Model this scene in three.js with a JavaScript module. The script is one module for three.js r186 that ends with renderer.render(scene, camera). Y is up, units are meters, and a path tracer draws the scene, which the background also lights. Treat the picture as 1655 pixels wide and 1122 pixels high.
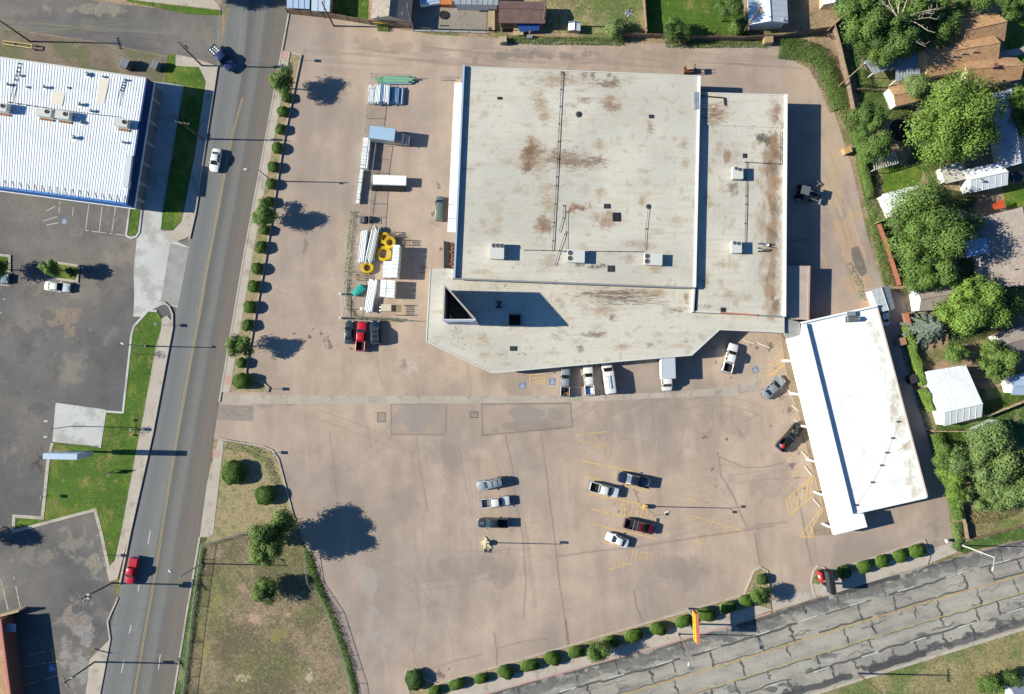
import * as THREE from 'three';
import { Sky } from 'three/addons/objects/Sky.js';
import { mergeGeometries, toCreasedNormals } from 'three/addons/utils/BufferGeometryUtils.js';

// ---------------------------------------------------------------- camera, sky, sun, exposure
const PW = 1655, PH = 1122, FOCAL = 1105, CAMH = 130, TILT = Math.atan(44 / FOCAL);
const scene = new THREE.Scene();
const camera = new THREE.PerspectiveCamera(2 * Math.atan(PH / 2 / FOCAL) * 180 / Math.PI, PW / PH, 0.5, 6000);
camera.position.set(0, CAMH, 0);
camera.up.set(0, 0, -1);
camera.lookAt(0, 0, -CAMH * Math.tan(TILT));
const renderer = new THREE.WebGLRenderer({ antialias: true });
renderer.toneMapping = THREE.LinearToneMapping;
renderer.toneMappingExposure = 1.76;
renderer.shadowMap.enabled = true;
const SUN_EL = Math.atan(0.53), SUN = new THREE.Vector3(-Math.cos(SUN_EL), Math.sin(SUN_EL), -0.02).normalize();
const sky = new Sky(); sky.name = 'sky'; sky.scale.setScalar(4000);
{ const u = sky.material.uniforms; u.turbidity.value = 2.2; u.rayleigh.value = 1.5; u.mieCoefficient.value = 0.004; u.mieDirectionalG.value = 0.8; u.sunPosition.value.copy(SUN); if (u.cloudCoverage) u.cloudCoverage.value = 0; }
scene.add(sky); scene.environmentIntensity = 0.1;
const sun = new THREE.DirectionalLight(new THREE.Color(1, 0.925, 0.735), 4.6);
sun.name = 'sun'; sun.position.copy(SUN).multiplyScalar(400); sun.castShadow = true;
sun.shadow.mapSize.set(4096, 4096); sun.shadow.radius = 1;
Object.assign(sun.shadow.camera, { left: -130, right: 130, top: 110, bottom: -110, near: 1, far: 900 });
scene.add(sun, sun.target);

// ---------------------------------------------------------------- tools
let seed = 7;
const rnd = () => { seed = (seed + 0x6D2B79F5) | 0; let t = Math.imul(seed ^ seed >>> 15, 1 | seed); t = t + Math.imul(t ^ t >>> 7, 61 | t) ^ t; return ((t ^ t >>> 14) >>> 0) / 4294967296; };
const rr = (a, b) => a + (b - a) * rnd();
const lerp = (a, b, t) => a + (b - a) * t, clamp = (x, a = 0, b = 1) => Math.min(b, Math.max(a, x));
const sstep = (a, b, x) => { x = clamp((x - a) / (b - a)); return x * x * (3 - 2 * x); };
const V = (x, y, z) => new THREE.Vector3(x, y, z);
const CT = Math.cos(TILT), ST = Math.sin(TILT), U0 = PW / 2;
// survey point (u, v) on the plane at height h -> metres
function P(u, v, h = 0) {
  const a = (u - U0) / FOCAL, b = (v - PH / 2) / FOCAL;            // image right, image down
  const dx = a, dy = -CT - b * ST, dz = -ST + b * CT;
  const k = (CAMH - h) / -dy;
  return V(dx * k, h, dz * k);
}
const PP = (pts, h = 0) => pts.map(([u, v]) => P(u, v, h));
const counts = {};
function numbered(n) { const k = counts[n] = (counts[n] ?? -1) + 1; return k ? n + '_' + String(k).padStart(3, '0') : n; }
function tag(o, label, category, group) { o.userData.label = label; o.userData.category = category; if (group) o.userData.group = group; return o; }
const shade = (o) => { o.castShadow = o.receiveShadow = true; return o; };
function thing(name, label, category, pos, turn = 0, group) {
  const o = new THREE.Group(); o.name = numbered(name); if (pos) o.position.copy(pos); o.rotation.y = turn; tag(o, label, category, group); scene.add(o); return o;
}
function part(parent, name, geo, m) {
  if (Array.isArray(geo)) geo = geo.length > 1 ? mergeGeometries(geo.map(plain)) : geo[0];
  const o = shade(new THREE.Mesh(geo, m)); o.name = name; parent.add(o); return o;
}
function single(name, label, category, geo, m, pos, turn = 0, group) {
  const o = part(scene, numbered(name), geo, m); if (pos) o.position.copy(pos); o.rotation.y = turn; return tag(o, label, category, group);
}
function struct(name, geo, m) { const o = part(scene, numbered(name), geo, m); o.userData.kind = 'structure'; return o; }
function plain(g) {   // same attributes everywhere so that geometries merge
  const q = g.index ? g.toNonIndexed() : g.clone();
  if (!q.attributes.normal) q.computeVertexNormals();
  if (!q.attributes.uv) q.setAttribute('uv', new THREE.BufferAttribute(new Float32Array(q.attributes.position.count * 2), 2));
  for (const k of Object.keys(q.attributes)) if (!['position', 'normal', 'uv'].includes(k)) q.deleteAttribute(k);
  return q;
}
function boxUV(g, s = 1) {
  g = g.index ? g.toNonIndexed() : g; g.computeVertexNormals();
  const p = g.attributes.position, n = g.attributes.normal, uv = new Float32Array(p.count * 2);
  for (let i = 0; i < p.count; i++) {
    const ax = Math.abs(n.getX(i)), ay = Math.abs(n.getY(i)), az = Math.abs(n.getZ(i));
    if (ay >= ax && ay >= az) { uv[2 * i] = p.getX(i) / s; uv[2 * i + 1] = -p.getZ(i) / s; }
    else if (ax >= az) { uv[2 * i] = p.getZ(i) / s; uv[2 * i + 1] = p.getY(i) / s; }
    else { uv[2 * i] = p.getX(i) / s; uv[2 * i + 1] = p.getY(i) / s; }
  }
  g.setAttribute('uv', new THREE.BufferAttribute(uv, 2)); return g;
}
function bx(w, h, d, x = 0, y = 0, z = 0, ry = 0) { const g = new THREE.BoxGeometry(w, h, d); if (ry) g.rotateY(ry); g.translate(x, y + h / 2, z); return boxUV(g); }
function cyl(r0, r1, h, x = 0, y = 0, z = 0, n = 12) { const g = new THREE.CylinderGeometry(r1, r0, h, n); g.translate(x, y + h / 2, z); return g; }
function rod(a, b, r0, r1 = r0, n = 8) {
  const d = b.clone().sub(a), g = new THREE.CylinderGeometry(r1, r0, d.length(), n);
  g.applyQuaternion(new THREE.Quaternion().setFromUnitVectors(V(0, 1, 0), d.normalize())); const m = a.clone().add(b).multiplyScalar(0.5); g.translate(m.x, m.y, m.z); return g;
}
function geoFrom(tris, s = 1) {   // list of triangles of Vector3
  const a = new Float32Array(tris.length * 3); tris.forEach((p, i) => p.toArray(a, i * 3));
  const g = new THREE.BufferGeometry(); g.setAttribute('position', new THREE.BufferAttribute(a, 3)); return boxUV(g, s);
}
const ccw = (w) => { let s = 0; w.forEach((p, i) => { const q = w[(i + 1) % w.length]; s += p.x * q.z - q.x * p.z; }); return s < 0 ? w : w.slice().reverse(); };  // seen from above
function capTris(w, y) {
  const c = w.map((p) => new THREE.Vector2(p.x, -p.z)), out = [];
  for (const f of THREE.ShapeUtils.triangulateShape(c, [])) out.push(...f.map((i) => V(w[i].x, y, w[i].z)));
  return out;
}
function sheet(pts, y, s = 1, world = false) { return geoFrom(capTris(ccw(world ? pts : PP(pts, y)), y), s); }
function prism(w, y0, y1, s = 1) {   // w: world points
  w = ccw(w); const t = capTris(w, y1);
  w.forEach((p, i) => { const q = w[(i + 1) % w.length], a = V(p.x, y0, p.z), b = V(q.x, y0, q.z), c = V(q.x, y1, q.z), d = V(p.x, y1, p.z); t.push(a, b, c, a, c, d); });
  const bot = capTris(w, y0); for (let i = 0; i < bot.length; i += 3) t.push(bot[i], bot[i + 2], bot[i + 1]);
  return geoFrom(t, s);
}
function inset(w, d) {   // shrink a polygon (world points) by d
  w = ccw(w); const n = w.length;
  return w.map((p, i) => {
    const a = w[(i + n - 1) % n], c = w[(i + 1) % n];
    const e1 = V(p.x - a.x, 0, p.z - a.z).normalize(), e2 = V(c.x - p.x, 0, c.z - p.z).normalize();
    const n1 = V(e1.z, 0, -e1.x), n2 = V(e2.z, 0, -e2.x);
    const m = n1.add(n2).normalize(), k = d / Math.max(0.35, Math.abs(m.x * e1.z - m.z * e1.x));
    return V(p.x + m.x * k, p.y, p.z + m.z * k);
  });
}
function ribbon(w, wd, y0, y1, closed = false) {   // a bar of rectangular section along a polyline of world points
  const n = w.length, L = [], R = [];
  w.forEach((p, i) => {
    const a = closed ? w[(i + n - 1) % n] : w[Math.max(0, i - 1)], c = closed ? w[(i + 1) % n] : w[Math.min(n - 1, i + 1)];
    const e1 = V(p.x - a.x, 0, p.z - a.z), e2 = V(c.x - p.x, 0, c.z - p.z); if (e1.lengthSq() < 1e-9) e1.copy(e2); if (e2.lengthSq() < 1e-9) e2.copy(e1);
    e1.normalize(); e2.normalize(); const t = e1.clone().add(e2).normalize(), k = wd / 2 / Math.max(0.45, t.dot(e1));
    L.push(V(p.x + t.z * k, 0, p.z - t.x * k)); R.push(V(p.x - t.z * k, 0, p.z + t.x * k));
  });
  const t = [], at = (p, y) => V(p.x, y, p.z), quad = (a, b, c, d) => t.push(a, b, c, a, c, d);
  for (let i = 0; i < (closed ? n : n - 1); i++) {
    const j = (i + 1) % n;
    quad(at(L[i], y1), at(R[i], y1), at(R[j], y1), at(L[j], y1));
    quad(at(L[i], y0), at(L[i], y1), at(L[j], y1), at(L[j], y0));
    quad(at(R[i], y1), at(R[i], y0), at(R[j], y0), at(R[j], y1));
  }
  if (!closed) for (const [i, f] of [[0, 0], [n - 1, 1]]) f ? quad(at(L[i], y0), at(L[i], y1), at(R[i], y1), at(R[i], y0)) : quad(at(R[i], y0), at(R[i], y1), at(L[i], y1), at(L[i], y0));
  return geoFrom(t);
}
// smooth noise on a lattice of 256
const perm = new Float32Array(65536); for (let i = 0; i < 65536; i++) perm[i] = rnd();
function vn(x, y, m = 255) {
  const xi = Math.floor(x), yi = Math.floor(y); let fx = x - xi, fy = y - yi; fx = fx * fx * (3 - 2 * fx); fy = fy * fy * (3 - 2 * fy);
  const x0 = xi & m, x1 = (xi + 1) & m, y0 = (yi & m) << 8, y1 = ((yi + 1) & m) << 8;
  const a = perm[y0 | x0], b = perm[y0 | x1], c = perm[y1 | x0], d = perm[y1 | x1];
  return a + (b - a) * fx + (c - a) * fy + (a - b - c + d) * fx * fy;
}
const fbm = (x, y, o = 4) => { let s = 0, a = 0.5, n = 0; for (let i = 0; i < o; i++) { s += a * vn(x + i * 17.3, y + i * 9.1); n += a; a *= 0.55; x *= 2.03; y *= 2.03; } return s / n; };
// colours: sampled as they look in full sun on level ground, turned into base colours
const SR = (c) => { c /= 255; return c <= 0.04045 ? c / 12.92 : ((c + 0.055) / 1.055) ** 2.4; };
const LS = (l) => 255 * (l <= 0.0031308 ? 12.92 * l : 1.055 * l ** (1 / 2.4) - 0.055);
const KC = [1.42, 1.36, 1.30];
const LUT = KC.map((k) => { const t = new Float32Array(256); for (let i = 0; i < 256; i++) t[i] = LS(Math.min(0.88, SR(i) / k)); return t; });
const conv = (c, i) => { c = clamp(c, 0, 255); const a = Math.floor(c), b = Math.min(255, a + 1); return LUT[i][a] + (LUT[i][b] - LUT[i][a]) * (c - a); };
const css = (c, a = 1) => `rgba(${Math.round(conv(c[0], 0))},${Math.round(conv(c[1], 1))},${Math.round(conv(c[2], 2))},${a})`;
const lin = (r, g, b) => new THREE.Color().setRGB(...[r, g, b].map((c, i) => Math.min(0.88, SR(c) / KC[i])));
const mat = (r, g, b, { gain = 1, ...o } = {}) => { const c = lin(r, g, b); c.setRGB(...[c.r, c.g, c.b].map((x) => Math.min(0.86, x * gain))); return new THREE.MeshStandardMaterial({ color: c, roughness: 0.85, ...o }); };
const paintMat = (r, g, b, o = {}) => new THREE.MeshPhysicalMaterial({ color: new THREE.Color().setRGB(r, g, b), roughness: 0.35, metalness: 0.1, clearcoat: 0.8, clearcoatRoughness: 0.08, ...o });
class Surf {   // a painted surface: colours of a rectangle of ground, in metres
  constructor(x0, z0, x1, z1, pxm) { Object.assign(this, { x0, z0, x1, z1, pxm, w: Math.round((x1 - x0) * pxm), h: Math.round((z1 - z0) * pxm) }); this.d = new Uint8ClampedArray(this.w * this.h * 4); this.y = 0; }
  fill(fn, gain = 1) { const o = [0, 0, 0], d = this.d, cv = conv; let k = 0; const G = new Float32Array(257); for (let i = 0; i < 257; i++) G[i] = LS(Math.min(0.86, SR(Math.min(255, i)) * gain)); const conv2 = (c, e) => gain === 1 ? cv(c, e) : G[Math.round(cv(c, e))]; for (let j = 0; j < this.h; j++) for (let i = 0; i < this.w; i++, k += 4) { fn(this.x0 + (i + 0.5) / this.pxm, this.z0 + (j + 0.5) / this.pxm, o); d[k] = conv2(o[0], 0); d[k + 1] = conv2(o[1], 1); d[k + 2] = conv2(o[2], 2); d[k + 3] = 255; } return this; }
  T(u, v) { const p = P(u, v, this.y); return [(p.x - this.x0) * this.pxm, (p.z - this.z0) * this.pxm]; }
  stain(u, v, ru, rv, c, a, f = 1, hard = 0.35, streak = 1) {   // ragged patch of other matter
    const [cx, cy] = this.T(u, v), rx = ru / 8.5 * this.pxm, ry = rv / 8.5 * this.pxm, C = [conv(c[0], 0), conv(c[1], 1), conv(c[2], 2)], off = rnd() * 200;
    for (let j = Math.max(0, Math.floor(cy - ry * 1.5)); j < Math.min(this.h, cy + ry * 1.5); j++) for (let i = Math.max(0, Math.floor(cx - rx * 1.5)); i < Math.min(this.w, cx + rx * 1.5); i++) {
      const d = Math.hypot((i - cx) / rx, (j - cy) / ry), n = fbm(i / this.pxm * f + off, j / this.pxm * f * streak + off, 4);
      const m = a * sstep(0, hard, 0.75 - d + (n - 0.5) * 2.2) * (0.55 + 0.9 * vn(i * 0.45 + off, j * 0.45)); if (m <= 0) continue;
      const k = (j * this.w + i) * 4, q = Math.min(1, m); for (let e = 0; e < 3; e++) this.d[k + e] += (C[e] - this.d[k + e]) * q;
    }
    return this;
  }
  bake(draw) {
    const cv = document.createElement('canvas'); cv.width = this.w; cv.height = this.h; const c = cv.getContext('2d'), im = c.createImageData(this.w, this.h); im.data.set(this.d); c.putImageData(im, 0, 0); this.d = null;
    if (draw) draw(c, this);
    const t = new THREE.CanvasTexture(cv); t.colorSpace = THREE.SRGBColorSpace; t.anisotropy = 8; return this.tex = t;
  }
  line(c, pts, col, wd, a = 1, jit = 0) {   // a crack, seam or stroke through survey points, width in metres
    const q = pts.map(([u, v]) => this.T(u, v)); c.strokeStyle = css(col, a); c.lineWidth = wd * this.pxm; c.lineJoin = c.lineCap = 'round'; c.beginPath(); c.moveTo(...q[0]);
    for (let i = 1; i < q.length; i++) { const n = jit ? Math.max(1, Math.round(Math.hypot(q[i][0] - q[i - 1][0], q[i][1] - q[i - 1][1]) / (0.5 * this.pxm))) : 1; for (let k = 1; k <= n; k++) c.lineTo(lerp(q[i - 1][0], q[i][0], k / n) + (k < n ? rr(-jit, jit) * this.pxm : 0), lerp(q[i - 1][1], q[i][1], k / n) + (k < n ? rr(-jit, jit) * this.pxm : 0)); }
    c.stroke();
  }
  area(c, pts, col, a) { c.fillStyle = css(col, a); c.beginPath(); pts.forEach(([u, v], i) => { const q = this.T(u, v); i ? c.lineTo(...q) : c.moveTo(...q); }); c.closePath(); c.fill(); }
  uv(g) { const p = g.attributes.position, a = new Float32Array(p.count * 2); for (let i = 0; i < p.count; i++) { a[2 * i] = (p.getX(i) - this.x0) / (this.x1 - this.x0); a[2 * i + 1] = 1 - (p.getZ(i) - this.z0) / (this.z1 - this.z0); } g.setAttribute('uv', new THREE.BufferAttribute(a, 2)); return g; }
}
// repeating grain: fn(u, v in 0..1, noise) -> colour
function tile(size, px, fn, { gain = 1, ...o } = {}) {
  const G = new Float32Array(257); for (let i = 0; i < 257; i++) G[i] = LS(Math.min(0.86, SR(Math.min(255, i)) * gain)); const gn = (c) => gain === 1 ? c : G[Math.round(c)];
  const d = document.createElement('canvas'); d.width = d.height = px; const c = d.getContext('2d'), im = c.createImageData(px, px), q = [0, 0, 0];
  const tn = (u, v, base, oct = 4) => { let s = 0, a = 0.5, n = 0; for (let i = 0; i < oct; i++) { s += a * vn(u * base + i * 0, v * base, base - 1); n += a; a *= 0.6; base = Math.min(256, base * 2); } return s / n; };
  for (let j = 0, k = 0; j < px; j++) for (let i = 0; i < px; i++, k += 4) { fn(i / px, j / px, tn, q); im.data[k] = gn(conv(q[0], 0)); im.data[k + 1] = gn(conv(q[1], 1)); im.data[k + 2] = gn(conv(q[2], 2)); im.data[k + 3] = 255; }
  c.putImageData(im, 0, 0); const t = new THREE.CanvasTexture(d); t.wrapS = t.wrapT = THREE.RepeatWrapping; t.colorSpace = THREE.SRGBColorSpace; t.repeat.set(1 / size, 1 / size); t.anisotropy = 8;
  return new THREE.MeshStandardMaterial({ map: t, roughness: 0.95, ...o });
}
const mix3 = (o, a, b, t) => { for (let i = 0; i < 3; i++) o[i] = a[i] + (b[i] - a[i]) * t; return o; };
const M = {
  lawn: tile(23, 768, (u, v, n, o) => { mix3(o, [60, 94, 18], [102, 136, 34], n(u, v, 8, 6)); const k = sstep(0.46, 0.72, n(v, u, 8, 5)) * 0.55; mix3(o, o, [146, 146, 66], k); mix3(o, o, [150, 128, 88], sstep(0.62, 0.74, n(u, v, 16, 4)) * 0.6); const f = n(u, v, 128, 2), w = 0.99; for (let i = 0; i < 3; i++) o[i] *= (0.74 + 0.5 * f) * w; }),
  weeds: tile(17, 512, (u, v, n, o) => { mix3(o, [58, 84, 34], [108, 132, 62], n(u, v, 8, 5)); const f = n(u, v, 64, 3); for (let i = 0; i < 3; i++) o[i] *= 0.6 + 0.8 * f; mix3(o, o, [176, 156, 124], sstep(0.55, 0.7, n(v, u, 8, 4)) * 0.6); }),
  mulch: tile(7, 512, (u, v, n, o) => { mix3(o, [136, 120, 88], [212, 192, 150], n(u, v, 32, 4)); const f = n(v, u, 128, 2); for (let i = 0; i < 3; i++) o[i] *= 0.68 + 0.6 * f; mix3(o, o, [104, 122, 64], sstep(0.6, 0.72, n(u, v, 8, 4)) * 0.5); }),
  dirt: tile(31, 768, (u, v, n, o) => { mix3(o, [150, 126, 100], [196, 166, 136], n(u, v, 8, 6)); mix3(o, o, [110, 118, 66], sstep(0.5, 0.68, n(v, u, 8, 5)) * 0.75); const f = n(u, v, 128, 2); for (let i = 0; i < 3; i++) o[i] *= 0.8 + 0.4 * f; }),
  dryGrass: tile(29, 768, (u, v, n, o) => { mix3(o, [128, 118, 78], [190, 174, 128], n(u, v, 8, 6)); mix3(o, o, [106, 124, 62], sstep(0.47, 0.66, n(v, u, 4, 5)) * 0.8); const f = n(u, v, 128, 2); for (let i = 0; i < 3; i++) o[i] *= 0.74 + 0.5 * f; }),
  concrete: tile(13, 512, (u, v, n, o) => { mix3(o, [192, 178, 164], [216, 202, 188], n(u, v, 8, 6)); const f = n(v, u, 128, 1); for (let i = 0; i < 3; i++) o[i] *= 0.95 + 0.1 * f; mix3(o, o, [150, 138, 126], sstep(0.6, 0.75, n(v, u, 8, 4)) * 0.4); }),
  whiteConcrete: tile(11, 512, (u, v, n, o) => { mix3(o, [198, 196, 192], [226, 224, 220], n(u, v, 4, 6)); const f = n(v, u, 128, 1); for (let i = 0; i < 3; i++) o[i] *= 0.95 + 0.1 * f; mix3(o, o, [166, 162, 156], sstep(0.55, 0.72, n(v, u, 4, 5)) * 0.5); }),
  greyConcrete: tile(11, 512, (u, v, n, o) => { mix3(o, [150, 148, 146], [190, 187, 183], n(u, v, 8, 6)); const f = n(v, u, 128, 1); for (let i = 0; i < 3; i++) o[i] *= 0.93 + 0.14 * f; }),
  metal: tile(9, 512, (u, v, n, o) => { mix3(o, [232, 236, 242], [250, 250, 252], n(u, v, 4, 5)); mix3(o, o, [206, 196, 180], sstep(0.62, 0.78, n(v, u, 8, 4)) * 0.25); }, { roughness: 0.6, gain: 1.16 }),
  greyMetal: tile(9, 512, (u, v, n, o) => { mix3(o, [172, 178, 186], [206, 210, 216], n(u, v, 8, 5)); mix3(o, o, [160, 140, 120], sstep(0.6, 0.75, n(v, u, 8, 4)) * 0.3); }, { roughness: 0.5, metalness: 0.2 }),
  tanShingle: tile(7, 512, (u, v, n, o) => { mix3(o, [186, 142, 104], [226, 180, 138], n(u, v, 8, 4)); const f = n(u * 0.5, v, 64, 2); for (let i = 0; i < 3; i++) o[i] *= 0.8 + 0.38 * f; }),
  greyShingle: tile(7, 512, (u, v, n, o) => { mix3(o, [158, 144, 136], [190, 174, 164], n(u, v, 8, 4)); const f = n(u * 0.5, v, 64, 2); for (let i = 0; i < 3; i++) o[i] *= 0.9 + 0.2 * f; }),
  brownShingle: tile(7, 512, (u, v, n, o) => { mix3(o, [108, 84, 82], [136, 108, 104], n(u, v, 8, 4)); const f = n(u * 0.5, v, 64, 2); for (let i = 0; i < 3; i++) o[i] *= 0.85 + 0.3 * f; }),
  wood: tile(3, 256, (u, v, n, o) => { mix3(o, [128, 104, 86], [170, 144, 122], n(u, v * 0.25, 16, 4)); const f = n(u, v, 32, 2); for (let i = 0; i < 3; i++) o[i] *= 0.8 + 0.4 * f; }),
  paleWood: tile(3, 256, (u, v, n, o) => { mix3(o, [188, 160, 124], [224, 200, 164], n(u, v * 0.25, 16, 4)); }),
  redWood: tile(3, 256, (u, v, n, o) => { mix3(o, [142, 84, 66], [178, 112, 90], n(u, v * 0.25, 16, 4)); }),
  brick: tile(4, 256, (u, v, n, o) => { mix3(o, [128, 84, 72], [158, 110, 96], n(u, v, 64, 2)); }),
  wall: mat(206, 200, 192), whiteWall: mat(240, 240, 238), creamWall: mat(224, 206, 176), greyWall: mat(150, 152, 156), blueFascia: mat(10, 126, 214, { roughness: 0.45 }),
  white: mat(246, 246, 246, { roughness: 0.6, gain: 1.25 }), offWhite: mat(228, 226, 220), unit: mat(222, 220, 214, { roughness: 0.55 }), dark: mat(52, 54, 58), black: mat(30, 31, 34), rubber: mat(38, 38, 40, { roughness: 0.95 }),
  steel: mat(150, 152, 156, { roughness: 0.45, metalness: 0.5 }), galv: mat(188, 190, 192, { roughness: 0.45, metalness: 0.4 }), poleWood: mat(112, 88, 70), rust: mat(150, 100, 72), green: mat(40, 150, 120), teal: mat(32, 190, 170, { roughness: 0.5 }), paleGreen: mat(150, 206, 172, { roughness: 0.6 }),
  yellow: mat(250, 206, 20, { roughness: 0.5 }), yellowPaint: mat(236, 184, 96), whitePaint: mat(236, 234, 230), red: mat(206, 40, 40, { roughness: 0.5 }), pink: mat(206, 166, 156), orange: mat(226, 96, 52), blue: mat(40, 80, 150, { roughness: 0.5 }), paleBlue: mat(186, 208, 236, { roughness: 0.5 }), pvc: mat(246, 248, 250, { roughness: 0.4, gain: 1.2 }), pvcBlue: mat(120, 158, 200, { roughness: 0.4 }), glassDark: new THREE.MeshPhysicalMaterial({ color: new THREE.Color(0.012, 0.016, 0.02), roughness: 0.06, metalness: 0, clearcoat: 1, clearcoatRoughness: 0.03 }), lens: mat(235, 238, 240, { roughness: 0.2 }), chrome: mat(220, 222, 226, { roughness: 0.25, metalness: 0.8 }), tail: mat(150, 20, 20, { roughness: 0.25 }),
};

// ---------------------------------------------------------------- ground, streets, car parks
const rightEdge = [[470, -120], [468, 0], [467, 22], [452, 102], [426, 243], [395, 410], [352, 665], [323, 860], [281, 1122], [258, 1260]];
const leftEdge = [[372, 0], [352, 105], [328, 260], [317, 340], [302, 405], [287, 495], [279, 530], [247, 700], [211, 860], [190, 970], [178, 1030], [161, 1122], [136, 1260]];
const edgeU = (e, v) => { let i = 0; while (i < e.length - 2 && e[i + 1][1] < v) i++; const [a, b] = [e[i], e[i + 1]]; return lerp(a[0], b[0], (v - a[1]) / (b[1] - a[1])); };
struct('ground', sheet([V(-1500, 0, -1500), V(1500, 0, -1500), V(1500, 0, 1500), V(-1500, 0, 1500)], 0, 1, true), M.dirt);

{ // west side: old grey asphalt of the store car park, side street and the avenue share one weathered surface
  const s = new Surf(-108, -84, -38, 84, 12);
  s.fill((x, z, o) => {
    const big = fbm(x * 0.05 + 3, z * 0.05, 4), mid = fbm(x * 0.4, z * 0.4, 4), fine = vn(x * 5.5, z * 5.5);
    mix3(o, [104, 102, 104], [134, 126, 120], sstep(0.3, 0.7, big)); const g = 0.82 + 0.22 * mid + 0.1 * fine; o[0] *= g; o[1] *= g; o[2] *= g;
    mix3(o, o, [172, 156, 140], sstep(0.62, 0.8, fbm(x * 0.13 + 40, z * 0.13, 5)) * 0.55);
  });
  for (let i = 0; i < 26; i++) s.stain(rr(0, 215), rr(330, 930), rr(12, 40), rr(10, 30), rnd() < 0.5 ? [92, 90, 92] : [160, 146, 132], rr(0.25, 0.5), 0.6);
  s.stain(110, 515, 34, 26, [176, 150, 122], 0.5, 0.8).stain(60, 750, 14, 22, [70, 64, 60], 0.6, 1.2).stain(120, 880, 40, 30, [176, 164, 146], 0.45, 0.7).stain(160, 915, 26, 26, [188, 172, 146], 0.5, 0.7).stain(120, 1000, 40, 40, [176, 160, 146], 0.6, 0.5).stain(130, 1060, 30, 60, [170, 164, 160], 0.7, 0.4).stain(60, 470, 30, 14, [90, 84, 80], 0.4, 0.7);
  s.stain(120, 14, 90, 14, [176, 160, 142], 0.6, 0.4).stain(60, 30, 60, 12, [112, 106, 104], 0.6, 0.4).stain(200, 40, 120, 14, [126, 118, 114], 0.5, 0.4).stain(330, 60, 40, 24, [146, 134, 122], 0.5, 0.5).stain(140, 40, 20, 40, [150, 136, 128], 0.4, 0.4);
  const west = s.bake((c) => {
    for (let k = 0; k <= 74; k++) {   // wheel lanes worn along the avenue
      const t = k / 74, lane = 0.5 + 0.5 * Math.sin(t * Math.PI * 2 * 3.5 + 0.8), g = vn(k * 0.9, 4.2), w = [lerp(104, 150, g * 0.5 + lane * 0.4), lerp(104, 146, g * 0.5 + lane * 0.38), lerp(106, 140, g * 0.5 + lane * 0.34)];
      if (t > 0.72) mix3(w, w, [126, 112, 100], 0.55); else if (t < 0.42) mix3(w, w, [142, 146, 150], 0.4);
      for (let v = -90; v < 1240; v += 46) { const q = []; for (let j = 0; j <= 3; j++) { const vv = v + j * 17; q.push([lerp(edgeU(leftEdge, Math.max(106, vv)), edgeU(rightEdge, vv), t), vv]); } s.line(c, q, w, 0.4, 0.5 + 0.4 * vn(k * 0.7, v * 0.03)); }
    }
    for (let v = 120; v < 1100; v += rr(24, 60)) { const t = rr(0.05, 0.9), a = edgeU(leftEdge, v), b = edgeU(rightEdge, v); s.line(c, [[lerp(a, b, t), v], [lerp(a, b, Math.min(1, t + rr(0.1, 0.5))), v + rr(-6, 6)]], [92, 90, 90], 0.07, 0.5, 0.08); }
    for (let i = 0; i < 34; i++) { const u = rr(0, 210), v = rr(345, 930), a = rr(0, 6.3), l = rr(10, 50); s.line(c, [[u, v], [u + Math.cos(a) * l, v + Math.sin(a) * l]], [82, 80, 80], 0.06, 0.5, 0.12); }
    for (let i = 0; i < 14; i++) s.line(c, [[rr(-20, 60), rr(5, 60)], [rr(120, 330), rr(20, 70)]], [rr(96, 168), rr(92, 156), rr(90, 146)], 0.25, 0.3, 0.06);
    for (let i = 0; i < 400; i++) { const u = rr(-20, 230), v = rr(330, 1110); s.line(c, [[u, v], [u + rr(-1, 1), v + rr(-1, 1)]], rnd() < 0.6 ? [70, 68, 66] : [190, 182, 170], rr(0.06, 0.2), 0.6); }
  });
  const m = new THREE.MeshStandardMaterial({ map: west, roughness: 0.92 });
  struct('parking_lot', s.uv(sheet([[-55, 285], [217, 330], [262, 346], [312, 396], [287, 500], [240, 560], [178, 930], [191, 968], [178, 1032], [161, 1122], [140, 1230], [-75, 1230]], 0.012)), m);
  struct('side_street', s.uv(sheet([[-70, -8], [150, 1], [240, 12], [358, 26], [356, 108], [320, 96], [272, 91], [145, 66], [-70, 34]], 0.012)), m);
  struct('avenue', s.uv(sheet([...rightEdge, ...leftEdge.slice().reverse(), [358, 26], [362, -120]], 0.018)), m);
}
const lotPts = [[466, 24], [540, 24], [603, 40], [700, 56], [810, 62], [980, 68], [1180, 72], [1250, 70], [1296, 84], [1326, 120], [1345, 170], [1375, 262], [1402, 380], [1425, 455], [1460, 480], [1475, 560], [1506, 690], [1530, 800], [1541, 887], [1500, 914], [1318, 964], [1245, 986], [1140, 1006], [900, 1064], [715, 1112], [690, 1180], [578, 1180], [577, 1110], [560, 1050], [540, 1000], [507, 905], [490, 880], [468, 812], [450, 742], [428, 724], [361, 711], [345, 710], [352, 664], [395, 410], [426, 243], [452, 102]];
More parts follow.
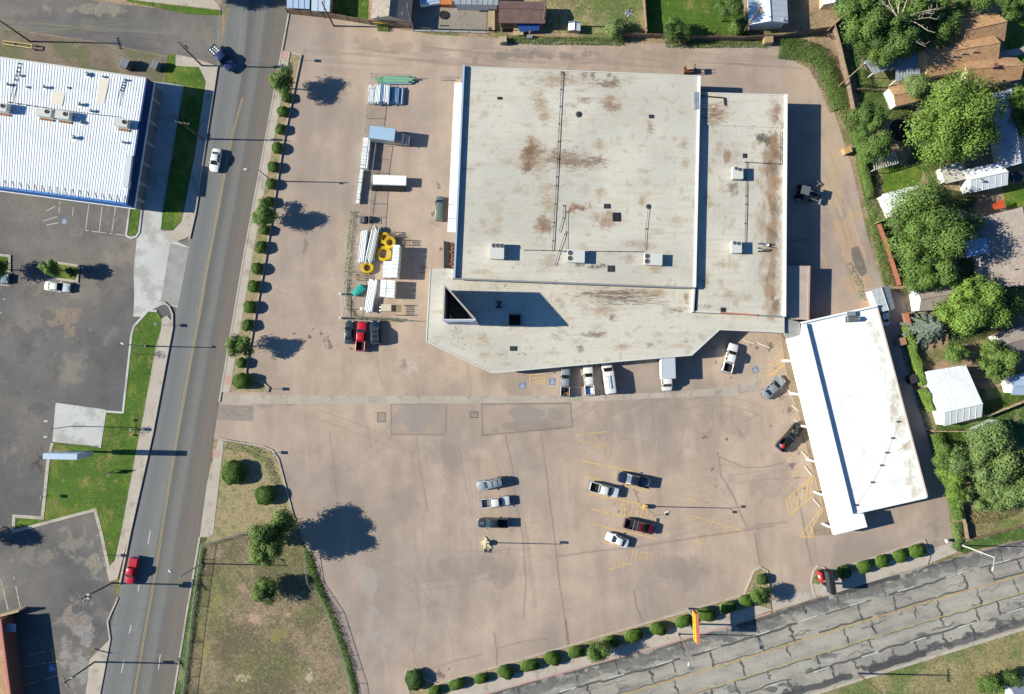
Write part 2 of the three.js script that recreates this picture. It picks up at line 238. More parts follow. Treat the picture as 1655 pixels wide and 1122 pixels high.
{ // the big car park: sun-bleached pinkish asphalt
  const s = new Surf(-58, -71, 88, 72, 14);
  s.fill((x, z, o) => {
    const big = fbm(x * 0.045 + 9, z * 0.045 + 2, 4), lane = fbm(x * 0.42 + 30, z * 0.05, 3), mid = fbm(x * 0.35, z * 0.35 + 50, 5), fine = vn(x * 6.5, z * 6.5);
    mix3(o, [178, 159, 147], [197, 173, 154], sstep(0.32, 0.68, big)); const g = 0.85 + 0.13 * lane + 0.15 * mid + 0.06 * fine; o[0] *= g; o[1] *= g; o[2] *= g;
    mix3(o, o, [162, 147, 136], sstep(0.56, 0.74, fbm(x * 0.11 + 70, z * 0.08, 5)) * 0.5);
  });
  const G = [154, 140, 130], D = [116, 104, 96], B = [205, 172, 142], T = [206, 178, 148];
  s.stain(1350, 250, 36, 130, T, 0.75, 0.35, 0.5).stain(1370, 380, 34, 90, B, 0.8, 0.4).stain(1395, 470, 30, 40, B, 0.8, 0.4).stain(1300, 110, 40, 40, T, 0.5, 0.5).stain(860, 88, 130, 9, [142, 130, 122], 0.7, 0.7).stain(1050, 90, 110, 12, [176, 152, 134], 0.6, 0.6).stain(620, 75, 120, 14, [176, 154, 138], 0.6, 0.5);
  s.stain(860, 690, 80, 12, G, 0.6, 0.5).stain(675, 680, 44, 24, [170, 160, 156], 0.7, 0.4).stain(850, 668, 70, 18, [164, 156, 150], 0.8, 0.4).stain(460, 652, 100, 10, G, 0.5, 0.6);
  s.stain(720, 740, 60, 40, G, 0.35, 0.3).stain(800, 930, 60, 40, G, 0.4, 0.3).stain(1090, 920, 60, 30, G, 0.4, 0.3).stain(1250, 780, 70, 50, G, 0.35, 0.3).stain(1180, 690, 60, 40, G, 0.35, 0.3).stain(1440, 870, 70, 14, [176, 164, 154], 0.4, 0.4).stain(1515, 860, 14, 40, G, 0.6, 0.5).stain(600, 960, 20, 120, [190, 182, 176], 0.5, 0.3, 0.5);
  s.stain(666, 590, 10, 24, [214, 200, 186], 0.5, 0.8).stain(655, 590, 10, 12, [138, 124, 116], 0.4, 1).stain(686, 432, 8, 4, [142, 116, 98], 0.8, 1.4).stain(683, 441, 7, 3, [142, 116, 98], 0.8, 1.4);
  for (const [u, v, r] of [[489, 552, 7], [500, 545, 5], [528, 548, 9], [533, 560, 8], [518, 540, 4], [475, 540, 4], [505, 532, 3], [1140, 705, 7], [1175, 711, 4], [1153, 758, 6], [1157, 786, 5], [1142, 812, 5], [1130, 725, 3], [1160, 735, 3], [1243, 560, 9], [1226, 562, 8], [1262, 640, 8], [1275, 664, 9], [1280, 752, 9], [1216, 556, 5], [712, 402, 4], [718, 390, 4], [700, 345, 6], [710, 300, 6], [850, 1085, 8], [712, 1090, 9], [727, 1080, 5], [861, 84, 4]]) s.stain(u, v, r, r, D, 0.75, 2, 0.5);
  for (let i = 0; i < 44; i++) s.stain(rr(380, 1500), rr(30, 1090), rr(5, 26), rr(4, 22), rnd() < 0.55 ? G : rnd() < 0.5 ? [214, 194, 174] : D, rr(0.15, 0.38), rr(0.5, 1.2));
  const C = [118, 104, 98], tex = s.bake((c) => {
    for (let i = 0; i < 90; i++) { const u = rr(430, 1480), v = rr(420, 1080), l = rr(30, 130); s.line(c, [[u, v], [u + l * 0.13 + rr(-4, 4), v + l]], rnd() < 0.6 ? [158, 146, 138] : [212, 194, 178], rr(0.2, 1.2), rr(0.1, 0.25), 0.15); }
    for (let i = 0; i < 60; i++) { const u = rr(480, 1240), v = rr(74, 104), l = rr(30, 150); s.line(c, [[u, v], [u + l, v + l * 0.07 + rr(-4, 4)]], rnd() < 0.6 ? [150, 134, 122] : [214, 192, 170], rr(0.15, 0.6), rr(0.15, 0.35), 0.08); }
    for (let i = 0; i < 40; i++) { const u = rr(1300, 1400), v = rr(150, 420), l = rr(20, 70); s.line(c, [[u, v], [u + l * 0.35, v + l]], rnd() < 0.6 ? [166, 142, 122] : [216, 192, 164], rr(0.15, 0.6), rr(0.15, 0.35), 0.08); }
    for (let i = 0; i < 46; i++) { const [u, v] = [[800, 800], [1000, 800], [1010, 860], [1280, 620], [1275, 700], [1290, 760], [930, 615], [990, 615], [580, 540], [1180, 580]][i % 10], a = u + rr(-34, 34), b = v + rr(-34, 34), k = rr(1, 2.4); for (let j = 0; j < 6; j++) s.line(c, [[a + rr(-k, k), b + rr(-k, k)], [a + rr(-k, k), b + rr(-k, k)]], [120, 106, 98], rr(0.1, 0.28), rr(0.25, 0.5)); }
    for (let i = 0; i < 26; i++) { let u = rr(420, 1250), v = rr(640, 1040), a = rr(-0.5, 0.4) + (rnd() < 0.3 ? 1.4 : 0); const da = rr(-0.09, 0.09), q1 = [], q2 = []; for (let k = 0; k < 12; k++) { q1.push([u, v]); q2.push([u - Math.sin(a) * 14, v + Math.cos(a) * 14]); u += Math.cos(a) * 13; v += Math.sin(a) * 13; a += da; } const t = rnd() < 0.7 ? [146, 132, 122] : [206, 186, 166], al = rr(0.12, 0.28); s.line(c, q1, t, 0.24, al, 0.04); s.line(c, q2, t, 0.24, al, 0.04); }
    const crack = (p, w = 0.1, a = 0.75) => { s.line(c, p, [140, 126, 116], w * 3.2, a * 0.28, 0.12); for (let i = 1; i < p.length; i++) s.line(c, [p[i - 1], p[i]], C, w * rr(0.6, 1.1), a * rr(0.5, 0.85), 0.07); };
    s.area(c, [[1376, 401], [1388, 398], [1395, 416], [1402, 440], [1393, 448], [1383, 434], [1377, 416]], [124, 116, 110], 0.85); for (let i = 0; i < 20; i++) { const k = rnd(); s.line(c, [[lerp(1377, 1390, k) + rr(0, 10), lerp(403, 442, k)], [lerp(1377, 1390, k) + rr(0, 10), lerp(403, 442, k) + 4]], rnd() < 0.5 ? [100, 94, 90] : [156, 144, 134], 0.15, 0.4, 0.06); } s.area(c, [[354, 654], [411, 656], [409, 681], [350, 679]], [138, 130, 124], 0.5); for (let i = 0; i < 30; i++) s.line(c, [[rr(354, 405), rr(656, 678)], [rr(354, 415), rr(656, 680)]], rnd() < 0.5 ? [120, 114, 110] : [172, 160, 150], 0.2, 0.25, 0.1);
    for (const p of [[[632, 653], [632, 702], [720, 703], [722, 652]], [[778, 653], [780, 704], [926, 690], [922, 652]]]) { s.area(c, p, [160, 146, 136], 0.3); crack([...p, p[0]], 0.14, 0.85); }
    for (const p of [[[610, 667], [623, 667], [623, 682], [610, 682]], [[760, 666], [773, 666], [773, 675], [760, 675]]]) { s.area(c, p, [150, 140, 134], 0.6); s.line(c, [...p, p[0]], [92, 82, 78], 0.12, 0.9); }
    crack([[672, 704], [678, 750], [685, 790], [692, 825]], 0.1); crack([[817, 704], [829, 760], [833, 800], [846, 880], [850, 945], [846, 1000]], 0.12); crack([[874, 699], [884, 771], [890, 822], [896, 867], [905, 950], [914, 1003], [919, 1046]], 0.12);
    crack([[742, 720], [752, 780], [763, 835]], 0.08, 0.5); crack([[592, 682], [600, 726]], 0.08, 0.5); crack([[533, 700], [542, 780], [550, 860], [562, 930]], 0.1, 0.45); crack([[1145, 680], [1149, 702]], 0.1); crack([[1162, 738], [1165, 768], [1187, 805], [1206, 851]], 0.16); crack([[1162, 738], [1203, 756], [1238, 755], [1265, 748]], 0.1);
    crack([[1220, 863], [1228, 912]], 0.16); crack([[900, 900], [950, 893], [993, 888], [1062, 879], [1130, 868], [1201, 858], [1250, 850]], 0.16, 0.6); crack([[1025, 791], [1034, 814], [1042, 818]], 0.18); crack([[1288, 796], [1297, 836], [1305, 880], [1313, 914]], 0.16); crack([[1200, 855], [1235, 848], [1272, 844]], 0.12, 0.6); crack([[799, 1023], [803, 1052], [803, 1079]], 0.14); crack([[914, 1003], [917, 1025], [919, 1046]], 0.28); crack([[697, 1082], [735, 1068], [782, 1057]], 0.1); crack([[804, 1048], [850, 1036], [887, 1033]], 0.09, 0.6);
    crack([[1025, 955], [1029, 981], [1041, 1009]], 0.16); crack([[436, 471], [460, 476], [474, 481]], 0.06, 0.6); crack([[670, 930], [680, 1000], [668, 1050], [674, 1080]], 0.1, 0.4); crack([[720, 1000], [730, 1040], [735, 1065]], 0.08, 0.4); crack([[776, 1056], [780, 1030], [768, 1020]], 0.06, 0.5); crack([[985, 640], [990, 700], [984, 745]], 0.08, 0.4); crack([[1063, 680], [1066, 728]], 0.08, 0.5); crack([[1104, 686], [1100, 730], [1090, 745]], 0.08, 0.4); crack([[1052, 640], [1055, 690]], 0.06, 0.4); crack([[670, 600], [675, 640]], 0.06, 0.5); crack([[520, 540], [535, 560], [556, 555]], 0.05, 0.5); crack([[655, 990], [700, 975], [745, 990]], 0.05, 0.4);
    crack([[1363, 375], [1370, 392], [1368, 408]], 0.07, 0.6); crack([[1372, 400], [1383, 430], [1392, 470]], 0.1, 0.5); crack([[480, 880], [520, 873], [590, 868]], 0.06, 0.4);
    for (let i = 0; i < 70; i++) { const u = rr(480, 1260), v = rr(560, 1060), q = [[u, v]]; let a = rnd() < 0.5 ? 1.5 : rr(-0.4, 0.3); for (let k = 0; k < 4; k++) { const [x, y] = q[k]; q.push([x + Math.cos(a) * 14, y + Math.sin(a) * 14]); a += rr(-0.4, 0.4); } crack(q, 0.05, rr(0.15, 0.45)); }
    for (let i = 0; i < 1500; i++) { const u = rr(370, 1500), v = rr(30, 1090); s.line(c, [[u, v], [u + rr(-1, 1), v + rr(-1, 1)]], rnd() < 0.65 ? [128, 116, 108] : [226, 212, 196], rr(0.05, 0.16), rr(0.3, 0.8)); }
  });
  struct('parking_lot', s.uv(sheet(lotPts, 0.014)), new THREE.MeshStandardMaterial({ map: tex, roughness: 0.93 }));
}
{ // four-lane street, lower right: patched concrete-grey asphalt
  const north = [[560, 1192], [780, 1123], [900, 1090], [1060, 1047], [1200, 1006], [1330, 964], [1500, 914], [1560, 897], [1655, 872], [1830, 825]], south = [[560, 1340], [900, 1250], [1200, 1158], [1315, 1122], [1400, 1095], [1655, 1016], [1830, 962]];
  const eV = (e, u) => { let i = 0; while (i < e.length - 2 && e[i + 1][0] < u) i++; const [a, b] = [e[i], e[i + 1]]; return lerp(a[1], b[1], (u - a[0]) / (b[0] - a[0])); };
  const at = (u, t) => [u, lerp(eV(north, u), eV(south, u), t)];
  const s = new Surf(-28, 22, 114, 84, 14);
  s.fill((x, z, o) => { const mid = fbm(x * 0.3, z * 0.6, 5), fine = vn(x * 6, z * 6), big = fbm(x * 0.07, z * 0.07 + 8, 3); mix3(o, [157, 151, 143], [188, 180, 168], sstep(0.3, 0.7, mid * 0.6 + big * 0.4)); const g = 0.93 + 0.12 * fine; o[0] *= g; o[1] *= g; o[2] *= g; });
  for (let u = 720; u < 1660; u += 22) { s.stain(...at(u, 0.05), 20, 7, [98, 96, 96], 0.75, 0.7); if (rnd() < 0.9) s.stain(...at(u, 0.9), 20, 7, [88, 88, 90], 0.9, 0.7); s.stain(...at(u, 0.1), 22, 8, [118, 116, 114], 0.6, 0.5); if (rnd() < 0.3) s.stain(...at(u, rr(0.1, 0.38)), 16, 6, [112, 110, 108], 0.7, 0.9); if (rnd() < 0.4) s.stain(...at(u, rr(0.62, 0.85)), 16, 6, [104, 102, 102], 0.8, 0.9); }
  const tex = s.bake((c) => {
    const K = [80, 79, 80], run = (t, u0, u1, w, a) => { const q = []; for (let u = u0; u <= u1; u += 12) q.push(at(u, t + rr(-0.012, 0.012))); s.line(c, q, K, w, a, 0.06); };
    for (const [t, w] of [[0.02, 0.7], [0.195, 0.34], [0.37, 0.3], [0.61, 0.2], [0.76, 0.36], [0.93, 1.2]]) for (let u = 640; u < 1700;) { const l = rr(50, 180); run(t, u, u + l, w * rr(0.6, 1.3), rr(0.6, 0.95)); u += l + rr(0, 40); }
    for (let t = 0.2; t < 0.36; t += 0.02) for (let u = 640; u < 1700; u += 60) if (rnd() < 0.35) run(t, u, u + 50, 0.12, 0.15);
    for (const [t, col] of [[0.1, [132, 126, 120]], [0.29, [202, 194, 182]], [0.5, [204, 196, 184]], [0.67, [196, 188, 178]]]) for (let k = 0; k < 5; k++) { const q = []; for (let u = 600; u <= 1800; u += 40) q.push(at(u, t + (k - 2) * 0.012 + rr(-0.004, 0.004))); s.line(c, q, col, 0.5, 0.14, 0.05); }
    const lanes = [0.0, 0.195, 0.39, 0.6, 0.765, 0.95];
    for (let l = 0; l < 5; l++) for (let u = 640 + rr(0, 30); u < 1700; u += rr(30, 120)) { const t0 = lanes[l], t1 = rnd() < 0.7 ? lanes[l + 1] : lerp(t0, lanes[l + 1], 0.6), q = []; for (let k = 0; k <= 5; k++) { const t = lerp(t0, t1, k / 5); q.push(at(u + (t - t0) * 46 + rr(-2, 2), t)); } for (let k = 1; k < q.length; k++) s.line(c, [q[k - 1], q[k]], K, rr(0.12, 0.5), rr(0.45, 0.95), 0.14); }
    for (let i = 0; i < 26; i++) { const u = rr(800, 1640), t = rr(0.15, 0.85); s.stain; const q = []; for (let k = 0; k < 7; k++) q.push(at(u + rr(-9, 9), t + rr(-0.05, 0.05))); s.area(c, q, [104, 102, 102], 0.55); }
    for (let i = 0; i < 40; i++) { const u = rr(700, 1640), t = rr(0.1, 0.9), q = [at(u, t)]; for (let k = 1; k < 6; k++) q.push(at(u + k * 7, t + rr(-0.03, 0.03))); s.line(c, q, K, rr(0.08, 0.2), rr(0.4, 0.8), 0.12); }
    for (let i = 0; i < 300; i++) { const u = rr(700, 1650), t = rr(0, 1), q = at(u, t); s.line(c, [q, [q[0] + rr(-1.5, 1.5), q[1] + rr(-1, 1)]], rnd() < 0.5 ? [80, 80, 80] : [200, 194, 186], rr(0.06, 0.18), 0.6); }
  });
  const st = struct('street', s.uv(sheet([...north, ...south.slice().reverse()], 0.02)), new THREE.MeshStandardMaterial({ map: tex, roughness: 0.9 }));
  const line = (t, u0, u1, w, m) => { const q = []; for (let u = u0; u <= u1 + 0.1; u += Math.max(3, (u1 - u0) / Math.ceil((u1 - u0) / 30))) q.push(P(...at(u, t))); part(st, 'lane_line', ribbon(q, w, 0.02, 0.028), m); };
  const yl = mat(206, 174, 112, { roughness: 0.8 });
  line(0.386, 600, 1800, 0.13, yl); line(0.4, 600, 1800, 0.1, yl); line(0.595, 600, 1800, 0.14, yl);
  for (let u = 905; u < 1700; u += 78) { line(0.185, u, u + 26, 0.13, M.whitePaint); line(0.768, u + 20, u + 46, 0.13, M.whitePaint); }
  struct('verge', sheet([[1100, 1186], [1315, 1123], [1400, 1096], [1655, 1017], [1830, 963], [1830, 1200], [1100, 1230]], 0.03, 1), M.dryGrass);
  struct('kerb', ribbon(PP([[1100, 1187], [1200, 1158.5], [1315, 1122], [1400, 1095], [1655, 1016], [1830, 962]]), 0.5, 0, 0.13), M.concrete);
  struct('sidewalk', sheet([[1541, 888], [1560, 882], [1655, 852], [1760, 822], [1760, 832], [1655, 862], [1560, 895]], 0.05), M.weeds);
}
// avenue paint
{
  const av = scene.children.find((o) => o.name === 'avenue'), mid = (v, t) => [lerp(edgeU(leftEdge, Math.max(110, v)), edgeU(rightEdge, v), t), v];
  const cl = [[392, 158], [377, 212], [361, 290], [346, 375], [333, 440], [324, 500], [305, 600], [284, 720], [266, 830], [252, 920], [236, 1010], [217, 1122], [196, 1240]];
  for (const d of [-1.2, 1.2]) part(av, 'centre_line', ribbon(PP(cl.map(([u, v]) => [u + d, v])), 0.1, 0.018, 0.026), mat(206, 174, 116));
  for (const p of [[[243, 858], [239, 880]], [[225, 945], [223, 956]], [[212, 1010], [209, 1024]], [[259, 1058], [256, 1082]], [[200, 1068], [196, 1088]]]) part(av, 'lane_line', ribbon(PP(p), 0.12, 0.018, 0.026), M.whitePaint);
}
// ---------------------------------------------------------------- walks, lawns, planters
const slab = (name, pts, y, m) => struct(name, prism(PP(pts), -0.05, y), m);
const strip = (e, v0, v1, a, b, n = 14) => { const L = [], R = []; for (let i = 0; i <= n; i++) { const v = lerp(v0, v1, i / n), u = edgeU(e, v); L.push([u + a, v]); R.push([u + b, v]); } return [...L, ...R.reverse()]; };
slab('driveway', [[248, 132], [298, 137], [263, 346], [259.5, 371], [264, 374], [287, 391], [306, 400], [287, 497], [264, 492], [240, 503], [228, 512], [215.5, 512], [217, 480], [216, 439], [221, 386], [227, 340]], 0.03, M.whiteConcrete);
struct('driveway_apron', sheet([[275, 393], [306, 401], [288, 495], [259, 490]], 0.036), M.greyConcrete);
slab('sidewalk', [[284, 88], [320, 96], [351, 107], [328, 260], [317, 340], [312, 372], [303, 384], [287, 391], [272, 391], [263, 374], [280, 373], [293, 359], [297, 343], [314, 255], [333, 132], [322, 109], [284, 107]], 0.12, M.concrete);
slab('lawn', [[271, 88], [283, 88], [284, 107], [322, 109], [333, 132], [313, 255], [296, 343], [293, 358], [280, 372], [260, 371], [263, 346], [298, 137], [266, 132]], 0.1, M.lawn);
slab('lawn', [[213, 338], [226, 340], [222, 378], [218, 381], [206, 380]], 0.1, M.lawn);
struct('kerb', ribbon(PP([[210, 337], [204, 381], [212, 385], [220, 383], [225, 376], [229, 340]]), 0.35, 0, 0.15), M.whiteConcrete);
slab('lawn', [[240, 503], [254, 504], [262, 515], [260, 535], [252, 560], [234, 660], [218, 740], [197, 855], [186, 905], [177, 917], [154, 825], [24, 856], [24, 838], [69.5, 838], [80, 745], [86, 715], [161, 724], [170, 667], [198, 668], [212, 540], [216, 527]], 0.1, M.lawn);
struct('kerb', ribbon(PP([[254, 503], [240, 502], [230, 513], [217, 527], [213, 540], [199, 667], [171, 665], [161.5, 724]]), 0.4, 0, 0.15), M.whiteConcrete);
struct('kerb', ribbon(PP([[85, 716], [78, 746], [69, 837], [23, 834], [22, 859], [154, 824], [164, 862], [176, 919]]), 0.6, 0, 0.15), M.concrete);
struct('loading_pad', prism(PP([[90, 651], [170, 662], [162, 723], [84.6, 714]]), -0.05, 0.05), M.whiteConcrete);
slab('sidewalk', [[262, 515], [270, 510], [277, 518], [278, 530], [246, 700], [210, 860], [190, 936], [177, 940], [172, 920], [186, 906], [197, 855], [218, 740], [234, 660], [252, 560], [260, 535]], 0.12, M.concrete);
struct('kerb', ribbon(PP(strip(leftEdge, 108, 386, 0, 0).slice(0, 15)), 0.3, 0, 0.2), M.concrete);
struct('kerb', ribbon(PP([[257, 487], [266, 489], [274, 496], [279, 508], [279, 530], [247, 700], [211, 860], [194, 945]]), 0.3, 0, 0.22), M.concrete);
slab('sidewalk', [[178, 1033], [161, 1122], [148, 1190], [128, 1190], [142, 1100], [145, 1066]], 0.11, M.concrete);
struct('kerb', ribbon(PP([[191, 965], [187, 975], [180, 990], [174, 1005], [178, 1033], [161, 1122], [150, 1180]]), 0.3, 0, 0.15), M.concrete);
slab('sidewalk', [[205, -20], [330, -14], [355, 8], [357, 16], [240, 3], [205, -2]], 0.06, M.concrete);
slab('lawn', [[205, -1], [240, 4], [357, 17], [357, 25], [300, 23], [240, 9], [205, 2]], 0.08, M.lawn);
slab('sidewalk', strip(rightEdge, 84, 634, 1.5, 14), 0.12, M.concrete);
struct('kerb', ribbon(PP(strip(rightEdge, 20, 650, 0, 0).slice(0, 15)), 0.32, 0, 0.15), M.concrete);
slab('planter_bed', [[472, 86], [488, 92], [463, 205], [456, 240], [429, 420], [411, 520], [397, 602], [400, 612], [424, 620], [434, 629], [430, 634], [366, 632], [380, 560], [407, 410], [438, 243], [455, 150]], 0.1, M.mulch);
struct('kerb', ribbon(PP([[472, 86], [487, 90], [463, 205], [456.5, 240], [429, 420], [411, 520], [397, 602], [401, 611], [424, 618], [435, 627], [433, 634]]), 0.24, 0, 0.23), M.concrete);
slab('sidewalk', [[353, 711], [362, 713], [345, 862], [339, 868], [323, 868], [335, 780]], 0.12, M.concrete);
struct('tactile_pad', prism(PP([[346, 727], [357, 729], [354, 741], [344, 739]]), 0.1, 0.126), M.pink);
struct('tactile_pad', prism(PP([[455, 82], [467, 83], [464, 96], [453, 95]]), 0.1, 0.126), M.pink);
struct('tactile_pad', prism(PP([[365, 607], [376, 608], [374, 622], [363, 621]]), 0.1, 0.126), M.pink);
slab('planter_bed', [[362, 713], [425, 724], [438, 729], [449, 743], [470, 825], [478, 850], [407, 858], [329, 879], [345, 862]], 0.08, M.mulch);
struct('kerb', ribbon(PP([[354, 710], [362, 711], [426, 722], [440, 728], [450, 742], [472, 826], [476, 838]]), 0.28, 0, 0.16), M.concrete);
struct('kerb', ribbon(PP([[323, 868], [303, 985], [281, 1122], [268, 1200]]), 0.35, 0, 0.13), M.concrete);
{ // dry field inside the chain-link fence
  const s = new Surf(-67, 27, -26, 70, 16);
  s.fill((x, z, o) => { const a = fbm(x * 0.16, z * 0.16, 4), b = fbm(x * 1.3, z * 1.3, 4), f = vn(x * 4.2, z * 4.2), g = vn(x * 8, z * 8); mix3(o, [122, 112, 84], [164, 142, 116], sstep(0.32, 0.66, a)); mix3(o, o, [126, 130, 78], sstep(0.48, 0.68, fbm(x * 0.2 + 40, z * 0.2 + 7, 4)) * 0.5); mix3(o, o, [104, 98, 74], sstep(0.5, 0.7, b) * 0.45); mix3(o, o, [206, 190, 150], sstep(0.7, 0.9, f) * 0.45); const q = 0.76 + 0.4 * g; for (let i = 0; i < 3; i++) o[i] *= q; });
  s.stain(416, 1000, 16, 12, [220, 180, 156], 0.6, 1.2).stain(465, 992, 8, 7, [206, 168, 142], 0.8, 1.2, 0.6).stain(476, 1082, 5, 6, [208, 150, 134], 0.9, 1.2, 0.6).stain(392, 950, 8, 8, [206, 168, 150], 0.5, 1.2).stain(500, 1095, 8, 14, [222, 206, 176], 0.6, 2).stain(330, 1060, 16, 60, [178, 164, 98], 0.5, 0.7).stain(350, 970, 14, 30, [160, 154, 90], 0.5, 0.7).stain(456, 1030, 20, 20, [170, 156, 92], 0.5, 0.7).stain(390, 1095, 20, 8, [216, 196, 168], 0.6, 2);
  struct('field', s.uv(sheet([[323, 868], [338, 868], [407, 856], [478, 848], [492, 882], [507, 907], [540, 1000], [560, 1050], [577, 1110], [577, 1180], [272, 1180], [281, 1122]], 0.05)), new THREE.MeshStandardMaterial({ map: s.bake(), roughness: 1 }));
  struct('grass_strip', sheet([[323, 870], [334, 868], [322, 930], [309, 1020], [297, 1122], [290, 1180], [272, 1180], [281, 1122]], 0.07), M.weeds);
  struct('grass_strip', sheet([[487, 872], [497, 890], [507, 908], [516, 940], [530, 985], [548, 1020], [562, 1060], [577, 1110], [577, 1180], [570, 1180], [566, 1100], [535, 1005], [505, 940], [496, 905]], 0.07), M.weeds);
}
// south planter, its walk and the two rounded noses
slab('planter_bed', [[655, 1086], [660, 1081], [668, 1082], [690, 1100], [708, 1106], [959, 1033], [1204, 961], [1219, 923], [1229, 917], [1240, 923], [1245, 962], [1247, 984], [1225, 978], [1088, 1016], [959, 1057], [740, 1112], [720, 1124], [660, 1124]], 0.1, M.mulch);
struct('kerb', ribbon(PP([[662, 1124], [655, 1088], [658, 1081], [667, 1081], [690, 1099], [708, 1105], [959, 1032], [1203, 960.5], [1219, 923], [1229, 917], [1240, 923], [1245, 962]]), 0.28, 0, 0.17), M.concrete);
slab('sidewalk', [[720, 1124], [740, 1112], [959, 1057.5], [1088, 1016], [1225, 978], [1248, 985], [1200, 1004], [1060, 1045], [900, 1088], [778, 1122], [740, 1134]], 0.12, M.concrete);
struct('kerb', ribbon(PP([[740, 1134], [900, 1089], [1060, 1046], [1200, 1005], [1246, 990]]), 0.3, 0, 0.15), M.pink);
slab('driveway_apron', [[1248, 972], [1312, 950], [1320, 966], [1250, 988]], 0.026, M.concrete);
slab('planter_bed', [[1311, 940], [1315, 923], [1322, 915], [1331, 917], [1338, 926], [1494, 873], [1501, 900], [1440, 906], [1340, 940], [1318, 958]], 0.1, M.mulch);
slab('sidewalk', [[1340, 936], [1440, 905], [1496, 892], [1502, 900], [1498, 911], [1330, 963], [1316, 962], [1312, 945]], 0.125, M.concrete);
struct('kerb', ribbon(PP([[1316, 962], [1311, 940], [1315, 923], [1322, 915], [1331, 917], [1338, 926], [1494, 873], [1502, 898], [1498, 911], [1330, 963]]), 0.3, 0, 0.17), M.concrete);
slab('driveway_apron', [[1500, 888], [1541, 878], [1547, 893], [1502, 911]], 0.026, M.concrete);
{ // concrete valley gutter across the car park, slab by slab
  const top = [[358, 638], [560, 640], [823, 640], [935, 640], [1015, 637], [1100, 633], [1180, 625], [1232, 612]], bot = [[355, 653], [560, 653], [823, 652], [935, 650], [1015, 646], [1100, 642], [1180, 640], [1228, 632]];
  const eV = (e, u) => { let i = 0; while (i < e.length - 2 && e[i + 1][0] < u) i++; const [a, b] = [e[i], e[i + 1]]; return lerp(a[1], b[1], (u - a[0]) / (b[0] - a[0])); };
  const g = new THREE.Group(); g.name = 'gutter'; g.userData.kind = 'structure'; scene.add(g); const tones = [mat(190, 176, 164, { map: M.concrete.map }), mat(240, 236, 232, { map: M.concrete.map }), mat(222, 218, 214, { map: M.concrete.map })];
  tones.forEach((m, i) => { m.color.setRGB(...[[0.86, 0.84, 0.83], [0.94, 0.92, 0.91], [0.9, 0.89, 0.88]][i]); });
  for (let u = 359, k = 0; u < 1226; u += 26.5, k++) { const a = u + 0.25, b = Math.min(1230, u + 26.2); part(g, 'slab', prism(PP([[a, eV(top, a)], [b, eV(top, b)], [b - 0.6, eV(bot, b)], [a - 0.6, eV(bot, a)]]), -0.05, 0.022 + 0.004 * (k % 2)), tones[(k * 7) % 3]); }
}
// walk in front of the white building
slab('sidewalk', [[1262, 540], [1272, 552], [1350, 864], [1314, 866], [1312, 852], [1329, 826], [1327, 812], [1303, 728], [1290, 672], [1277, 634], [1266, 585]], 0.13, mat(250, 232, 212, { map: M.concrete.map }));
struct('kerb', ribbon(PP([[1264, 560], [1268, 590], [1278, 636], [1291, 672], [1304, 728], [1328, 812], [1330, 826], [1313, 852], [1315, 866]]), 0.18, 0, 0.15), mat(200, 176, 146));

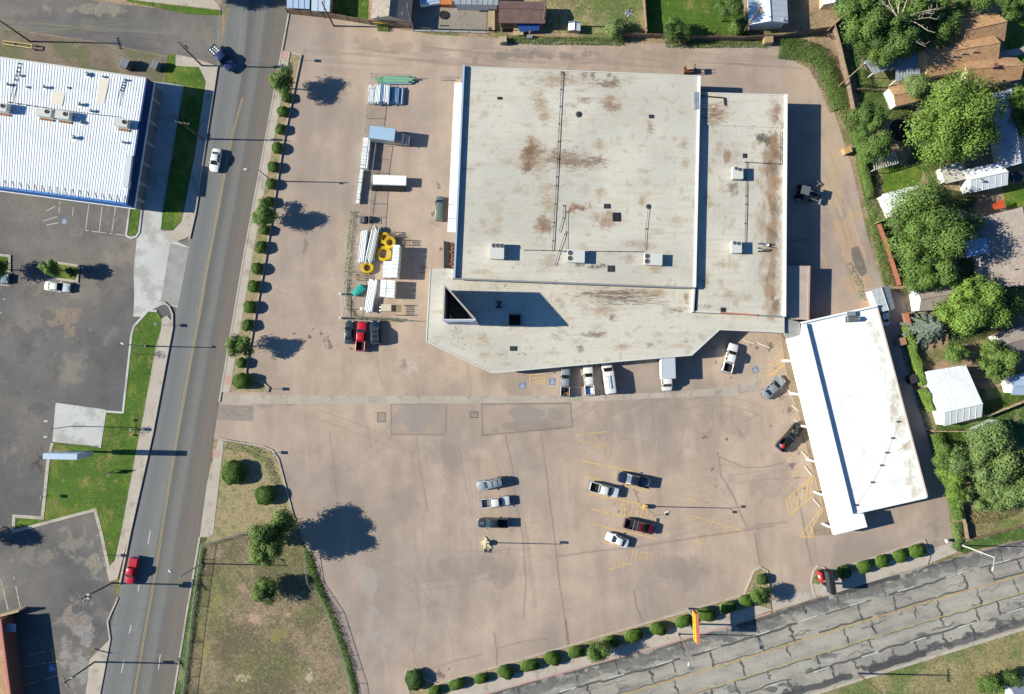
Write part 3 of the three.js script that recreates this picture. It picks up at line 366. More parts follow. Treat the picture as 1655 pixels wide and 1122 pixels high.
// ---------------------------------------------------------------- the long shop building
const rot = (o, a) => { o.rotation.y = a; return o; };
const angPx = (a, b, h = 0) => { const p = P(...a, h), q = P(...b, h); return Math.atan2(-(q.z - p.z), q.x - p.x); };
let roofMat;
{
  const s = new Surf(-19, -60, 60, 4, 25); s.y = 4.6;
  s.fill((x, z, o) => { const a = fbm(x * 0.1, z * 0.1 + 3, 4), b = fbm(x * 0.25 + 9, z * 2.2, 4), f = vn(x * 7, z * 7), d = fbm(x * 0.8, z * 0.8 + 30, 4); mix3(o, [213, 207, 196], [229, 221, 207], sstep(0.3, 0.7, a)); mix3(o, o, [214, 198, 174], sstep(0.5, 0.72, b) * 0.4); mix3(o, o, [188, 172, 152], sstep(0.62, 0.78, d) * 0.4); const q = 0.97 + 0.06 * f; for (let i = 0; i < 3; i++) o[i] *= q; });
  const B = [132, 106, 86], L = [178, 152, 126], R = [150, 112, 88], K = [84, 78, 74];
  const st = (u, v, a, b, c, al, f = 0.7, hd = 0.4, sk = 2.5) => { s.stain(u, v, a * 1.7, b * 1.7, [204, 188, 164], al * 0.6, f, 1.1, sk); s.stain(u, v, a * 1.35, b * 1.35, c, al * 0.8, f * 1.5, Math.max(hd, 0.9), sk); s.stain(u, v, a, b, c, al * 0.6, f * 3.2, 0.6, sk); };
  st(858, 250, 20, 30, R, 0.75, 0.5, 0.5); st(856, 262, 13, 14, B, 0.6); st(858, 246, 14, 22, [128, 94, 72], 0.9, 0.6, 0.5, 1); st(854, 266, 11, 12, [120, 88, 68], 0.8, 0.6, 0.5, 1); st(918, 262, 30, 10, [126, 104, 86], 0.7, 0.8, 0.6, 5); st(882, 366, 13, 11, [126, 94, 72], 0.8, 0.8, 0.6, 1); st(905, 255, 44, 22, B, 0.62, 0.5); st(950, 262, 36, 14, [128, 108, 92], 0.7); st(968, 235, 12, 12, L, 0.7); st(900, 130, 50, 13, L, 0.7); st(912, 122, 8, 9, B, 0.75); st(942, 124, 7, 9, B, 0.7); st(958, 123, 5, 8, B, 0.8); st(984, 122, 5, 8, B, 0.8); st(978, 136, 26, 9, [120, 98, 82], 0.8); st(992, 134, 10, 10, B, 0.7); st(872, 165, 14, 24, L, 0.75); st(880, 190, 12, 20, L, 0.6); st(985, 168, 18, 15, R, 0.65); st(993, 175, 12, 10, B, 0.6); st(946, 163, 14, 6, B, 0.5); st(925, 172, 10, 5, B, 0.5); st(1050, 206, 7, 13, R, 0.6); st(1105, 235, 8, 12, L, 0.6); st(1106, 262, 8, 14, L, 0.5); st(1090, 225, 5, 6, L, 0.5); st(870, 270, 16, 20, L, 0.4);
  st(882, 362, 18, 17, B, 0.75); st(875, 368, 14, 12, R, 0.6); st(886, 330, 14, 20, L, 0.6); st(936, 336, 22, 9, [138, 96, 74], 0.85, 0.9, 0.5, 1); st(982, 356, 24, 16, R, 0.6, 0.7, 0.5, 1); st(1038, 325, 9, 12, L, 0.8, 0.8, 0.5, 1); st(1022, 393, 16, 9, [182, 166, 152], 0.9, 0.9, 0.2, 1); st(1040, 398, 14, 8, [182, 166, 152], 0.9, 0.9, 0.2, 1); st(1018, 418, 9, 9, L, 0.7); st(1060, 436, 16, 8, L, 0.7, 1.2); st(965, 431, 16, 5, K, 0.75, 1.2, 0.3, 1); st(936, 428, 12, 4, K, 0.6, 1.2, 0.3, 1); st(888, 425, 18, 16, [186, 172, 154], 0.8); st(970, 310, 10, 10, L, 0.6); st(800, 372, 14, 10, L, 0.4); st(780, 360, 10, 8, L, 0.4); st(835, 310, 14, 6, L, 0.4); st(885, 305, 20, 14, L, 0.5); st(780, 440, 20, 5, L, 0.4); st(784, 185, 7, 8, [196, 184, 160], 0.7); st(762, 275, 10, 6, L, 0.3);
  st(985, 474, 60, 9, [128, 106, 92], 0.85, 0.6, 0.5, 4); st(1000, 482, 40, 9, [112, 90, 78], 0.7, 0.8, 0.5, 4); st(1058, 472, 22, 9, R, 0.6); st(1112, 480, 6, 10, [150, 128, 96], 0.9, 2); st(1098, 500, 18, 5, B, 0.6); st(990, 512, 6, 8, [110, 90, 80], 0.7, 1); st(962, 540, 26, 5, [128, 106, 90], 0.75); st(940, 563, 7, 9, [140, 122, 104], 0.7); st(900, 545, 10, 7, L, 0.5); st(1010, 560, 12, 7, L, 0.7); st(1052, 556, 8, 5, B, 0.6); st(1110, 551, 10, 6, R, 0.4); st(905, 485, 10, 8, L, 0.5); st(780, 545, 14, 14, L, 0.5); st(735, 535, 10, 6, L, 0.4); st(745, 480, 16, 20, L, 0.3); st(975, 500, 30, 10, L, 0.6, 0.7, 0.5, 3);
  st(1160, 180, 24, 20, R, 0.75, 0.6, 0.5, 5); st(1150, 185, 18, 18, B, 0.6, 0.6, 0.5, 5); st(1256, 180, 10, 28, R, 0.75, 0.7, 0.6, 1); st(1240, 224, 20, 10, K, 0.85, 0.9, 0.3, 1); st(1232, 220, 10, 8, K, 0.9, 0.9, 0.3, 1); st(1255, 228, 12, 24, R, 0.85, 0.6, 0.6, 0.6);
  for (let v = 238; v < 508; v += 12) s.stain(1251 + rr(-2, 2), v, rr(10, 14), 16, rnd() < 0.5 ? [186, 154, 126] : [160, 126, 100], 0.75, 0.6, 0.9, 0.35);
  for (let v = 250; v < 505; v += 22) { st(1250 + rr(-3, 3), v, 15, 18, rnd() < 0.6 ? [168, 130, 102] : B, 0.85, 0.6, 0.5, 0.5); st(1240 + rr(-6, 6), v, 9, 14, L, 0.6, 0.6, 0.5, 0.4); }
  st(1178, 250, 8, 15, R, 0.7, 0.8, 0.5, 0.5); st(1186, 300, 12, 12, [136, 124, 108], 0.9, 0.8, 0.4, 1); st(1155, 258, 6, 7, L, 0.6); st(1150, 330, 12, 8, L, 0.5); st(1165, 425, 12, 8, L, 0.5); st(1142, 455, 7, 12, L, 0.8); st(1180, 475, 14, 10, L, 0.6); st(1205, 480, 24, 8, L, 0.4, 0.8, 0.5, 0.4); st(1172, 498, 10, 4, B, 0.5); st(1230, 360, 12, 26, L, 0.5, 0.6, 0.5, 0.4); st(1300, 505, 8, 12, [150, 100, 84], 0.7, 1.4);
  for (let i = 0; i < 60; i++) st(rr(745, 1120), rr(120, 455), rr(4, 18), rr(3, 9), rnd() < 0.6 ? L : [198, 180, 156], rr(0.15, 0.4));
  for (let i = 0; i < 34; i++) st(rr(700, 1150), rr(470, 590), rr(5, 20), rr(3, 8), rnd() < 0.6 ? L : [200, 178, 150], rr(0.15, 0.4));
  for (let i = 0; i < 22; i++) st(rr(1140, 1240), rr(210, 500), rr(3, 9), rr(5, 16), L, rr(0.2, 0.45), 0.7, 0.5, 0.6);
  const tex = s.bake((c) => {
    for (let v = 122; v < 460; v += 8.6) s.line(c, [[738, v - 1], [935, v + 3], [1128, v + 7]], rnd() < 0.5 ? [190, 182, 170] : [226, 222, 214], 0.06, 0.22, 0.02);
    for (let v = 470; v < 600; v += 8.6) s.line(c, [[690, v - 2], [1264, v + 26]], [188, 178, 166], 0.05, 0.2, 0.02);
    for (let u = 1140; u < 1262; u += 8.4) s.line(c, [[u + 2, 205], [u - 4, 504]], [190, 176, 158], 0.06, 0.28, 0.03);
    for (let i = 0; i < 50; i++) { const u = rr(955, 1060), v = rr(466, 492); s.line(c, [[u, v], [u + rr(10, 40), v + rr(-2, 2)]], rnd() < 0.6 ? [112, 92, 80] : [206, 196, 184], rr(0.06, 0.16), 0.6, 0.1); }
    for (let i = 0; i < 34; i++) { const [u, v] = [[738, 530], [740, 545], [752, 560], [806, 575], [820, 462], [905, 455], [842, 570], [1150, 497]][i % 8], a = u + rr(-8, 8), b = v + rr(-5, 5); s.line(c, [[a, b], [a + rr(-3, 3), b + rr(-2, 3)]], [90, 80, 74], 0.1, 0.8, 0.08); }
    s.line(c, [[1292, 500], [1303, 470], [1298, 512], [1306, 495]], [130, 84, 74], 0.25, 0.8, 0.2);
    for (let i = 0; i < 900; i++) { const u = rr(692, 1265), v = rr(110, 598); s.line(c, [[u, v], [u + rr(-1, 1), v + rr(-1, 1)]], rnd() < 0.7 ? [150, 132, 114] : [236, 232, 226], rr(0.04, 0.13), rr(0.3, 0.8)); }
  });
  roofMat = { s, m: new THREE.MeshStandardMaterial({ map: tex, roughness: 0.9 }) };
}
const roofSheet = (pts, h) => roofMat.s.uv(sheet(pts, h));
const main = thing('shop_building', 'long low commercial building with stained white flat roofs on several levels', 'building', V(0, 0, 0));
const MH = 4.9, AH = 4.0, CH = 3.5;
const mainRoof = [[748.5, 107], [1131, 122.5], [1123.5, 465], [733, 450]];
part(main, 'wall', prism(PP(mainRoof, MH), 0, MH - 0.01, 3), M.wall);
part(main, 'roof', roofSheet(mainRoof, MH), roofMat.m);
part(main, 'parapet', ribbon(PP([[750, 107], [734.5, 450]], MH), 0.35, MH - 0.5, MH + 0.62), M.paleBlue);
part(main, 'roof_edge', ribbon(PP([[754, 108], [1130, 123]], MH), 0.16, MH - 0.3, MH + 0.12), M.offWhite);
part(main, 'roof_edge', ribbon(PP([[1130.5, 123], [1123, 464.5]], MH), 0.4, MH - 0.3, MH + 0.16), M.white);
part(main, 'gutter', ribbon(PP([[732, 450.5], [1123, 465.5]], MH), 0.3, MH - 0.35, MH + 0.14), M.greyWall);
const canopyPts = [[695.5, 434], [733, 434.5], [733, 449], [1123, 464], [1119, 506], [1268, 512], [1268, 537.5], [1163, 532.5], [1118, 574], [1000, 584], [803, 602], [793, 602], [689, 552]];
part(main, 'canopy', [prism(PP(canopyPts, CH), CH - 0.75, CH - 0.01)], M.offWhite);
part(main, 'canopy_roof', roofSheet(canopyPts, CH), roofMat.m);
part(main, 'roof_edge', ribbon(PP([[695.5, 434], [689, 552], [793, 602], [803, 602], [1000, 584], [1118, 574], [1163, 532.5], [1268, 537.5]], CH), 0.22, CH - 0.2, CH + 0.07), M.offWhite);
part(main, 'shopfront_wall', prism(PP([[700, 440], [735, 440], [735, 452], [1121, 466], [1119, 505], [1262, 512], [1262, 524], [1160, 520], [1108, 560], [1000, 568], [803, 586], [703, 545]], CH), 0, CH - 0.8, 2), M.creamWall);
for (const [u, v] of [[704, 558], [748, 580], [796, 600], [860, 595], [920, 589], [980, 584], [1040, 579], [1100, 574], [1145, 547], [1200, 534], [1255, 537]]) { const p = P(u, v - 3, CH); part(main, 'column', bx(0.3, CH - 0.75, 0.3, p.x, 0, p.z), M.offWhite); }
const annexA = [[1131, 150], [1271, 153.5], [1271, 207], [1131, 201]], annexB = [[1130.5, 201.3], [1271, 207.3], [1269, 511], [1126, 505]];
part(main, 'annex_wall', [prism(PP(annexA, AH + 0.15), 0, AH + 0.14, 3), prism(PP(annexB, AH), 0, AH - 0.01, 3)], M.wall);
part(main, 'annex_roof', roofSheet(annexA, AH + 0.15), roofMat.m);
part(main, 'annex_roof', roofSheet(annexB, AH), roofMat.m);
part(main, 'parapet', ribbon(PP([[1270, 153.5], [1268.5, 340], [1267.5, 512]], AH), 0.42, AH - 0.6, AH + 0.38), M.white);
part(main, 'roof_edge', ribbon(PP([[1132, 150], [1269, 153.7]], AH + 0.15), 0.18, AH - 0.1, AH + 0.25), M.offWhite);
part(main, 'parapet', ribbon(PP([[1120.5, 465], [1118, 505]], CH), 0.34, CH - 0.2, CH + 0.9), M.offWhite);
part(main, 'sign_board', ribbon(PP([[1165, 505.5], [1222, 509.5]], AH), 0.2, AH - 0.6, AH + 0.45), mat(206, 132, 114));
part(main, 'roof_edge', ribbon(PP([[1120, 503.5], [1164, 505.4]], AH), 0.25, AH - 0.5, AH + 0.2), M.offWhite);
part(main, 'roof_edge', ribbon(PP([[1223, 509.6], [1267, 512]], AH), 0.25, AH - 0.5, AH + 0.2), M.greyWall);
const lowRoom = [[1270, 429], [1309, 430], [1307, 517], [1269, 516]];
part(main, 'store_room_wall', prism(PP(lowRoom, 2.7), 0, 2.69), M.brick);
part(main, 'store_room_roof', prism(PP(lowRoom, 2.72), 2.695, 2.72), tile(9, 256, (u, v, n, o) => { mix3(o, [188, 170, 160], [214, 196, 182], n(u, v, 8, 5)); }));
part(main, 'coping', ribbon(PP([[1308, 430], [1306, 517]], 2.7), 0.35, 2.4, 2.85), M.pink);
const link = [[1264, 513], [1293, 521], [1296, 541], [1272, 548], [1268, 538]];
part(main, 'link_roof', [prism(PP(link, 3.0), 2.75, 3.0, 1)], M.greyConcrete);
{ // triangular sign tower standing on the canopy roof
  const hB = CH, hT = 12.4, b = PP([[718, 460], [716, 517], [768.5, 517]], hT);
  for (const [i, j] of [[0, 1], [1, 2], [2, 0]]) {
    const a = b[i].clone(), c = b[j].clone(), d = c.clone().sub(a).normalize().multiplyScalar(0.001);
    part(main, 'tower_wall', ribbon([a.add(d), c.sub(d)], 0.28 - 0.01 * i, hB - 0.1, hT - 0.004 * i), [mat(204, 204, 200), mat(214, 220, 232), mat(192, 186, 178)][i]);
  }
  const a = b[1], c = b[2], L = a.distanceTo(c), mid = a.clone().lerp(c, 0.5);
  part(main, 'tower_sign', bx(L * 0.86, 5.2, 0.12, mid.x, 6.4, mid.z + 0.21), mat(196, 210, 236)); part(main, 'tower_sign_band', bx(L * 0.62, 1.6, 0.05, mid.x, 8.2, mid.z + 0.3), mat(186, 130, 130)); part(main, 'tower_sign_band', bx(L * 0.4, 0.8, 0.05, mid.x, 10.2, mid.z + 0.3), mat(120, 140, 190));
  const ctr = b[0].clone().add(b[1]).add(b[2]).multiplyScalar(1 / 3);
  for (const y of [5.5, 7.8, 10.2]) for (const [i, j] of [[0, 1], [1, 2], [2, 0]]) { const p = b[i].clone().lerp(ctr, 0.16), q = b[j].clone().lerp(ctr, 0.16); p.y = q.y = y; part(main, 'tower_brace', rod(p, q, 0.08), M.poleWood); }
  const p = b[1].clone().lerp(b[2], 0.22).lerp(b[0], 0.06), q = p.clone(); p.y = hB; q.y = 11.6; part(main, 'tower_ladder', [rod(p, q, 0.06), rod(p.clone().add(V(0, 0, -0.45)), q.clone().add(V(0, 0, -0.45)), 0.06), ...[...Array(18).keys()].map((i) => rod(V(p.x, hB + 0.4 + i * 0.45, p.z), V(p.x, hB + 0.4 + i * 0.45, p.z - 0.45), 0.03))], M.paleWood);
}
// rooftop machines
function airUnit(label, u, v, w, d, h, base, turn, fans) {   // fans: [x, z, r]
  const p = P(u, v, base + h), t = thing('rooftop_unit', label, 'air conditioner', V(p.x, base, p.z), turn, 'air handling units on the flat roofs');
  part(t, 'curb', bx(w * 0.9, 0.3, d * 0.86), M.galv); part(t, 'cabinet', bx(w, h - 0.3, d, 0, 0.3, 0), M.unit); part(t, 'lid', bx(w + 0.06, 0.05, d + 0.06, 0, h, 0), M.offWhite);
  part(t, 'access_panel', bx(w * 0.4, h * 0.55, 0.03, w * 0.15, 0.45, d / 2 + 0.015), M.galv); part(t, 'hood', bx(0.35, h * 0.45, d * 0.6, w / 2 + 0.175, h * 0.35, 0), M.unit);
  for (const [x, z, r] of fans) { const f = part(t, 'fan', [cyl(r * 0.86, r * 0.86, 0.03, x, h + 0.05, z, 20)], M.black); const ring = new THREE.TorusGeometry(r, 0.045, 6, 24); ring.rotateX(Math.PI / 2); ring.translate(x, h + 0.1, z); part(f, 'guard_ring', ring, M.steel); const bl = []; for (let k = 0; k < 4; k++) bl.push(bx(r * 1.5, 0.015, r * 0.3, x, h + 0.09, z, k * Math.PI / 4)); part(f, 'blade', bl, M.steel); }
  return t;
}
airUnit('cream rooftop unit with a row of three fans on the big roof', 803.5, 405.5, 2.45, 2.9, 1.5, MH, -0.03, [[-0.65, -0.95, 0.36], [0.1, -0.95, 0.36], [0.85, -0.95, 0.36]]);
airUnit('cream rooftop air unit with two fans, middle one of three on the big roof', 931, 414, 3.1, 2.3, 1.15, MH, -0.04, [[-1.1, -0.55, 0.4], [-1.1, 0.45, 0.4]]);
airUnit('cream rooftop air unit with two fans, right one of three on the big roof', 1056, 419, 3.2, 2.1, 1.1, MH, -0.05, [[-1.15, -0.5, 0.4], [-1.15, 0.45, 0.4]]);
airUnit('white cube air unit on the upper part of the annex roof', 1192.5, 279, 1.9, 2.3, 1.25, AH, 0, [[-0.3, -0.75, 0.3], [0.4, -0.55, 0.3]]);
airUnit('white cube air unit near the lower end of the annex roof beside a satellite dish', 1190.5, 399, 1.85, 2.2, 1.25, AH, 0, [[-0.35, -0.7, 0.3], [0.4, -0.6, 0.3]]);
function roofPipe(label, pts, h, r = 0.05, every = 14) {
  const t = thing('roof_pipe', label, 'pipe', V(0, 0, 0), 0, 'gas pipes running over the flat roofs'), q = PP(pts, h + 0.22), g = []; for (let i = 1; i < q.length; i++) g.push(rod(q[i - 1], q[i], r));
  part(t, 'pipe', g, M.dark); let n = 0; for (let i = 1; i < q.length; i++) { const L = q[i].distanceTo(q[i - 1]), k = Math.max(1, Math.round(L / (every / 8.5))); for (let j = 0; j < k; j += 2) { const a = q[i - 1].clone().lerp(q[i], j / k); part(t, 'block', bx(0.3, 0.2, 0.16, a.x, h + 0.002, a.z), M.poleWood); } }
}
roofPipe('dark pipe on blocks running down the middle of the big roof', [[908.5, 116], [904, 200], [899, 300], [893, 404]], MH);
roofPipe('dark pipe on blocks linking the rooftop units from side to side', [[848, 404], [893, 405], [913, 406.5], [914, 404]], MH);
roofPipe('dark pipe on blocks between the middle and right rooftop units', [[953, 406], [1000, 406.5], [1040, 407]], MH);
roofPipe('thin pipe joining a roof drain to the right rooftop unit', [[1048, 336], [1044, 370], [1042, 404]], MH, 0.035);
roofPipe('loose curved line of pipe right of the roof centre', [[911, 332], [910, 352], [903, 376]], MH, 0.04);
roofPipe('loose bent pipe sloping toward the lower edge of the big roof', [[913, 378], [904, 405], [896, 430]], MH, 0.04);
roofPipe('thin upright pipe left of the middle rooftop unit', [[916, 342], [915, 375], [915, 403]], MH, 0.03);
roofPipe('dark pipe down the annex roof between its two air units', [[1206, 262], [1206, 330], [1204, 392]], AH, 0.05);
roofPipe('black hose bent across the top corner of the annex roof', [[1134, 155], [1170, 158], [1171, 170]], AH + 0.15, 0.11); roofPipe('dark pipe crossing the annex roof above the upper air unit', [[1206, 262], [1240, 264], [1262, 265], [1262, 212]], AH, 0.05);
for (const [u, v, r, lab] of [[935.5, 185, 0.55, 'round dark roof drain near the top middle of the big roof'], [1048, 334, 0.45, 'round dark roof drain at the right of the big roof']]) { const p = P(u, v, MH); const t = thing('roof_drain', lab, 'drain', V(p.x, MH, p.z)); part(t, 'dome', new THREE.SphereGeometry(r, 14, 6, 0, 6.3, 0, 1.2).scale(1, 0.35, 1), M.dark); part(t, 'ring', cyl(r * 1.15, r * 1.15, 0.04, 0, 0.003, 0, 16), M.greyWall); }
for (const [u, v, w, d, lab, h, m] of [[1052, 188.5, 0.75, 0.6, 'small dark square roof hatch, upper right of the big roof', MH, M.dark], [980.5, 333.5, 1.0, 0.8, 'smaller dark patch plate near the middle of the big roof', MH, M.dark], [996, 351, 1.3, 1.6, 'larger dark plate just below another on the big roof', MH, M.black], [987, 434.5, 1.1, 1.1, 'dark five sided plate near the lower edge of the big roof', MH, M.dark], [829, 563.5, 1.1, 0.8, 'dark vent plate on the canopy roof below the tower', CH, M.dark], [1203, 252, 0.6, 0.75, 'small dark vent on the annex roof', AH, M.dark], [807, 159, 0.7, 0.4, 'little dark vent at the upper left of the big roof', MH, M.black], [1168, 501, 0.7, 0.7, 'small black box at the lower edge of the annex roof', AH, M.black]]) { const p = P(u, v, h); const t = thing('roof_hatch', lab, 'roof hatch', V(p.x, h, p.z)); part(t, 'curb', bx(w + 0.12, 0.1, d + 0.12), M.steel); part(t, 'lid', bx(w, 0.06, d, 0, 0.1, 0), m); }
{ const p = P(832, 517, CH + 0.6), t = thing('roof_opening_box', 'square box with open dark top on the canopy roof inside the tower shadow', 'roof hatch', V(p.x, CH, p.z)); for (const [x, z, w, d] of [[0, -1, 2.3, 0.12], [0, 1, 2.3, 0.12], [-1.09, 0, 0.12, 1.88], [1.09, 0, 0.12, 1.88]]) part(t, 'side', bx(w, 0.6, d, x, 0, z), M.steel); part(t, 'floor', bx(2, 0.05, 1.8, 0, 0.003, 0), M.black); }
{ const p = P(806, 492, CH + 0.5), t = thing('roof_frame', 'small H shaped dark frame on the canopy roof inside the tower shadow', 'frame', V(p.x, CH, p.z)); part(t, 'bar', bx(1.2, 0.25, 0.2, 0, 0, -0.5), M.dark); part(t, 'bar', bx(1.2, 0.25, 0.2, 0, 0, 0.5), M.dark); part(t, 'post', bx(0.3, 0.5, 0.8), M.dark); }
{ const p = P(1238, 398, AH + 0.4), t = thing('satellite_dish', 'white satellite dish on a sled of blocks on the annex roof', 'satellite dish', V(p.x, AH, p.z)); part(t, 'dish', new THREE.SphereGeometry(0.7, 18, 6, 0, 6.3, 0, 0.9).rotateX(-2.1).translate(0, 0.7, 0.2), M.white); part(t, 'mast', rod(V(0, 0, 0), V(0, 0.7, 0), 0.05), M.steel); part(t, 'arm', rod(V(0.1, 0.4, 0), V(1.6, 0.3, 0.3), 0.05), M.black); for (let i = 0; i < 9; i++) part(t, 'block', bx(0.4, 0.2, 0.22, -1.1 + (i % 4) * 0.55 + rr(-0.08, 0.08), 0.003, i < 4 ? 0.9 : i < 8 ? -0.5 : 0.3), M.dark); part(t, 'tray', bx(1.4, 0.1, 0.3, 0, 0.25, 0.62), M.steel); }
{ // pair of long vents by the east edge of the big roof
  for (const [u, lab] of [[1122.5, 'narrow bluish roof vent left of its twin at the roof corner'], [1127, 'narrow bluish roof vent right of its twin at the roof corner']]) { const p = P(u, 163, MH), t = thing('ridge_vent', lab, 'roof vent', V(p.x, MH, p.z)); part(t, 'curb', bx(0.3, 0.15, 3.2), M.greyWall); part(t, 'cap', bx(0.4, 0.08, 3.3, 0, 0.15, 0), M.greyMetal); } }
// west lean-to with storage racks
{
  const t = thing('lean_to', 'long white lean to roof along the west wall of the shop building', 'canopy', V(0, 0, 0)), r = [[734.5, 133], [748, 133], [737.5, 376], [723, 375]];
  const w = PP(r, 2.9); const n = 11; for (let i = 0; i < n; i++) { const a = w[0].clone().lerp(w[3], i / n + 0.002), b = w[1].clone().lerp(w[2], i / n + 0.002), c = w[1].clone().lerp(w[2], (i + 1) / n - 0.002), d = w[0].clone().lerp(w[3], (i + 1) / n - 0.002); part(t, 'roof_panel', prism([a, b, c, d], 2.82, 2.9 - 0.006 * (i % 2)), M.white); const p = w[0].clone().lerp(w[3], (i + 0.5) / n); part(t, 'post', bx(0.12, 2.8, 0.12, p.x + 0.3, 0.003, p.z), M.greyWall); }
  const e = P(740, 128, 2.6), f = thing('pallet_stack', 'small tan pallet stack at the north end of the white lean to', 'pallets', V(e.x, 0, e.z)); for (let k = 0; k < 8; k++) part(f, 'pallet', bx(1.1, 0.12, 1.2, 0, k * 0.16, 0), M.paleWood);
  const g = P(725, 412, 1.4), k = thing('pipe_rack', 'rack of dark pipes and rusty fittings below the lean to', 'rack', V(g.x, 0, g.z)); for (const z of [-2.3, 0, 2.3]) for (const x of [-0.9, 0.9]) part(k, 'post', bx(0.1, 1.8, 0.1, x, 0, z), M.steel); for (const y of [0.5, 1.2]) part(k, 'shelf', bx(1.9, 0.06, 4.8, 0, y, 0), M.rust); for (let i = 0; i < 5; i++) part(k, 'pipe', rod(V(-0.8 + i * 0.2, 1.4, -2.5), V(-0.8 + i * 0.2, 1.4, 2.4), 0.1), M.dark); for (let i = 0; i < 6; i++) part(k, 'fitting', cyl(0.22, 0.22, 0.3, 0.5 + rr(-0.15, 0.2), 1.26, -2 + i * 0.75), i % 3 ? M.rust : M.poleWood);
}
// ---------------------------------------------------------------- white roofed building, lower right
{
  const t = thing('strip_mall', 'long building with bright white roof set at an angle on the right', 'building', V(0, 0, 0)), rh = 3.1, fh = 3.75;
  const roof = [[1300, 521], [1417, 495], [1498.5, 804], [1376, 831]], fas = [[1273, 547.5], [1297, 541], [1299, 524], [1303.5, 523], [1379, 831], [1396, 830.5], [1402, 852], [1349, 865]];
  part(t, 'wall', prism(inset(PP(roof, rh), 0.05), 0, rh - 0.01, 3), M.pink); const ws = new Surf(52, -16, 80, 30, 16); ws.y = rh; ws.fill((x, z, o) => { const n = fbm(x * 0.2, z * 0.2, 4), f = vn(x * 5, z * 5); mix3(o, [246, 245, 242], [254, 254, 253], n); const q = 0.98 + 0.03 * f; for (let i = 0; i < 3; i++) o[i] *= q; }, 1.24);
  const E = [[1419, 500], [1498, 800]]; for (let i = 0; i < 46; i++) { const k = rnd(), w = rr(2, 22); ws.stain(lerp(E[0][0], E[1][0], k) - w, lerp(E[0][1], E[1][1], k) + w * 0.25, rr(4, 14), rr(8, 26), rnd() < 0.6 ? [222, 200, 170] : [206, 180, 152], rr(0.2, 0.5), 0.9, 0.9); } for (let i = 0; i < 26; i++) { const k = rnd(), m = rnd(); ws.stain(lerp(lerp(1302, 1376, k), lerp(1417, 1498, k), m), lerp(lerp(521, 831, k), lerp(495, 804, k), m), rr(8, 30), rr(6, 22), [232, 222, 206], rr(0.15, 0.4), 0.6, 1.2); }
  const wt = ws.bake((c) => { for (let i = 1; i < 17; i++) { const k = i / 17; ws.line(c, [[lerp(1300, 1376, k), lerp(521, 831, k)], [lerp(1417, 1498, k), lerp(495, 804, k)]], [226, 222, 214], 0.07, 0.4, 0.02); } ws.line(c, [[1455, 676], [1444, 709], [1434, 733], [1426, 753], [1410, 781], [1385, 817]], [150, 140, 130], 0.09, 0.55, 0.06); ws.line(c, [[1452, 729], [1466, 718], [1472, 712]], [196, 168, 140], 0.2, 0.6, 0.1); for (let i = 0; i < 260; i++) { const k = rnd(), m = rnd(), u = lerp(lerp(1302, 1376, k), lerp(1417, 1498, k), m), v = lerp(lerp(521, 831, k), lerp(495, 804, k), m); ws.line(c, [[u, v], [u + rr(-2, 2), v + rr(-2, 2)]], [196, 184, 168], 0.08, 0.5); } });
  part(t, 'roof', ws.uv(sheet(roof, rh, 1)), new THREE.MeshStandardMaterial({ map: wt, roughness: 0.8 }));
  part(t, 'fascia_canopy', prism(PP(fas, fh), fh - 0.9, fh), M.white); part(t, 'shopfront_wall', prism(PP([[1287, 548], [1302, 540], [1376, 832], [1362, 846]], fh), 0, fh - 0.95, 2), M.creamWall);
  part(t, 'parapet', ribbon(PP([[1295, 522], [1416.5, 494.5]], rh), 0.35, rh - 0.4, rh + 0.4), M.white);
  part(t, 'coping', ribbon(PP([[1417.5, 496], [1498.6, 803]], rh), 0.3, rh - 0.3, rh + 0.06), mat(232, 210, 196)); part(t, 'roof_edge', ribbon(PP([[1377, 831], [1498, 804]], rh), 0.26, rh - 0.3, rh + 0.1), M.white);
  for (const [u, v] of [[1275.5, 583.5], [1288, 637.5], [1303, 690.5], [1315.5, 746.5], [1327.5, 800.5], [1341, 853]]) { const p = P(u, v, 3.2), a = 0.24; part(t, 'pilaster', bx(0.7, 2.6, 0.36, p.x + 0.3, 0, p.z, -a), M.white); part(t, 'pilaster_cap', bx(0.76, 0.08, 0.42, p.x + 0.3, 2.6, p.z, -a), M.offWhite); }
  for (let i = 0; i < 7; i++) { const p = P(lerp(1292, 1361, (i + 0.3) / 7), lerp(552, 828, (i + 0.3) / 7), 1.5), d = rot(part(t, 'door', bx(0.08, 2.1, 1.6), M.glassDark), -0.245); d.position.set(p.x - 0.72, 0, p.z); }
  const p = P(1377, 516, rh), a = thing('rooftop_unit', 'grey rooftop unit at the top end of the white roof', 'air conditioner', V(p.x, rh, p.z), 0.05, 'air handling units on the flat roofs'); part(a, 'cabinet', bx(2.1, 0.7, 0.9, 0, 0.1, 0), M.steel); part(a, 'cabinet', bx(1.6, 0.5, 0.8, -0.3, 0.1, -1), M.galv); part(a, 'stand', bx(2.4, 0.1, 1.1), M.dark); part(a, 'duct', cyl(0.2, 0.2, 0.9, 1, 0, 0), M.galv);
  const lab = ['lowest', 'second from the bottom', 'third from the bottom', 'fourth from the bottom', 'fifth from the bottom', 'topmost'];
  [[1385, 817], [1411, 780], [1426, 752.5], [1434.5, 732], [1444, 708.5], [1453, 682]].forEach(([u, v], i) => { const q = P(u, v, rh + 0.25), s = thing('pipe_support', `dark pipe support on the white roof, ${lab[i]} of six`, 'pipe support', V(q.x, rh, q.z), 0, 'pipe supports on the white roof'); part(s, 'foot', bx(0.55, 0.12, 0.35), M.dark); part(s, 'clamp', bx(0.3, 0.25, 0.12, 0, 0.12, 0), M.steel); });
}
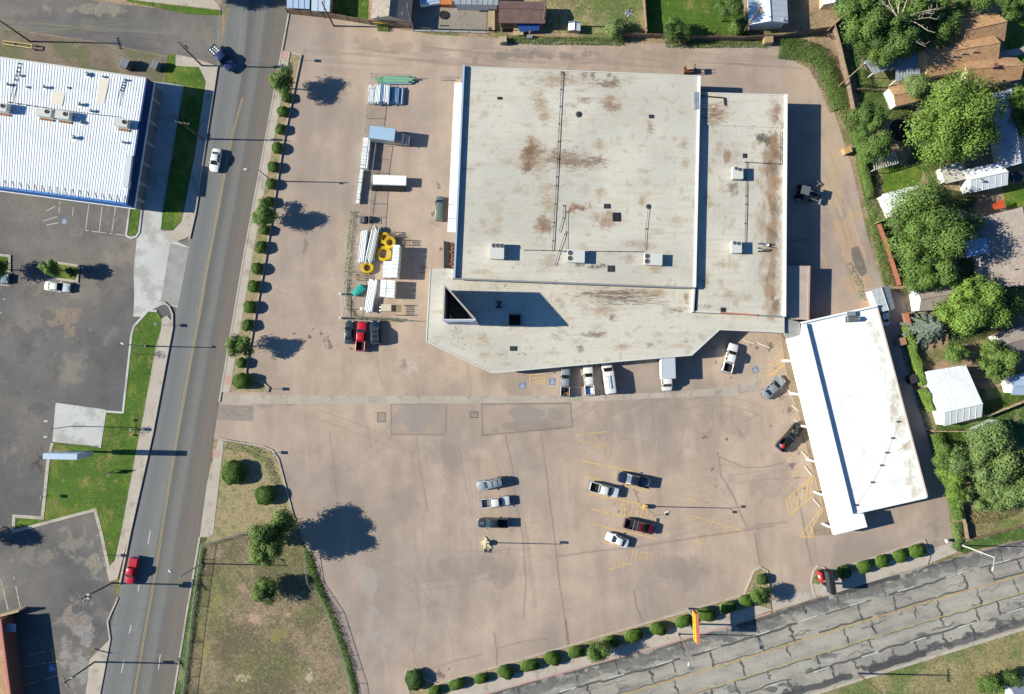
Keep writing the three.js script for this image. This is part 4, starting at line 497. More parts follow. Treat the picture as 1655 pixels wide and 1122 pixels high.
for (let i = 0, S = [[1202, 549.5, 1220, 556], [1224.6, 553.8, 1244, 562], [1269.5, 626.5, 1281, 638], [1280, 655, 1291, 665], [1283, 678, 1303, 687.5], [1296, 730, 1306.6, 741], [1301, 754, 1312, 767.6], [1314, 806, 1325.5, 819]], L = ['first', 'second', 'third', 'fourth', 'fifth', 'sixth', 'seventh', 'eighth']; i < 8; i++) {
  const a = P(S[i][0], S[i][1]), b = P(S[i][2], S[i][3]), m = a.clone().lerp(b, 0.5), len = a.distanceTo(b), g = new THREE.ExtrudeGeometry(new THREE.Shape([new THREE.Vector2(-0.14, 0), new THREE.Vector2(0.14, 0), new THREE.Vector2(0.09, 0.15), new THREE.Vector2(-0.09, 0.15)]), { depth: len, bevelEnabled: false }); g.translate(0, 0, -len / 2); g.rotateY(Math.PI / 2);
  single('wheel_stop', `low concrete wheel stop before the white building, ${L[i]} from the top`, 'wheel stop', g, mat(236, 222, 204), V(m.x, 0.016, m.z), Math.atan2(-(b.z - a.z), b.x - a.x), 'wheel stops before the white building');
}
// ---------------------------------------------------------------- store with ribbed white roof, upper left
{
  const t = thing('store_building', 'store with ribbed white metal roof and blue fascia on the left', 'building', V(0, 0, 0)), h = 5.2;
  const roof = PP([[-90, 80], [238, 127], [205.5, 330], [-90, 291]], h); part(t, 'wall', prism(inset(roof, 0.1), 0, h - 0.3, 3), M.greyWall); part(t, 'roof', prism(roof, h - 0.3, h, 1), M.metal);
  const ribs = []; for (let i = 0; i < 71; i++) { const f = (i + 0.5) / 71, a = roof[0].clone().lerp(roof[1], f), b = roof[3].clone().lerp(roof[2], f); ribs.push(ribbon([a.lerp(b, 0.004), b.clone().lerp(a, 0.004)], 0.26, h - 0.01, h + 0.05)); }
  const r = part(t, 'roof_rib', ribs, M.metal); r.userData.kind = 'stuff';
  for (const [q, w] of [[[[160, 125], [177, 127], [168, 167], [155, 165]], 0], [[[86, 147], [105, 150], [100, 171], [80, 168]], 0]]) part(t, 'skylight', prism(PP(q, h + 0.1), h, h + 0.1), mat(250, 240, 222, { roughness: 0.4 }));
  const fas = (a, b, name, y0, y1, m, th, off = 0) => part(t, name, ribbon([a, b].map((p) => p.clone()), th, y0, y1), m);
  fas(roof[1], roof[2], 'fascia', h - 1.9, h + 0.3, mat(10, 66, 128, { roughness: 0.5 }), 0.3); fas(roof[2], roof[3], 'fascia', h - 2.7, h + 0.25, M.blueFascia, 0.34);
  fas(roof[1].clone().add(V(0.14, 0, 0)), roof[2].clone().add(V(0.14, 0, 0)), 'fascia_stripe', h - 2.3, h - 1.9, M.white, 0.3); fas(roof[2].clone().add(V(0, 0, 0.1)), roof[3].clone().add(V(0, 0, 0.1)), 'fascia_stripe', h - 3.0, h - 2.7, M.white, 0.34);
  part(t, 'roof_edge', ribbon([roof[0], roof[1]], 0.25, h - 0.3, h + 0.14), M.offWhite);
  const sp = PP([[207, 250], [215.5, 251], [209, 302], [200, 301]], h + 1); part(t, 'sign_back', prism(sp.map((p) => V(p.x - 0.3, 0, p.z)), h + 0.1, h + 0.9), mat(222, 228, 236));
  for (let i = 0; i < 17; i++) { const f = 0.33 + i * 0.041, a = roof[3].clone().lerp(roof[2], f), n = roof[0].clone().sub(roof[3]).normalize(); part(t, 'sign_brace', rod(V(a.x, h + 0.32, a.z), V(a.x, h + 0.1, a.z).addScaledVector(n, 1.4), 0.04), M.dark); }
  for (const f of [0.12, 0.3, 0.47, 0.64, 0.8, 0.93]) { const a = roof[1].clone().lerp(roof[2], f); part(t, 'pilaster', bx(0.5, h - 2.3, 0.5, a.x + 0.05, 0, a.z), M.wall); }
  const un = (label, u, v, w, d, hh) => { const p = P(u, v, h + hh), a = thing('rooftop_unit', label, 'air conditioner', V(p.x, h + 0.08, p.z), -0.15, 'air units on the ribbed roof'); part(a, 'stand', [bx(w * 0.9, 0.25, 0.12, 0, 0, -d * 0.35), bx(w * 0.9, 0.25, 0.12, 0, 0, d * 0.35)], M.rust); part(a, 'cabinet', bx(w, hh - 0.3, d, 0, 0.25, 0), M.unit); const f = part(a, 'fan', cyl(0.36, 0.36, 0.06, w * 0.22, hh - 0.05, -d * 0.1, 18), M.black); part(f, 'guard_ring', new THREE.TorusGeometry(0.38, 0.04, 6, 20).rotateX(Math.PI / 2).translate(w * 0.22, hh + 0.02, -d * 0.1), M.steel); part(a, 'tray', bx(w * 0.9, 0.06, 0.4, 0, 0.1, d / 2 + 0.25), M.rust); };
  un('beige rooftop unit at the far left of the ribbed roof', -1, 172, 2.6, 1.6, 1.4); un('beige rooftop unit, left of the pair on the ribbed roof', 70, 181, 2.8, 1.5, 1.3); un('beige rooftop unit, right of the pair on the ribbed roof', 100, 185, 2.6, 1.5, 1.3); un('beige rooftop unit alone near the blue fascia of the ribbed roof', 196, 198, 2.3, 1.5, 1.3);
  const vt = (label, u, v, r, hh, m = M.galv) => { const p = P(u, v, h + hh), a = thing('roof_vent', label, 'roof vent', V(p.x, h + 0.003, p.z)); part(a, 'stack', cyl(r * 0.6, r * 0.6, hh * 0.8, 0, 0, 0), m); part(a, 'cap', cyl(r, r * 0.5, hh * 0.25, 0, hh * 0.75, 0), m); part(a, 'flashing', cyl(r * 1.5, r * 1.2, 0.1), M.white); };
  vt('turbine vent right of the roof pair of units', 126, 167, 0.4, 0.8); vt('small vent just right of the turbine vent', 145, 178, 0.35, 0.7); vt('turbine vent in the lower middle of the ribbed roof', 117, 221, 0.45, 0.8); vt('small vent left of the lower turbine', 197, 229, 0.3, 0.7); vt('round vent at the upper left of the ribbed roof', 69, 139, 0.35, 0.8); vt('round vent near the left edge of the ribbed roof', 10, 135, 0.35, 0.7); vt('dark vent pipe below the units', 130, 197, 0.35, 0.6, M.steel); vt('low vent between the two skylights at the top', 139, 119, 0.5, 0.6); vt('thin vent by the upper skylight', 165, 123, 0.25, 0.5); vt('thin vent left of the middle of the ribbed roof', 42, 140, 0.25, 0.4); vt('thin vent beside the upper left pipe', 30, 121, 0.3, 0.5); vt('thin vent above the pale skylight', 108, 141, 0.25, 0.4); vt('thin vent near the right top corner of the ribbed roof', 200, 128, 0.25, 0.6);
  const rp = (label, pts) => { const a = thing('roof_pipe', label, 'pipe', V(0, 0, 0)), q = PP(pts, h + 0.3); for (let i = 1; i < q.length; i++) part(a, 'pipe', rod(q[i - 1], q[i], 0.05), M.dark); for (let i = 0; i < 5; i++) { const b = q[0].clone().lerp(q[1], i / 5); part(a, 'block', bx(0.25, 0.2, 0.25, b.x, h + 0.09, b.z), M.steel); } };
  rp('dark pipe running across the ribbed roof beside the units', [[14, 165], [85, 176], [140, 183], [192, 189]]); rp('dark pipe at the upper left of the ribbed roof', [[30, 102], [22, 135], [16, 164]]); rp('dark pipe at the upper right of the ribbed roof', [[200, 128], [193, 150], [188, 170]]);
}
{ // brick shop at the lower left corner
  const t = thing('brick_building', 'brown brick building with red edged roof cut off at the lower left corner', 'building', V(0, 0, 0)), g = PP([[-120, 1010], [22, 992], [40, 1130], [52, 1190], [-120, 1190]]), h = 3.2;
  part(t, 'wall', prism(g, 0, h, 1), M.brick); part(t, 'roof', prism(inset(g, 0.4), h, h + 0.05, 1), M.tanShingle); part(t, 'coping', ribbon(g, 0.4, h, h + 0.3, true), mat(210, 130, 126)); const p = P(36, 985, 1); part(t, 'wing_wall', ribbon([V(p.x, 0, p.z), V(p.x - 5.2, 0, p.z + 1.4)], 0.3, 0, 2), M.paleWood); const q = P(17, 1015, 2.4); part(t, 'awning', bx(1.8, 0.2, 1.4, q.x, 2.3, q.z), M.greyMetal);
}

// ---------------------------------------------------------------- vehicles (length along +x, nose at +x)
function loft(st, crease = 0.7) {   // st: [x, half width, bottom, top, rounding]
  const ring = ([x, w, y0, y1, r]) => [[-w * 0.9, y0], [-w, y0 + (y1 - y0) * 0.3], [-w * 0.985, y1 - r], [-w * 0.985 + r * 0.3, y1 - r * 0.28], [-w * 0.985 + r, y1], [0, y1 + 0.02], [w * 0.985 - r, y1], [w * 0.985 - r * 0.3, y1 - r * 0.28], [w * 0.985, y1 - r], [w, y0 + (y1 - y0) * 0.3], [w * 0.9, y0]].map(([z, y]) => V(x, y, z));
  const R = st.map(ring), t = [], n = R[0].length;
  for (let i = 0; i < R.length - 1; i++) for (let j = 0; j < n; j++) { const k = (j + 1) % n; t.push(R[i][j], R[i][k], R[i + 1][k], R[i][j], R[i + 1][k], R[i + 1][j]); }
  for (const [r, f] of [[R[0], 0], [R[R.length - 1], 1]]) for (let j = 1; j < n - 1; j++) f ? t.push(r[0], r[j], r[j + 1]) : t.push(r[0], r[j + 1], r[j]);
  return toCreasedNormals(geoFrom(t), crease);
}
function pane(a, b, c, d, m = 0.1, out = 0.012) {   // a window set into a face, a b c d around it
  const ctr = a.clone().add(b).add(c).add(d).multiplyScalar(0.25), n = b.clone().sub(a).cross(d.clone().sub(a)).normalize();
  const q = [a, b, c, d].map((p) => { const e = ctr.clone().sub(p), l = e.length(); return p.clone().addScaledVector(e, Math.min(0.45, m * 1.4 / l)).addScaledVector(n, out); });
  const w = q.map((p) => p.clone().addScaledVector(n, -0.03));
  return geoFrom([q[0], q[1], q[2], q[0], q[2], q[3], ...[0, 1, 2, 3].flatMap((i) => { const j = (i + 1) % 4; return [w[i], w[j], q[j], w[i], q[j], q[i]]; })]);
}
function wheel(parent, x, z, r = 0.39, w = 0.26) {
  const t = part(parent, 'wheel', new THREE.CylinderGeometry(r * 0.6, r * 0.6, w + 0.01, 14).rotateX(Math.PI / 2).translate(x, r, z), M.chrome);
  const g = new THREE.TorusGeometry(r * 0.8, r * 0.22, 8, 20); g.scale(1, 1, w / (r * 0.44)); g.translate(x, r, z); part(t, 'tyre', g, M.rubber);
}
function frustum(parent, b0, b1, t0, t1, wb, wt, y0, y1, paint, name = 'cabin', side = 2) {   // glasshouse: base x b0..b1, top x t0..t1 (front..rear)
  const B = [V(b0, y0, -wb), V(b0, y0, wb), V(b1, y0, wb), V(b1, y0, -wb)], T = [V(t0, y1, -wt), V(t0, y1, wt), V(t1, y1, wt), V(t1, y1, -wt)], t = [];
  for (let i = 0; i < 4; i++) { const j = (i + 1) % 4; t.push(B[j], B[i], T[i], B[j], T[i], T[j]); }
  part(parent, name, geoFrom(t), paint);
  part(parent, 'roof', loft([[t1 - 0.06, wt * 0.93, y1 - 0.05, y1 + 0.02, 0.05], [t1 + 0.1, wt + 0.03, y1 - 0.05, y1 + 0.07, 0.09], [(t0 + t1) / 2, wt + 0.04, y1 - 0.05, y1 + 0.09, 0.1], [t0 - 0.15, wt + 0.03, y1 - 0.05, y1 + 0.06, 0.09], [t0 + 0.05, wt * 0.93, y1 - 0.05, y1 + 0.01, 0.05]]), paint);
  part(parent, 'windshield', pane(B[1], B[0], T[0], T[1], 0.06), M.glassDark); part(parent, 'rear_window', pane(B[3], B[2], T[2], T[3], 0.08), M.glassDark);
  for (let k = 0; k < side; k++) { const f0 = k / side + 0.01, f1 = (k + 1) / side - 0.01; part(parent, 'side_window', pane(B[2].clone().lerp(B[1], f0), B[2].clone().lerp(B[1], f1), T[2].clone().lerp(T[1], f1), T[2].clone().lerp(T[1], f0), 0.05), M.glassDark); part(parent, 'side_window', pane(B[3].clone().lerp(B[0], f1), B[3].clone().lerp(B[0], f0), T[3].clone().lerp(T[0], f0), T[3].clone().lerp(T[0], f1), 0.05), M.glassDark); }
}
function lights(t, xf, xr, w, yf, yr) {
  for (const s of [-1, 1]) { part(t, 'headlight', bx(0.12, 0.16, 0.36, xf, yf, s * (w - 0.22)), M.lens); part(t, 'taillight', bx(0.08, 0.26, 0.16, xr, yr, s * (w - 0.1)), M.tail); part(t, 'mirror', bx(0.16, 0.16, 0.22, t.userData.mx ?? 0.8, t.userData.my ?? 1.05, s * (w + 0.13)), t.userData.paint ?? M.black); }
  delete t.userData.mx; delete t.userData.my; delete t.userData.paint;
}
function place(t, tail, nose, h = 1.0) { const a = P(...tail, h), b = P(...nose, h); t.position.set((a.x + b.x) / 2, 0.03, (a.z + b.z) / 2); t.rotation.y = Math.atan2(-(b.z - a.z), b.x - a.x); return a.distanceTo(b); }
const paints = { white: paintMat(0.8, 0.8, 0.8), silver: paintMat(0.42, 0.46, 0.52, { metalness: 0.5 }), red: paintMat(0.5, 0.012, 0.03), maroon: paintMat(0.11, 0.008, 0.02), navy: paintMat(0.012, 0.022, 0.05), blue: paintMat(0.02, 0.035, 0.13), black: paintMat(0.012, 0.013, 0.015), teal: paintMat(0.02, 0.035, 0.045), tealGrey: paintMat(0.05, 0.075, 0.085, { metalness: 0.4 }), grey: paintMat(0.2, 0.21, 0.2), palecyan: paintMat(0.3, 0.42, 0.48), green: paintMat(0.14, 0.17, 0.155) };
function pickup(label, tail, nose, paint, o = {}) {
  const t = thing('pickup_truck', label, 'pickup truck'); const Lr = place(t, tail, nose), k = clamp(Lr / 5.7, 0.85, 1.12); t.scale.set(k, 1, k * (o.wide ?? 1));
  const p = paints[paint], crew = o.crew ?? true, cb = crew ? -0.95 : -0.4;   // cab back
  part(t, 'body', loft([[2.82, 0.78, 0.45, 0.9, 0.12], [2.74, 0.92, 0.38, 1.03, 0.12], [2.4, 0.97, 0.36, 1.12, 0.14], [1.5, 0.985, 0.36, 1.17, 0.14], [1.2, 0.985, 0.36, 1.2, 0.1], [cb + 0.05, 0.985, 0.36, 1.2, 0.08], [cb, 0.97, 0.38, 1.19, 0.08]]), p);
  frustum(t, 1.38, cb + 0.04, 0.6, cb + 0.22, 0.92, 0.74, 1.18, 1.78, p, 'cab', crew ? 2 : 1);
  const bl = cb - 0.05, br = -2.74;
  for (const s of [-1, 1]) part(t, 'bed_side', loft([[bl, 0.06, 0.45, 1.27, 0.05], [br, 0.06, 0.45, 1.27, 0.05]]).translate(0, 0, s * 0.91), p);
  part(t, 'bed_floor', bx(bl - br - 0.05, 0.08, 1.76, (bl + br) / 2, 0.66, 0), o.liner === 'grey' ? M.steel : M.black); part(t, 'tailgate', bx(0.08, 0.66, 1.78, br - 0.03, 0.6, 0), p); part(t, 'bed_front', bx(0.06, 0.6, 1.76, bl - 0.03, 0.66, 0), p);
  for (const s of [-1, 1]) part(t, 'wheel_well', bx(0.95, 0.3, 0.2, -1.85, 0.74, s * 0.76), M.black);
  part(t, 'front_bumper', loft([[2.98, 0.84, 0.42, 0.66, 0.06], [2.78, 0.98, 0.4, 0.7, 0.06]]), o.chrome === false ? p : M.chrome); part(t, 'rear_bumper', bx(0.18, 0.2, 1.86, br - 0.15, 0.45, 0), M.chrome); part(t, 'grille', bx(0.06, 0.3, 1.1, 2.83, 0.62, 0), M.black);
  for (const [x, s] of [[1.95, 1], [1.95, -1], [-1.85, 1], [-1.85, -1]]) wheel(t, x, s * 0.87);
  t.userData.mx = 1.02; t.userData.my = 1.2; t.userData.paint = M.black; lights(t, 2.74, br - 0.06, 0.96, 0.78, 0.85);
  if (o.cover) part(t, 'bed_cover', bx(bl - br - 0.06, 0.05, 1.78, (bl + br) / 2, 1.24, 0), p);
  if (o.toolbox) { part(t, 'toolbox', bx(0.5, 0.34, 1.72, bl - 0.34, 0.96, 0), o.toolbox); }
  if (o.rack) for (const x of [bl - 0.05, bl - 0.8]) part(t, 'headache_rack', [bx(0.06, 0.06, 1.8, x, 1.7, 0), bx(0.06, 0.45, 0.06, x, 1.26, 0.86), bx(0.06, 0.45, 0.06, x, 1.26, -0.86)], M.galv);
  if (o.stripe) part(t, 'hood_scoop', bx(0.9, 0.03, 0.5, 2.0, 1.14, 0), M.steel);
  return t;
}
function car(label, tail, nose, paint, o = {}) {
  const suv = o.suv, t = thing(suv ? 'suv' : 'car', label, suv ? 'suv' : 'car'); const Lr = place(t, tail, nose, 0.8), k = clamp(Lr / 4.6, 0.85, 1.14); t.scale.set(k, 1, k * (o.wide ?? 1));
  const p = paints[paint], hy = suv ? 1.02 : 0.88, ty = suv ? 1.08 : 0.98, ry = suv ? 1.68 : 1.38;
  part(t, 'body', loft([[2.3, 0.55, 0.4, 0.62, 0.1], [2.2, 0.76, 0.3, hy - 0.16, 0.12], [1.85, 0.86, 0.26, hy - 0.04, 0.14], [1.0, 0.9, 0.26, hy + 0.05, 0.12], [0, 0.91, 0.26, ty - 0.05, 0.1], [-1.3, 0.9, 0.26, ty, 0.1], [-1.9, 0.86, 0.28, ty, 0.12], [-2.22, 0.76, 0.34, ty - 0.1, 0.12], [-2.3, 0.58, 0.42, ty - 0.26, 0.1]]), p);
  if (suv) frustum(t, 1.05, -2.16, 0.35, -1.9, 0.83, 0.68, ty - 0.04, ry, p, 'cabin', 3); else frustum(t, 1.02, -1.62, 0.22, -0.92, 0.81, 0.6, ty - 0.06, ry, p);
  for (const [x, s] of [[1.42, 1], [1.42, -1], [-1.38, 1], [-1.38, -1]]) wheel(t, x, s * 0.79, suv ? 0.37 : 0.33, 0.22);
  part(t, 'bumper', bx(0.1, 0.2, 1.3, 2.26, 0.36, 0), M.black); part(t, 'bumper', bx(0.1, 0.2, 1.3, -2.28, 0.36, 0), M.black);
  if (o.rails) { for (const s of [-0.55, 0.55]) part(t, 'roof_rail', bx(1.9, 0.06, 0.05, -0.8, ry + 0.1, s), M.steel); part(t, 'cross_bar', bx(0.06, 0.05, 1.1, -0.3, ry + 0.13, 0), M.steel); part(t, 'cross_bar', bx(0.06, 0.05, 1.1, -1.2, ry + 0.13, 0), M.steel); }
  if (o.sunroof) part(t, 'sunroof', bx(0.6, 0.02, 0.8, -0.1, ry + 0.085, 0), M.glassDark);
  t.userData.mx = 0.7; t.userData.my = ty - 0.05; t.userData.paint = p; lights(t, 2.12, -2.2, 0.82, hy - 0.26, ty - 0.34); return t;
}
function van(label, tail, nose, paint, o = {}) {
  const t = thing('van', label, 'van'), Lr = place(t, tail, nose, 1.4), k = clamp(Lr / 5.4, 0.8, 1.2), H = o.h ?? 2.1; t.scale.set(k, 1, k * (o.wide ?? 1)); const p = paints[paint];
  part(t, 'body', loft([[2.66, 0.7, 0.45, 0.85, 0.12], [2.55, 0.88, 0.36, 1.0, 0.14], [1.95, 0.95, 0.34, 1.18, 0.14], [1.7, 0.97, 0.34, 1.28, 0.12], [1.1, 0.97, 0.34, H - 0.16, 0.2], [0.8, 0.97, 0.34, H, 0.2], [-2.5, 0.96, 0.34, H, 0.2], [-2.68, 0.9, 0.36, H - 0.1, 0.16]]), p);
  part(t, 'windshield', pane(V(1.74, 1.26, 0.84), V(1.74, 1.26, -0.84), V(1.08, H - 0.17, -0.68), V(1.08, H - 0.17, 0.68), 0.03, 0.05), M.glassDark);
  for (const s of [-1, 1]) { part(t, 'side_window', bx(0.75, 0.42, 0.03, 0.95, 1.28, s * 0.965), M.glassDark); part(t, 'taillight', bx(0.05, 0.4, 0.12, -2.7, 0.9, s * 0.8), M.tail); part(t, 'headlight', bx(0.12, 0.18, 0.3, 2.56, 0.72, s * 0.66), M.lens); part(t, 'mirror', bx(0.14, 0.24, 0.2, 1.35, 1.25, s * 1.1), M.black); }
  part(t, 'bumper', bx(0.14, 0.2, 1.7, 2.66, 0.4, 0), M.steel); part(t, 'bumper', bx(0.14, 0.16, 1.8, -2.74, 0.42, 0), M.steel); for (const [x, s] of [[1.75, 1], [1.75, -1], [-1.7, 1], [-1.7, -1]]) wheel(t, x, s * 0.84, 0.36);
  return t;
}
function boxTruck(label, tail, nose, bl, cabPaint, o = {}) {   // bl: share of the length that is box
  const t = thing('box_truck', label, 'truck'), Lr = place(t, tail, nose, 2), L = Lr, b = L * bl, xr = -L / 2, H = o.h ?? 3.05, p = paints[cabPaint], W = o.w ?? 1.16; const xb = xr + b;
  part(t, 'box', [bx(b, H - 0.95, W * 2, xr + b / 2, 0.95, 0)], o.side ?? M.white); part(t, 'box_roof', bx(b - 0.1, 0.03, W * 2 - 0.1, xr + b / 2, H, 0), o.top ?? M.greyMetal);
  for (const s of [-1, 1]) part(t, 'corner_rail', bx(b + 0.02, 0.08, 0.07, xr + b / 2, H - 0.03, s * W), M.galv); for (const x of [xr, xb]) part(t, 'corner_rail', bx(0.07, 0.08, W * 2 - 0.08, x, H - 0.03, 0), M.galv);
  part(t, 'frame', bx(L - 0.7, 0.2, 0.9, -0.1, 0.6, 0), M.black); part(t, 'rear_bumper', bx(0.12, 0.14, 2.1, xr - 0.06, 0.45, 0), M.steel);
  const c = L / 2; part(t, 'cab', loft([[c, 0.7, 0.5, 0.95, 0.12], [c - 0.12, 0.9, 0.42, 1.1, 0.12], [c - 0.7, 0.98, 0.4, 1.28, 0.14], [c - 0.85, 1.0, 0.4, 1.34, 0.1], [xb + 0.03, 1.0, 0.4, 1.36, 0.1]]), p);
  frustum(t, c - 0.75, xb + 0.03, c - 1.35, xb + 0.06, 0.94, 0.78, 1.33, 1.98, p, 'cabin', 1);
  for (const [x, s] of [[c - 0.75, 1], [c - 0.75, -1], [xr + 1.1, 1], [xr + 1.1, -1]]) wheel(t, x, s * 0.88, 0.42); t.userData.mx = c - 0.95; t.userData.my = 1.3; t.userData.paint = M.black; lights(t, c - 0.12, xr - 0.05, 0.94, 0.75, 0.8);
  part(t, 'grille', bx(0.05, 0.3, 1.0, c, 0.6, 0), M.black); return t;
}
{ // on the streets
  const a = pickup('blue pickup turning onto the side street with pale bags in its bed', [342, 76.5], [375, 110], 'blue', { wide: 1.05 }); for (let i = 0; i < 9; i++) part(a, 'bag', new THREE.SphereGeometry(0.34, 8, 6).scale(1.1, 0.6, 0.8).translate(-2.4 + (i % 3) * 0.5, 1.0 + (i > 5 ? 0.2 : 0), -0.55 + Math.floor(i / 3) * 0.5), i % 2 ? M.greyMetal : M.galv);
  car('white sedan driving on the avenue', [351, 240], [345, 277.5], 'white'); pickup('red pickup with red bed cover on the avenue', [217.5, 902], [208.5, 944], 'red', { cover: true, wide: 0.92 });
  car('white sedan parked beside the planter island in the grey car park', [72, 461.5], [113, 465.5], 'white', { wide: 0.95 }); car('pale blue car cut off at the left edge of the photo', [-28, 447], [13, 450.5], 'palecyan');
  // by the yard and the shop
  car('dark teal sedan, left of three vehicles parked together by the yard', [563.5, 556], [565, 518], 'tealGrey', { wide: 1.0 }); const r = pickup('bright red pickup between two dark vehicles by the yard', [582, 567.5], [585.5, 520], 'red', { crew: true, wide: 0.93 });
  car('navy sport utility, right of three vehicles parked together by the yard', [607.5, 558], [606.5, 518], 'navy', { suv: true, rails: true, wide: 1.05 });
  van('grey green van parked beside the white lean to', [709.5, 355.5], [711, 316], 'green', { h: 1.75, wide: 0.9 });
  const g = boxTruck('box truck with pale blue box roof standing in the yard', [598, 216], [661, 224], 0.66, 'silver', { top: mat(176, 206, 232), side: M.galv, w: 1.22 });
  boxTruck('white box truck backed up to the shop canopy', [1078, 576.5], [1080, 632], 0.64, 'white', { top: mat(206, 212, 222), w: 1.25 });
  const s1 = pickup('silver pickup loaded with scrap, leftmost of the trucks nosed to the shop', [913, 641], [914.5, 594], 'silver', { wide: 0.92 }); for (let i = 0; i < 12; i++) { const x = rr(-2.6, -1.2), z = rr(-0.7, 0.7); part(s1, 'scrap', rod(V(x, 0.9, z), V(x + rr(-0.6, 0.6), rr(1, 1.35), z + rr(-0.4, 0.4)), 0.05), [M.dark, M.orange, M.galv, M.yellow, M.poleWood][i % 5]); }
  const s2 = pickup('white pickup with blue box in its bed nosed to the shop', [953.5, 639], [950, 591], 'white', { wide: 0.95, liner: 'grey' }); part(s2, 'cargo', bx(1.1, 0.4, 0.9, -2.0, 0.76, -0.35), M.blue); part(s2, 'cargo', bx(1.1, 0.45, 0.6, -2.0, 0.76, 0.45), M.white);
  const s3 = van('white cargo van with blue pipes on its roof nosed to the shop', [987.5, 636], [980.5, 586], 'white', { h: 2.2, wide: 0.98 }); for (let i = 0; i < 3; i++) part(s3, 'roof_pipe', rod(V(-1.9, 2.28, -0.15 + i * 0.17), V(0.4, 2.28, -0.15 + i * 0.17), 0.06), i === 1 ? M.pvc : M.pvcBlue); for (const x of [-1.6, -0.6, 0.3]) part(s3, 'roof_rack', bx(0.06, 0.06, 1.5, x, 2.2, 0), M.galv); part(s3, 'ladder', [rod(V(-2.8, 0.5, 0.3), V(-2.75, 2.2, 0.3), 0.03), rod(V(-2.8, 0.5, 0.6), V(-2.75, 2.2, 0.6), 0.03)], M.galv);
  pickup('white crew pickup near the canopy step, bed dark and empty', [1174.5, 602], [1187, 555.5], 'white', { wide: 0.95 });
  car('silver sedan nosed to the white building', [1235, 641], [1266, 611], 'silver', { wide: 0.98 }); const b = pickup('black pickup with red cloth in its bed nosed to the white building', [1260, 726], [1294, 687], 'black', { wide: 0.95 }); part(b, 'cloth', new THREE.SphereGeometry(0.5, 10, 8).scale(1.2, 0.5, 0.8).translate(-2.1, 0.9, 0.2), M.red); part(b, 'cargo', bx(0.6, 0.3, 0.9, -2.3, 0.75, -0.3), M.greyMetal); part(b, 'roof_bar', bx(0.08, 0.08, 1.5, -0.1, 1.88, 0), M.steel);
  // middle of the car park
  car('white sport utility with roof rails at the top of the left row', [814, 777], [770.5, 787], 'silver', { suv: true, rails: true, wide: 0.9 });
  pickup('white pickup between a white wagon and a dark pickup in the left row', [777.5, 814.5], [824, 809], 'white', { liner: 'grey', wide: 0.92 });
  pickup('dark teal pickup facing left beside the star shaped lamp base', [821.5, 846], [773, 845.5], 'teal', { wide: 0.88, stripe: true });
  pickup('dark navy pickup, highest of the right row', [1050.5, 782], [999.5, 770.5], 'navy', { wide: 0.95, liner: 'grey' });
  pickup('white pickup beside the navy one in the right row', [953.5, 786], [1000, 798], 'white', { wide: 0.98 });
  pickup('maroon pickup with toolbox beside the yellow hatching', [1009.5, 845], [1057, 857], 'maroon', { crew: false, wide: 0.98, toolbox: M.dark, rack: true });
  car('white coupe below the maroon pickup', [1015.5, 880], [979.5, 866], 'white', { wide: 1.02 });
  car('white car half under the grey outbuilding roof behind the white building', [1431, 527], [1427, 490], 'white'); car('dark teal car at the right edge beside the grey house', [1676, 281], [1636, 287], 'teal');
}
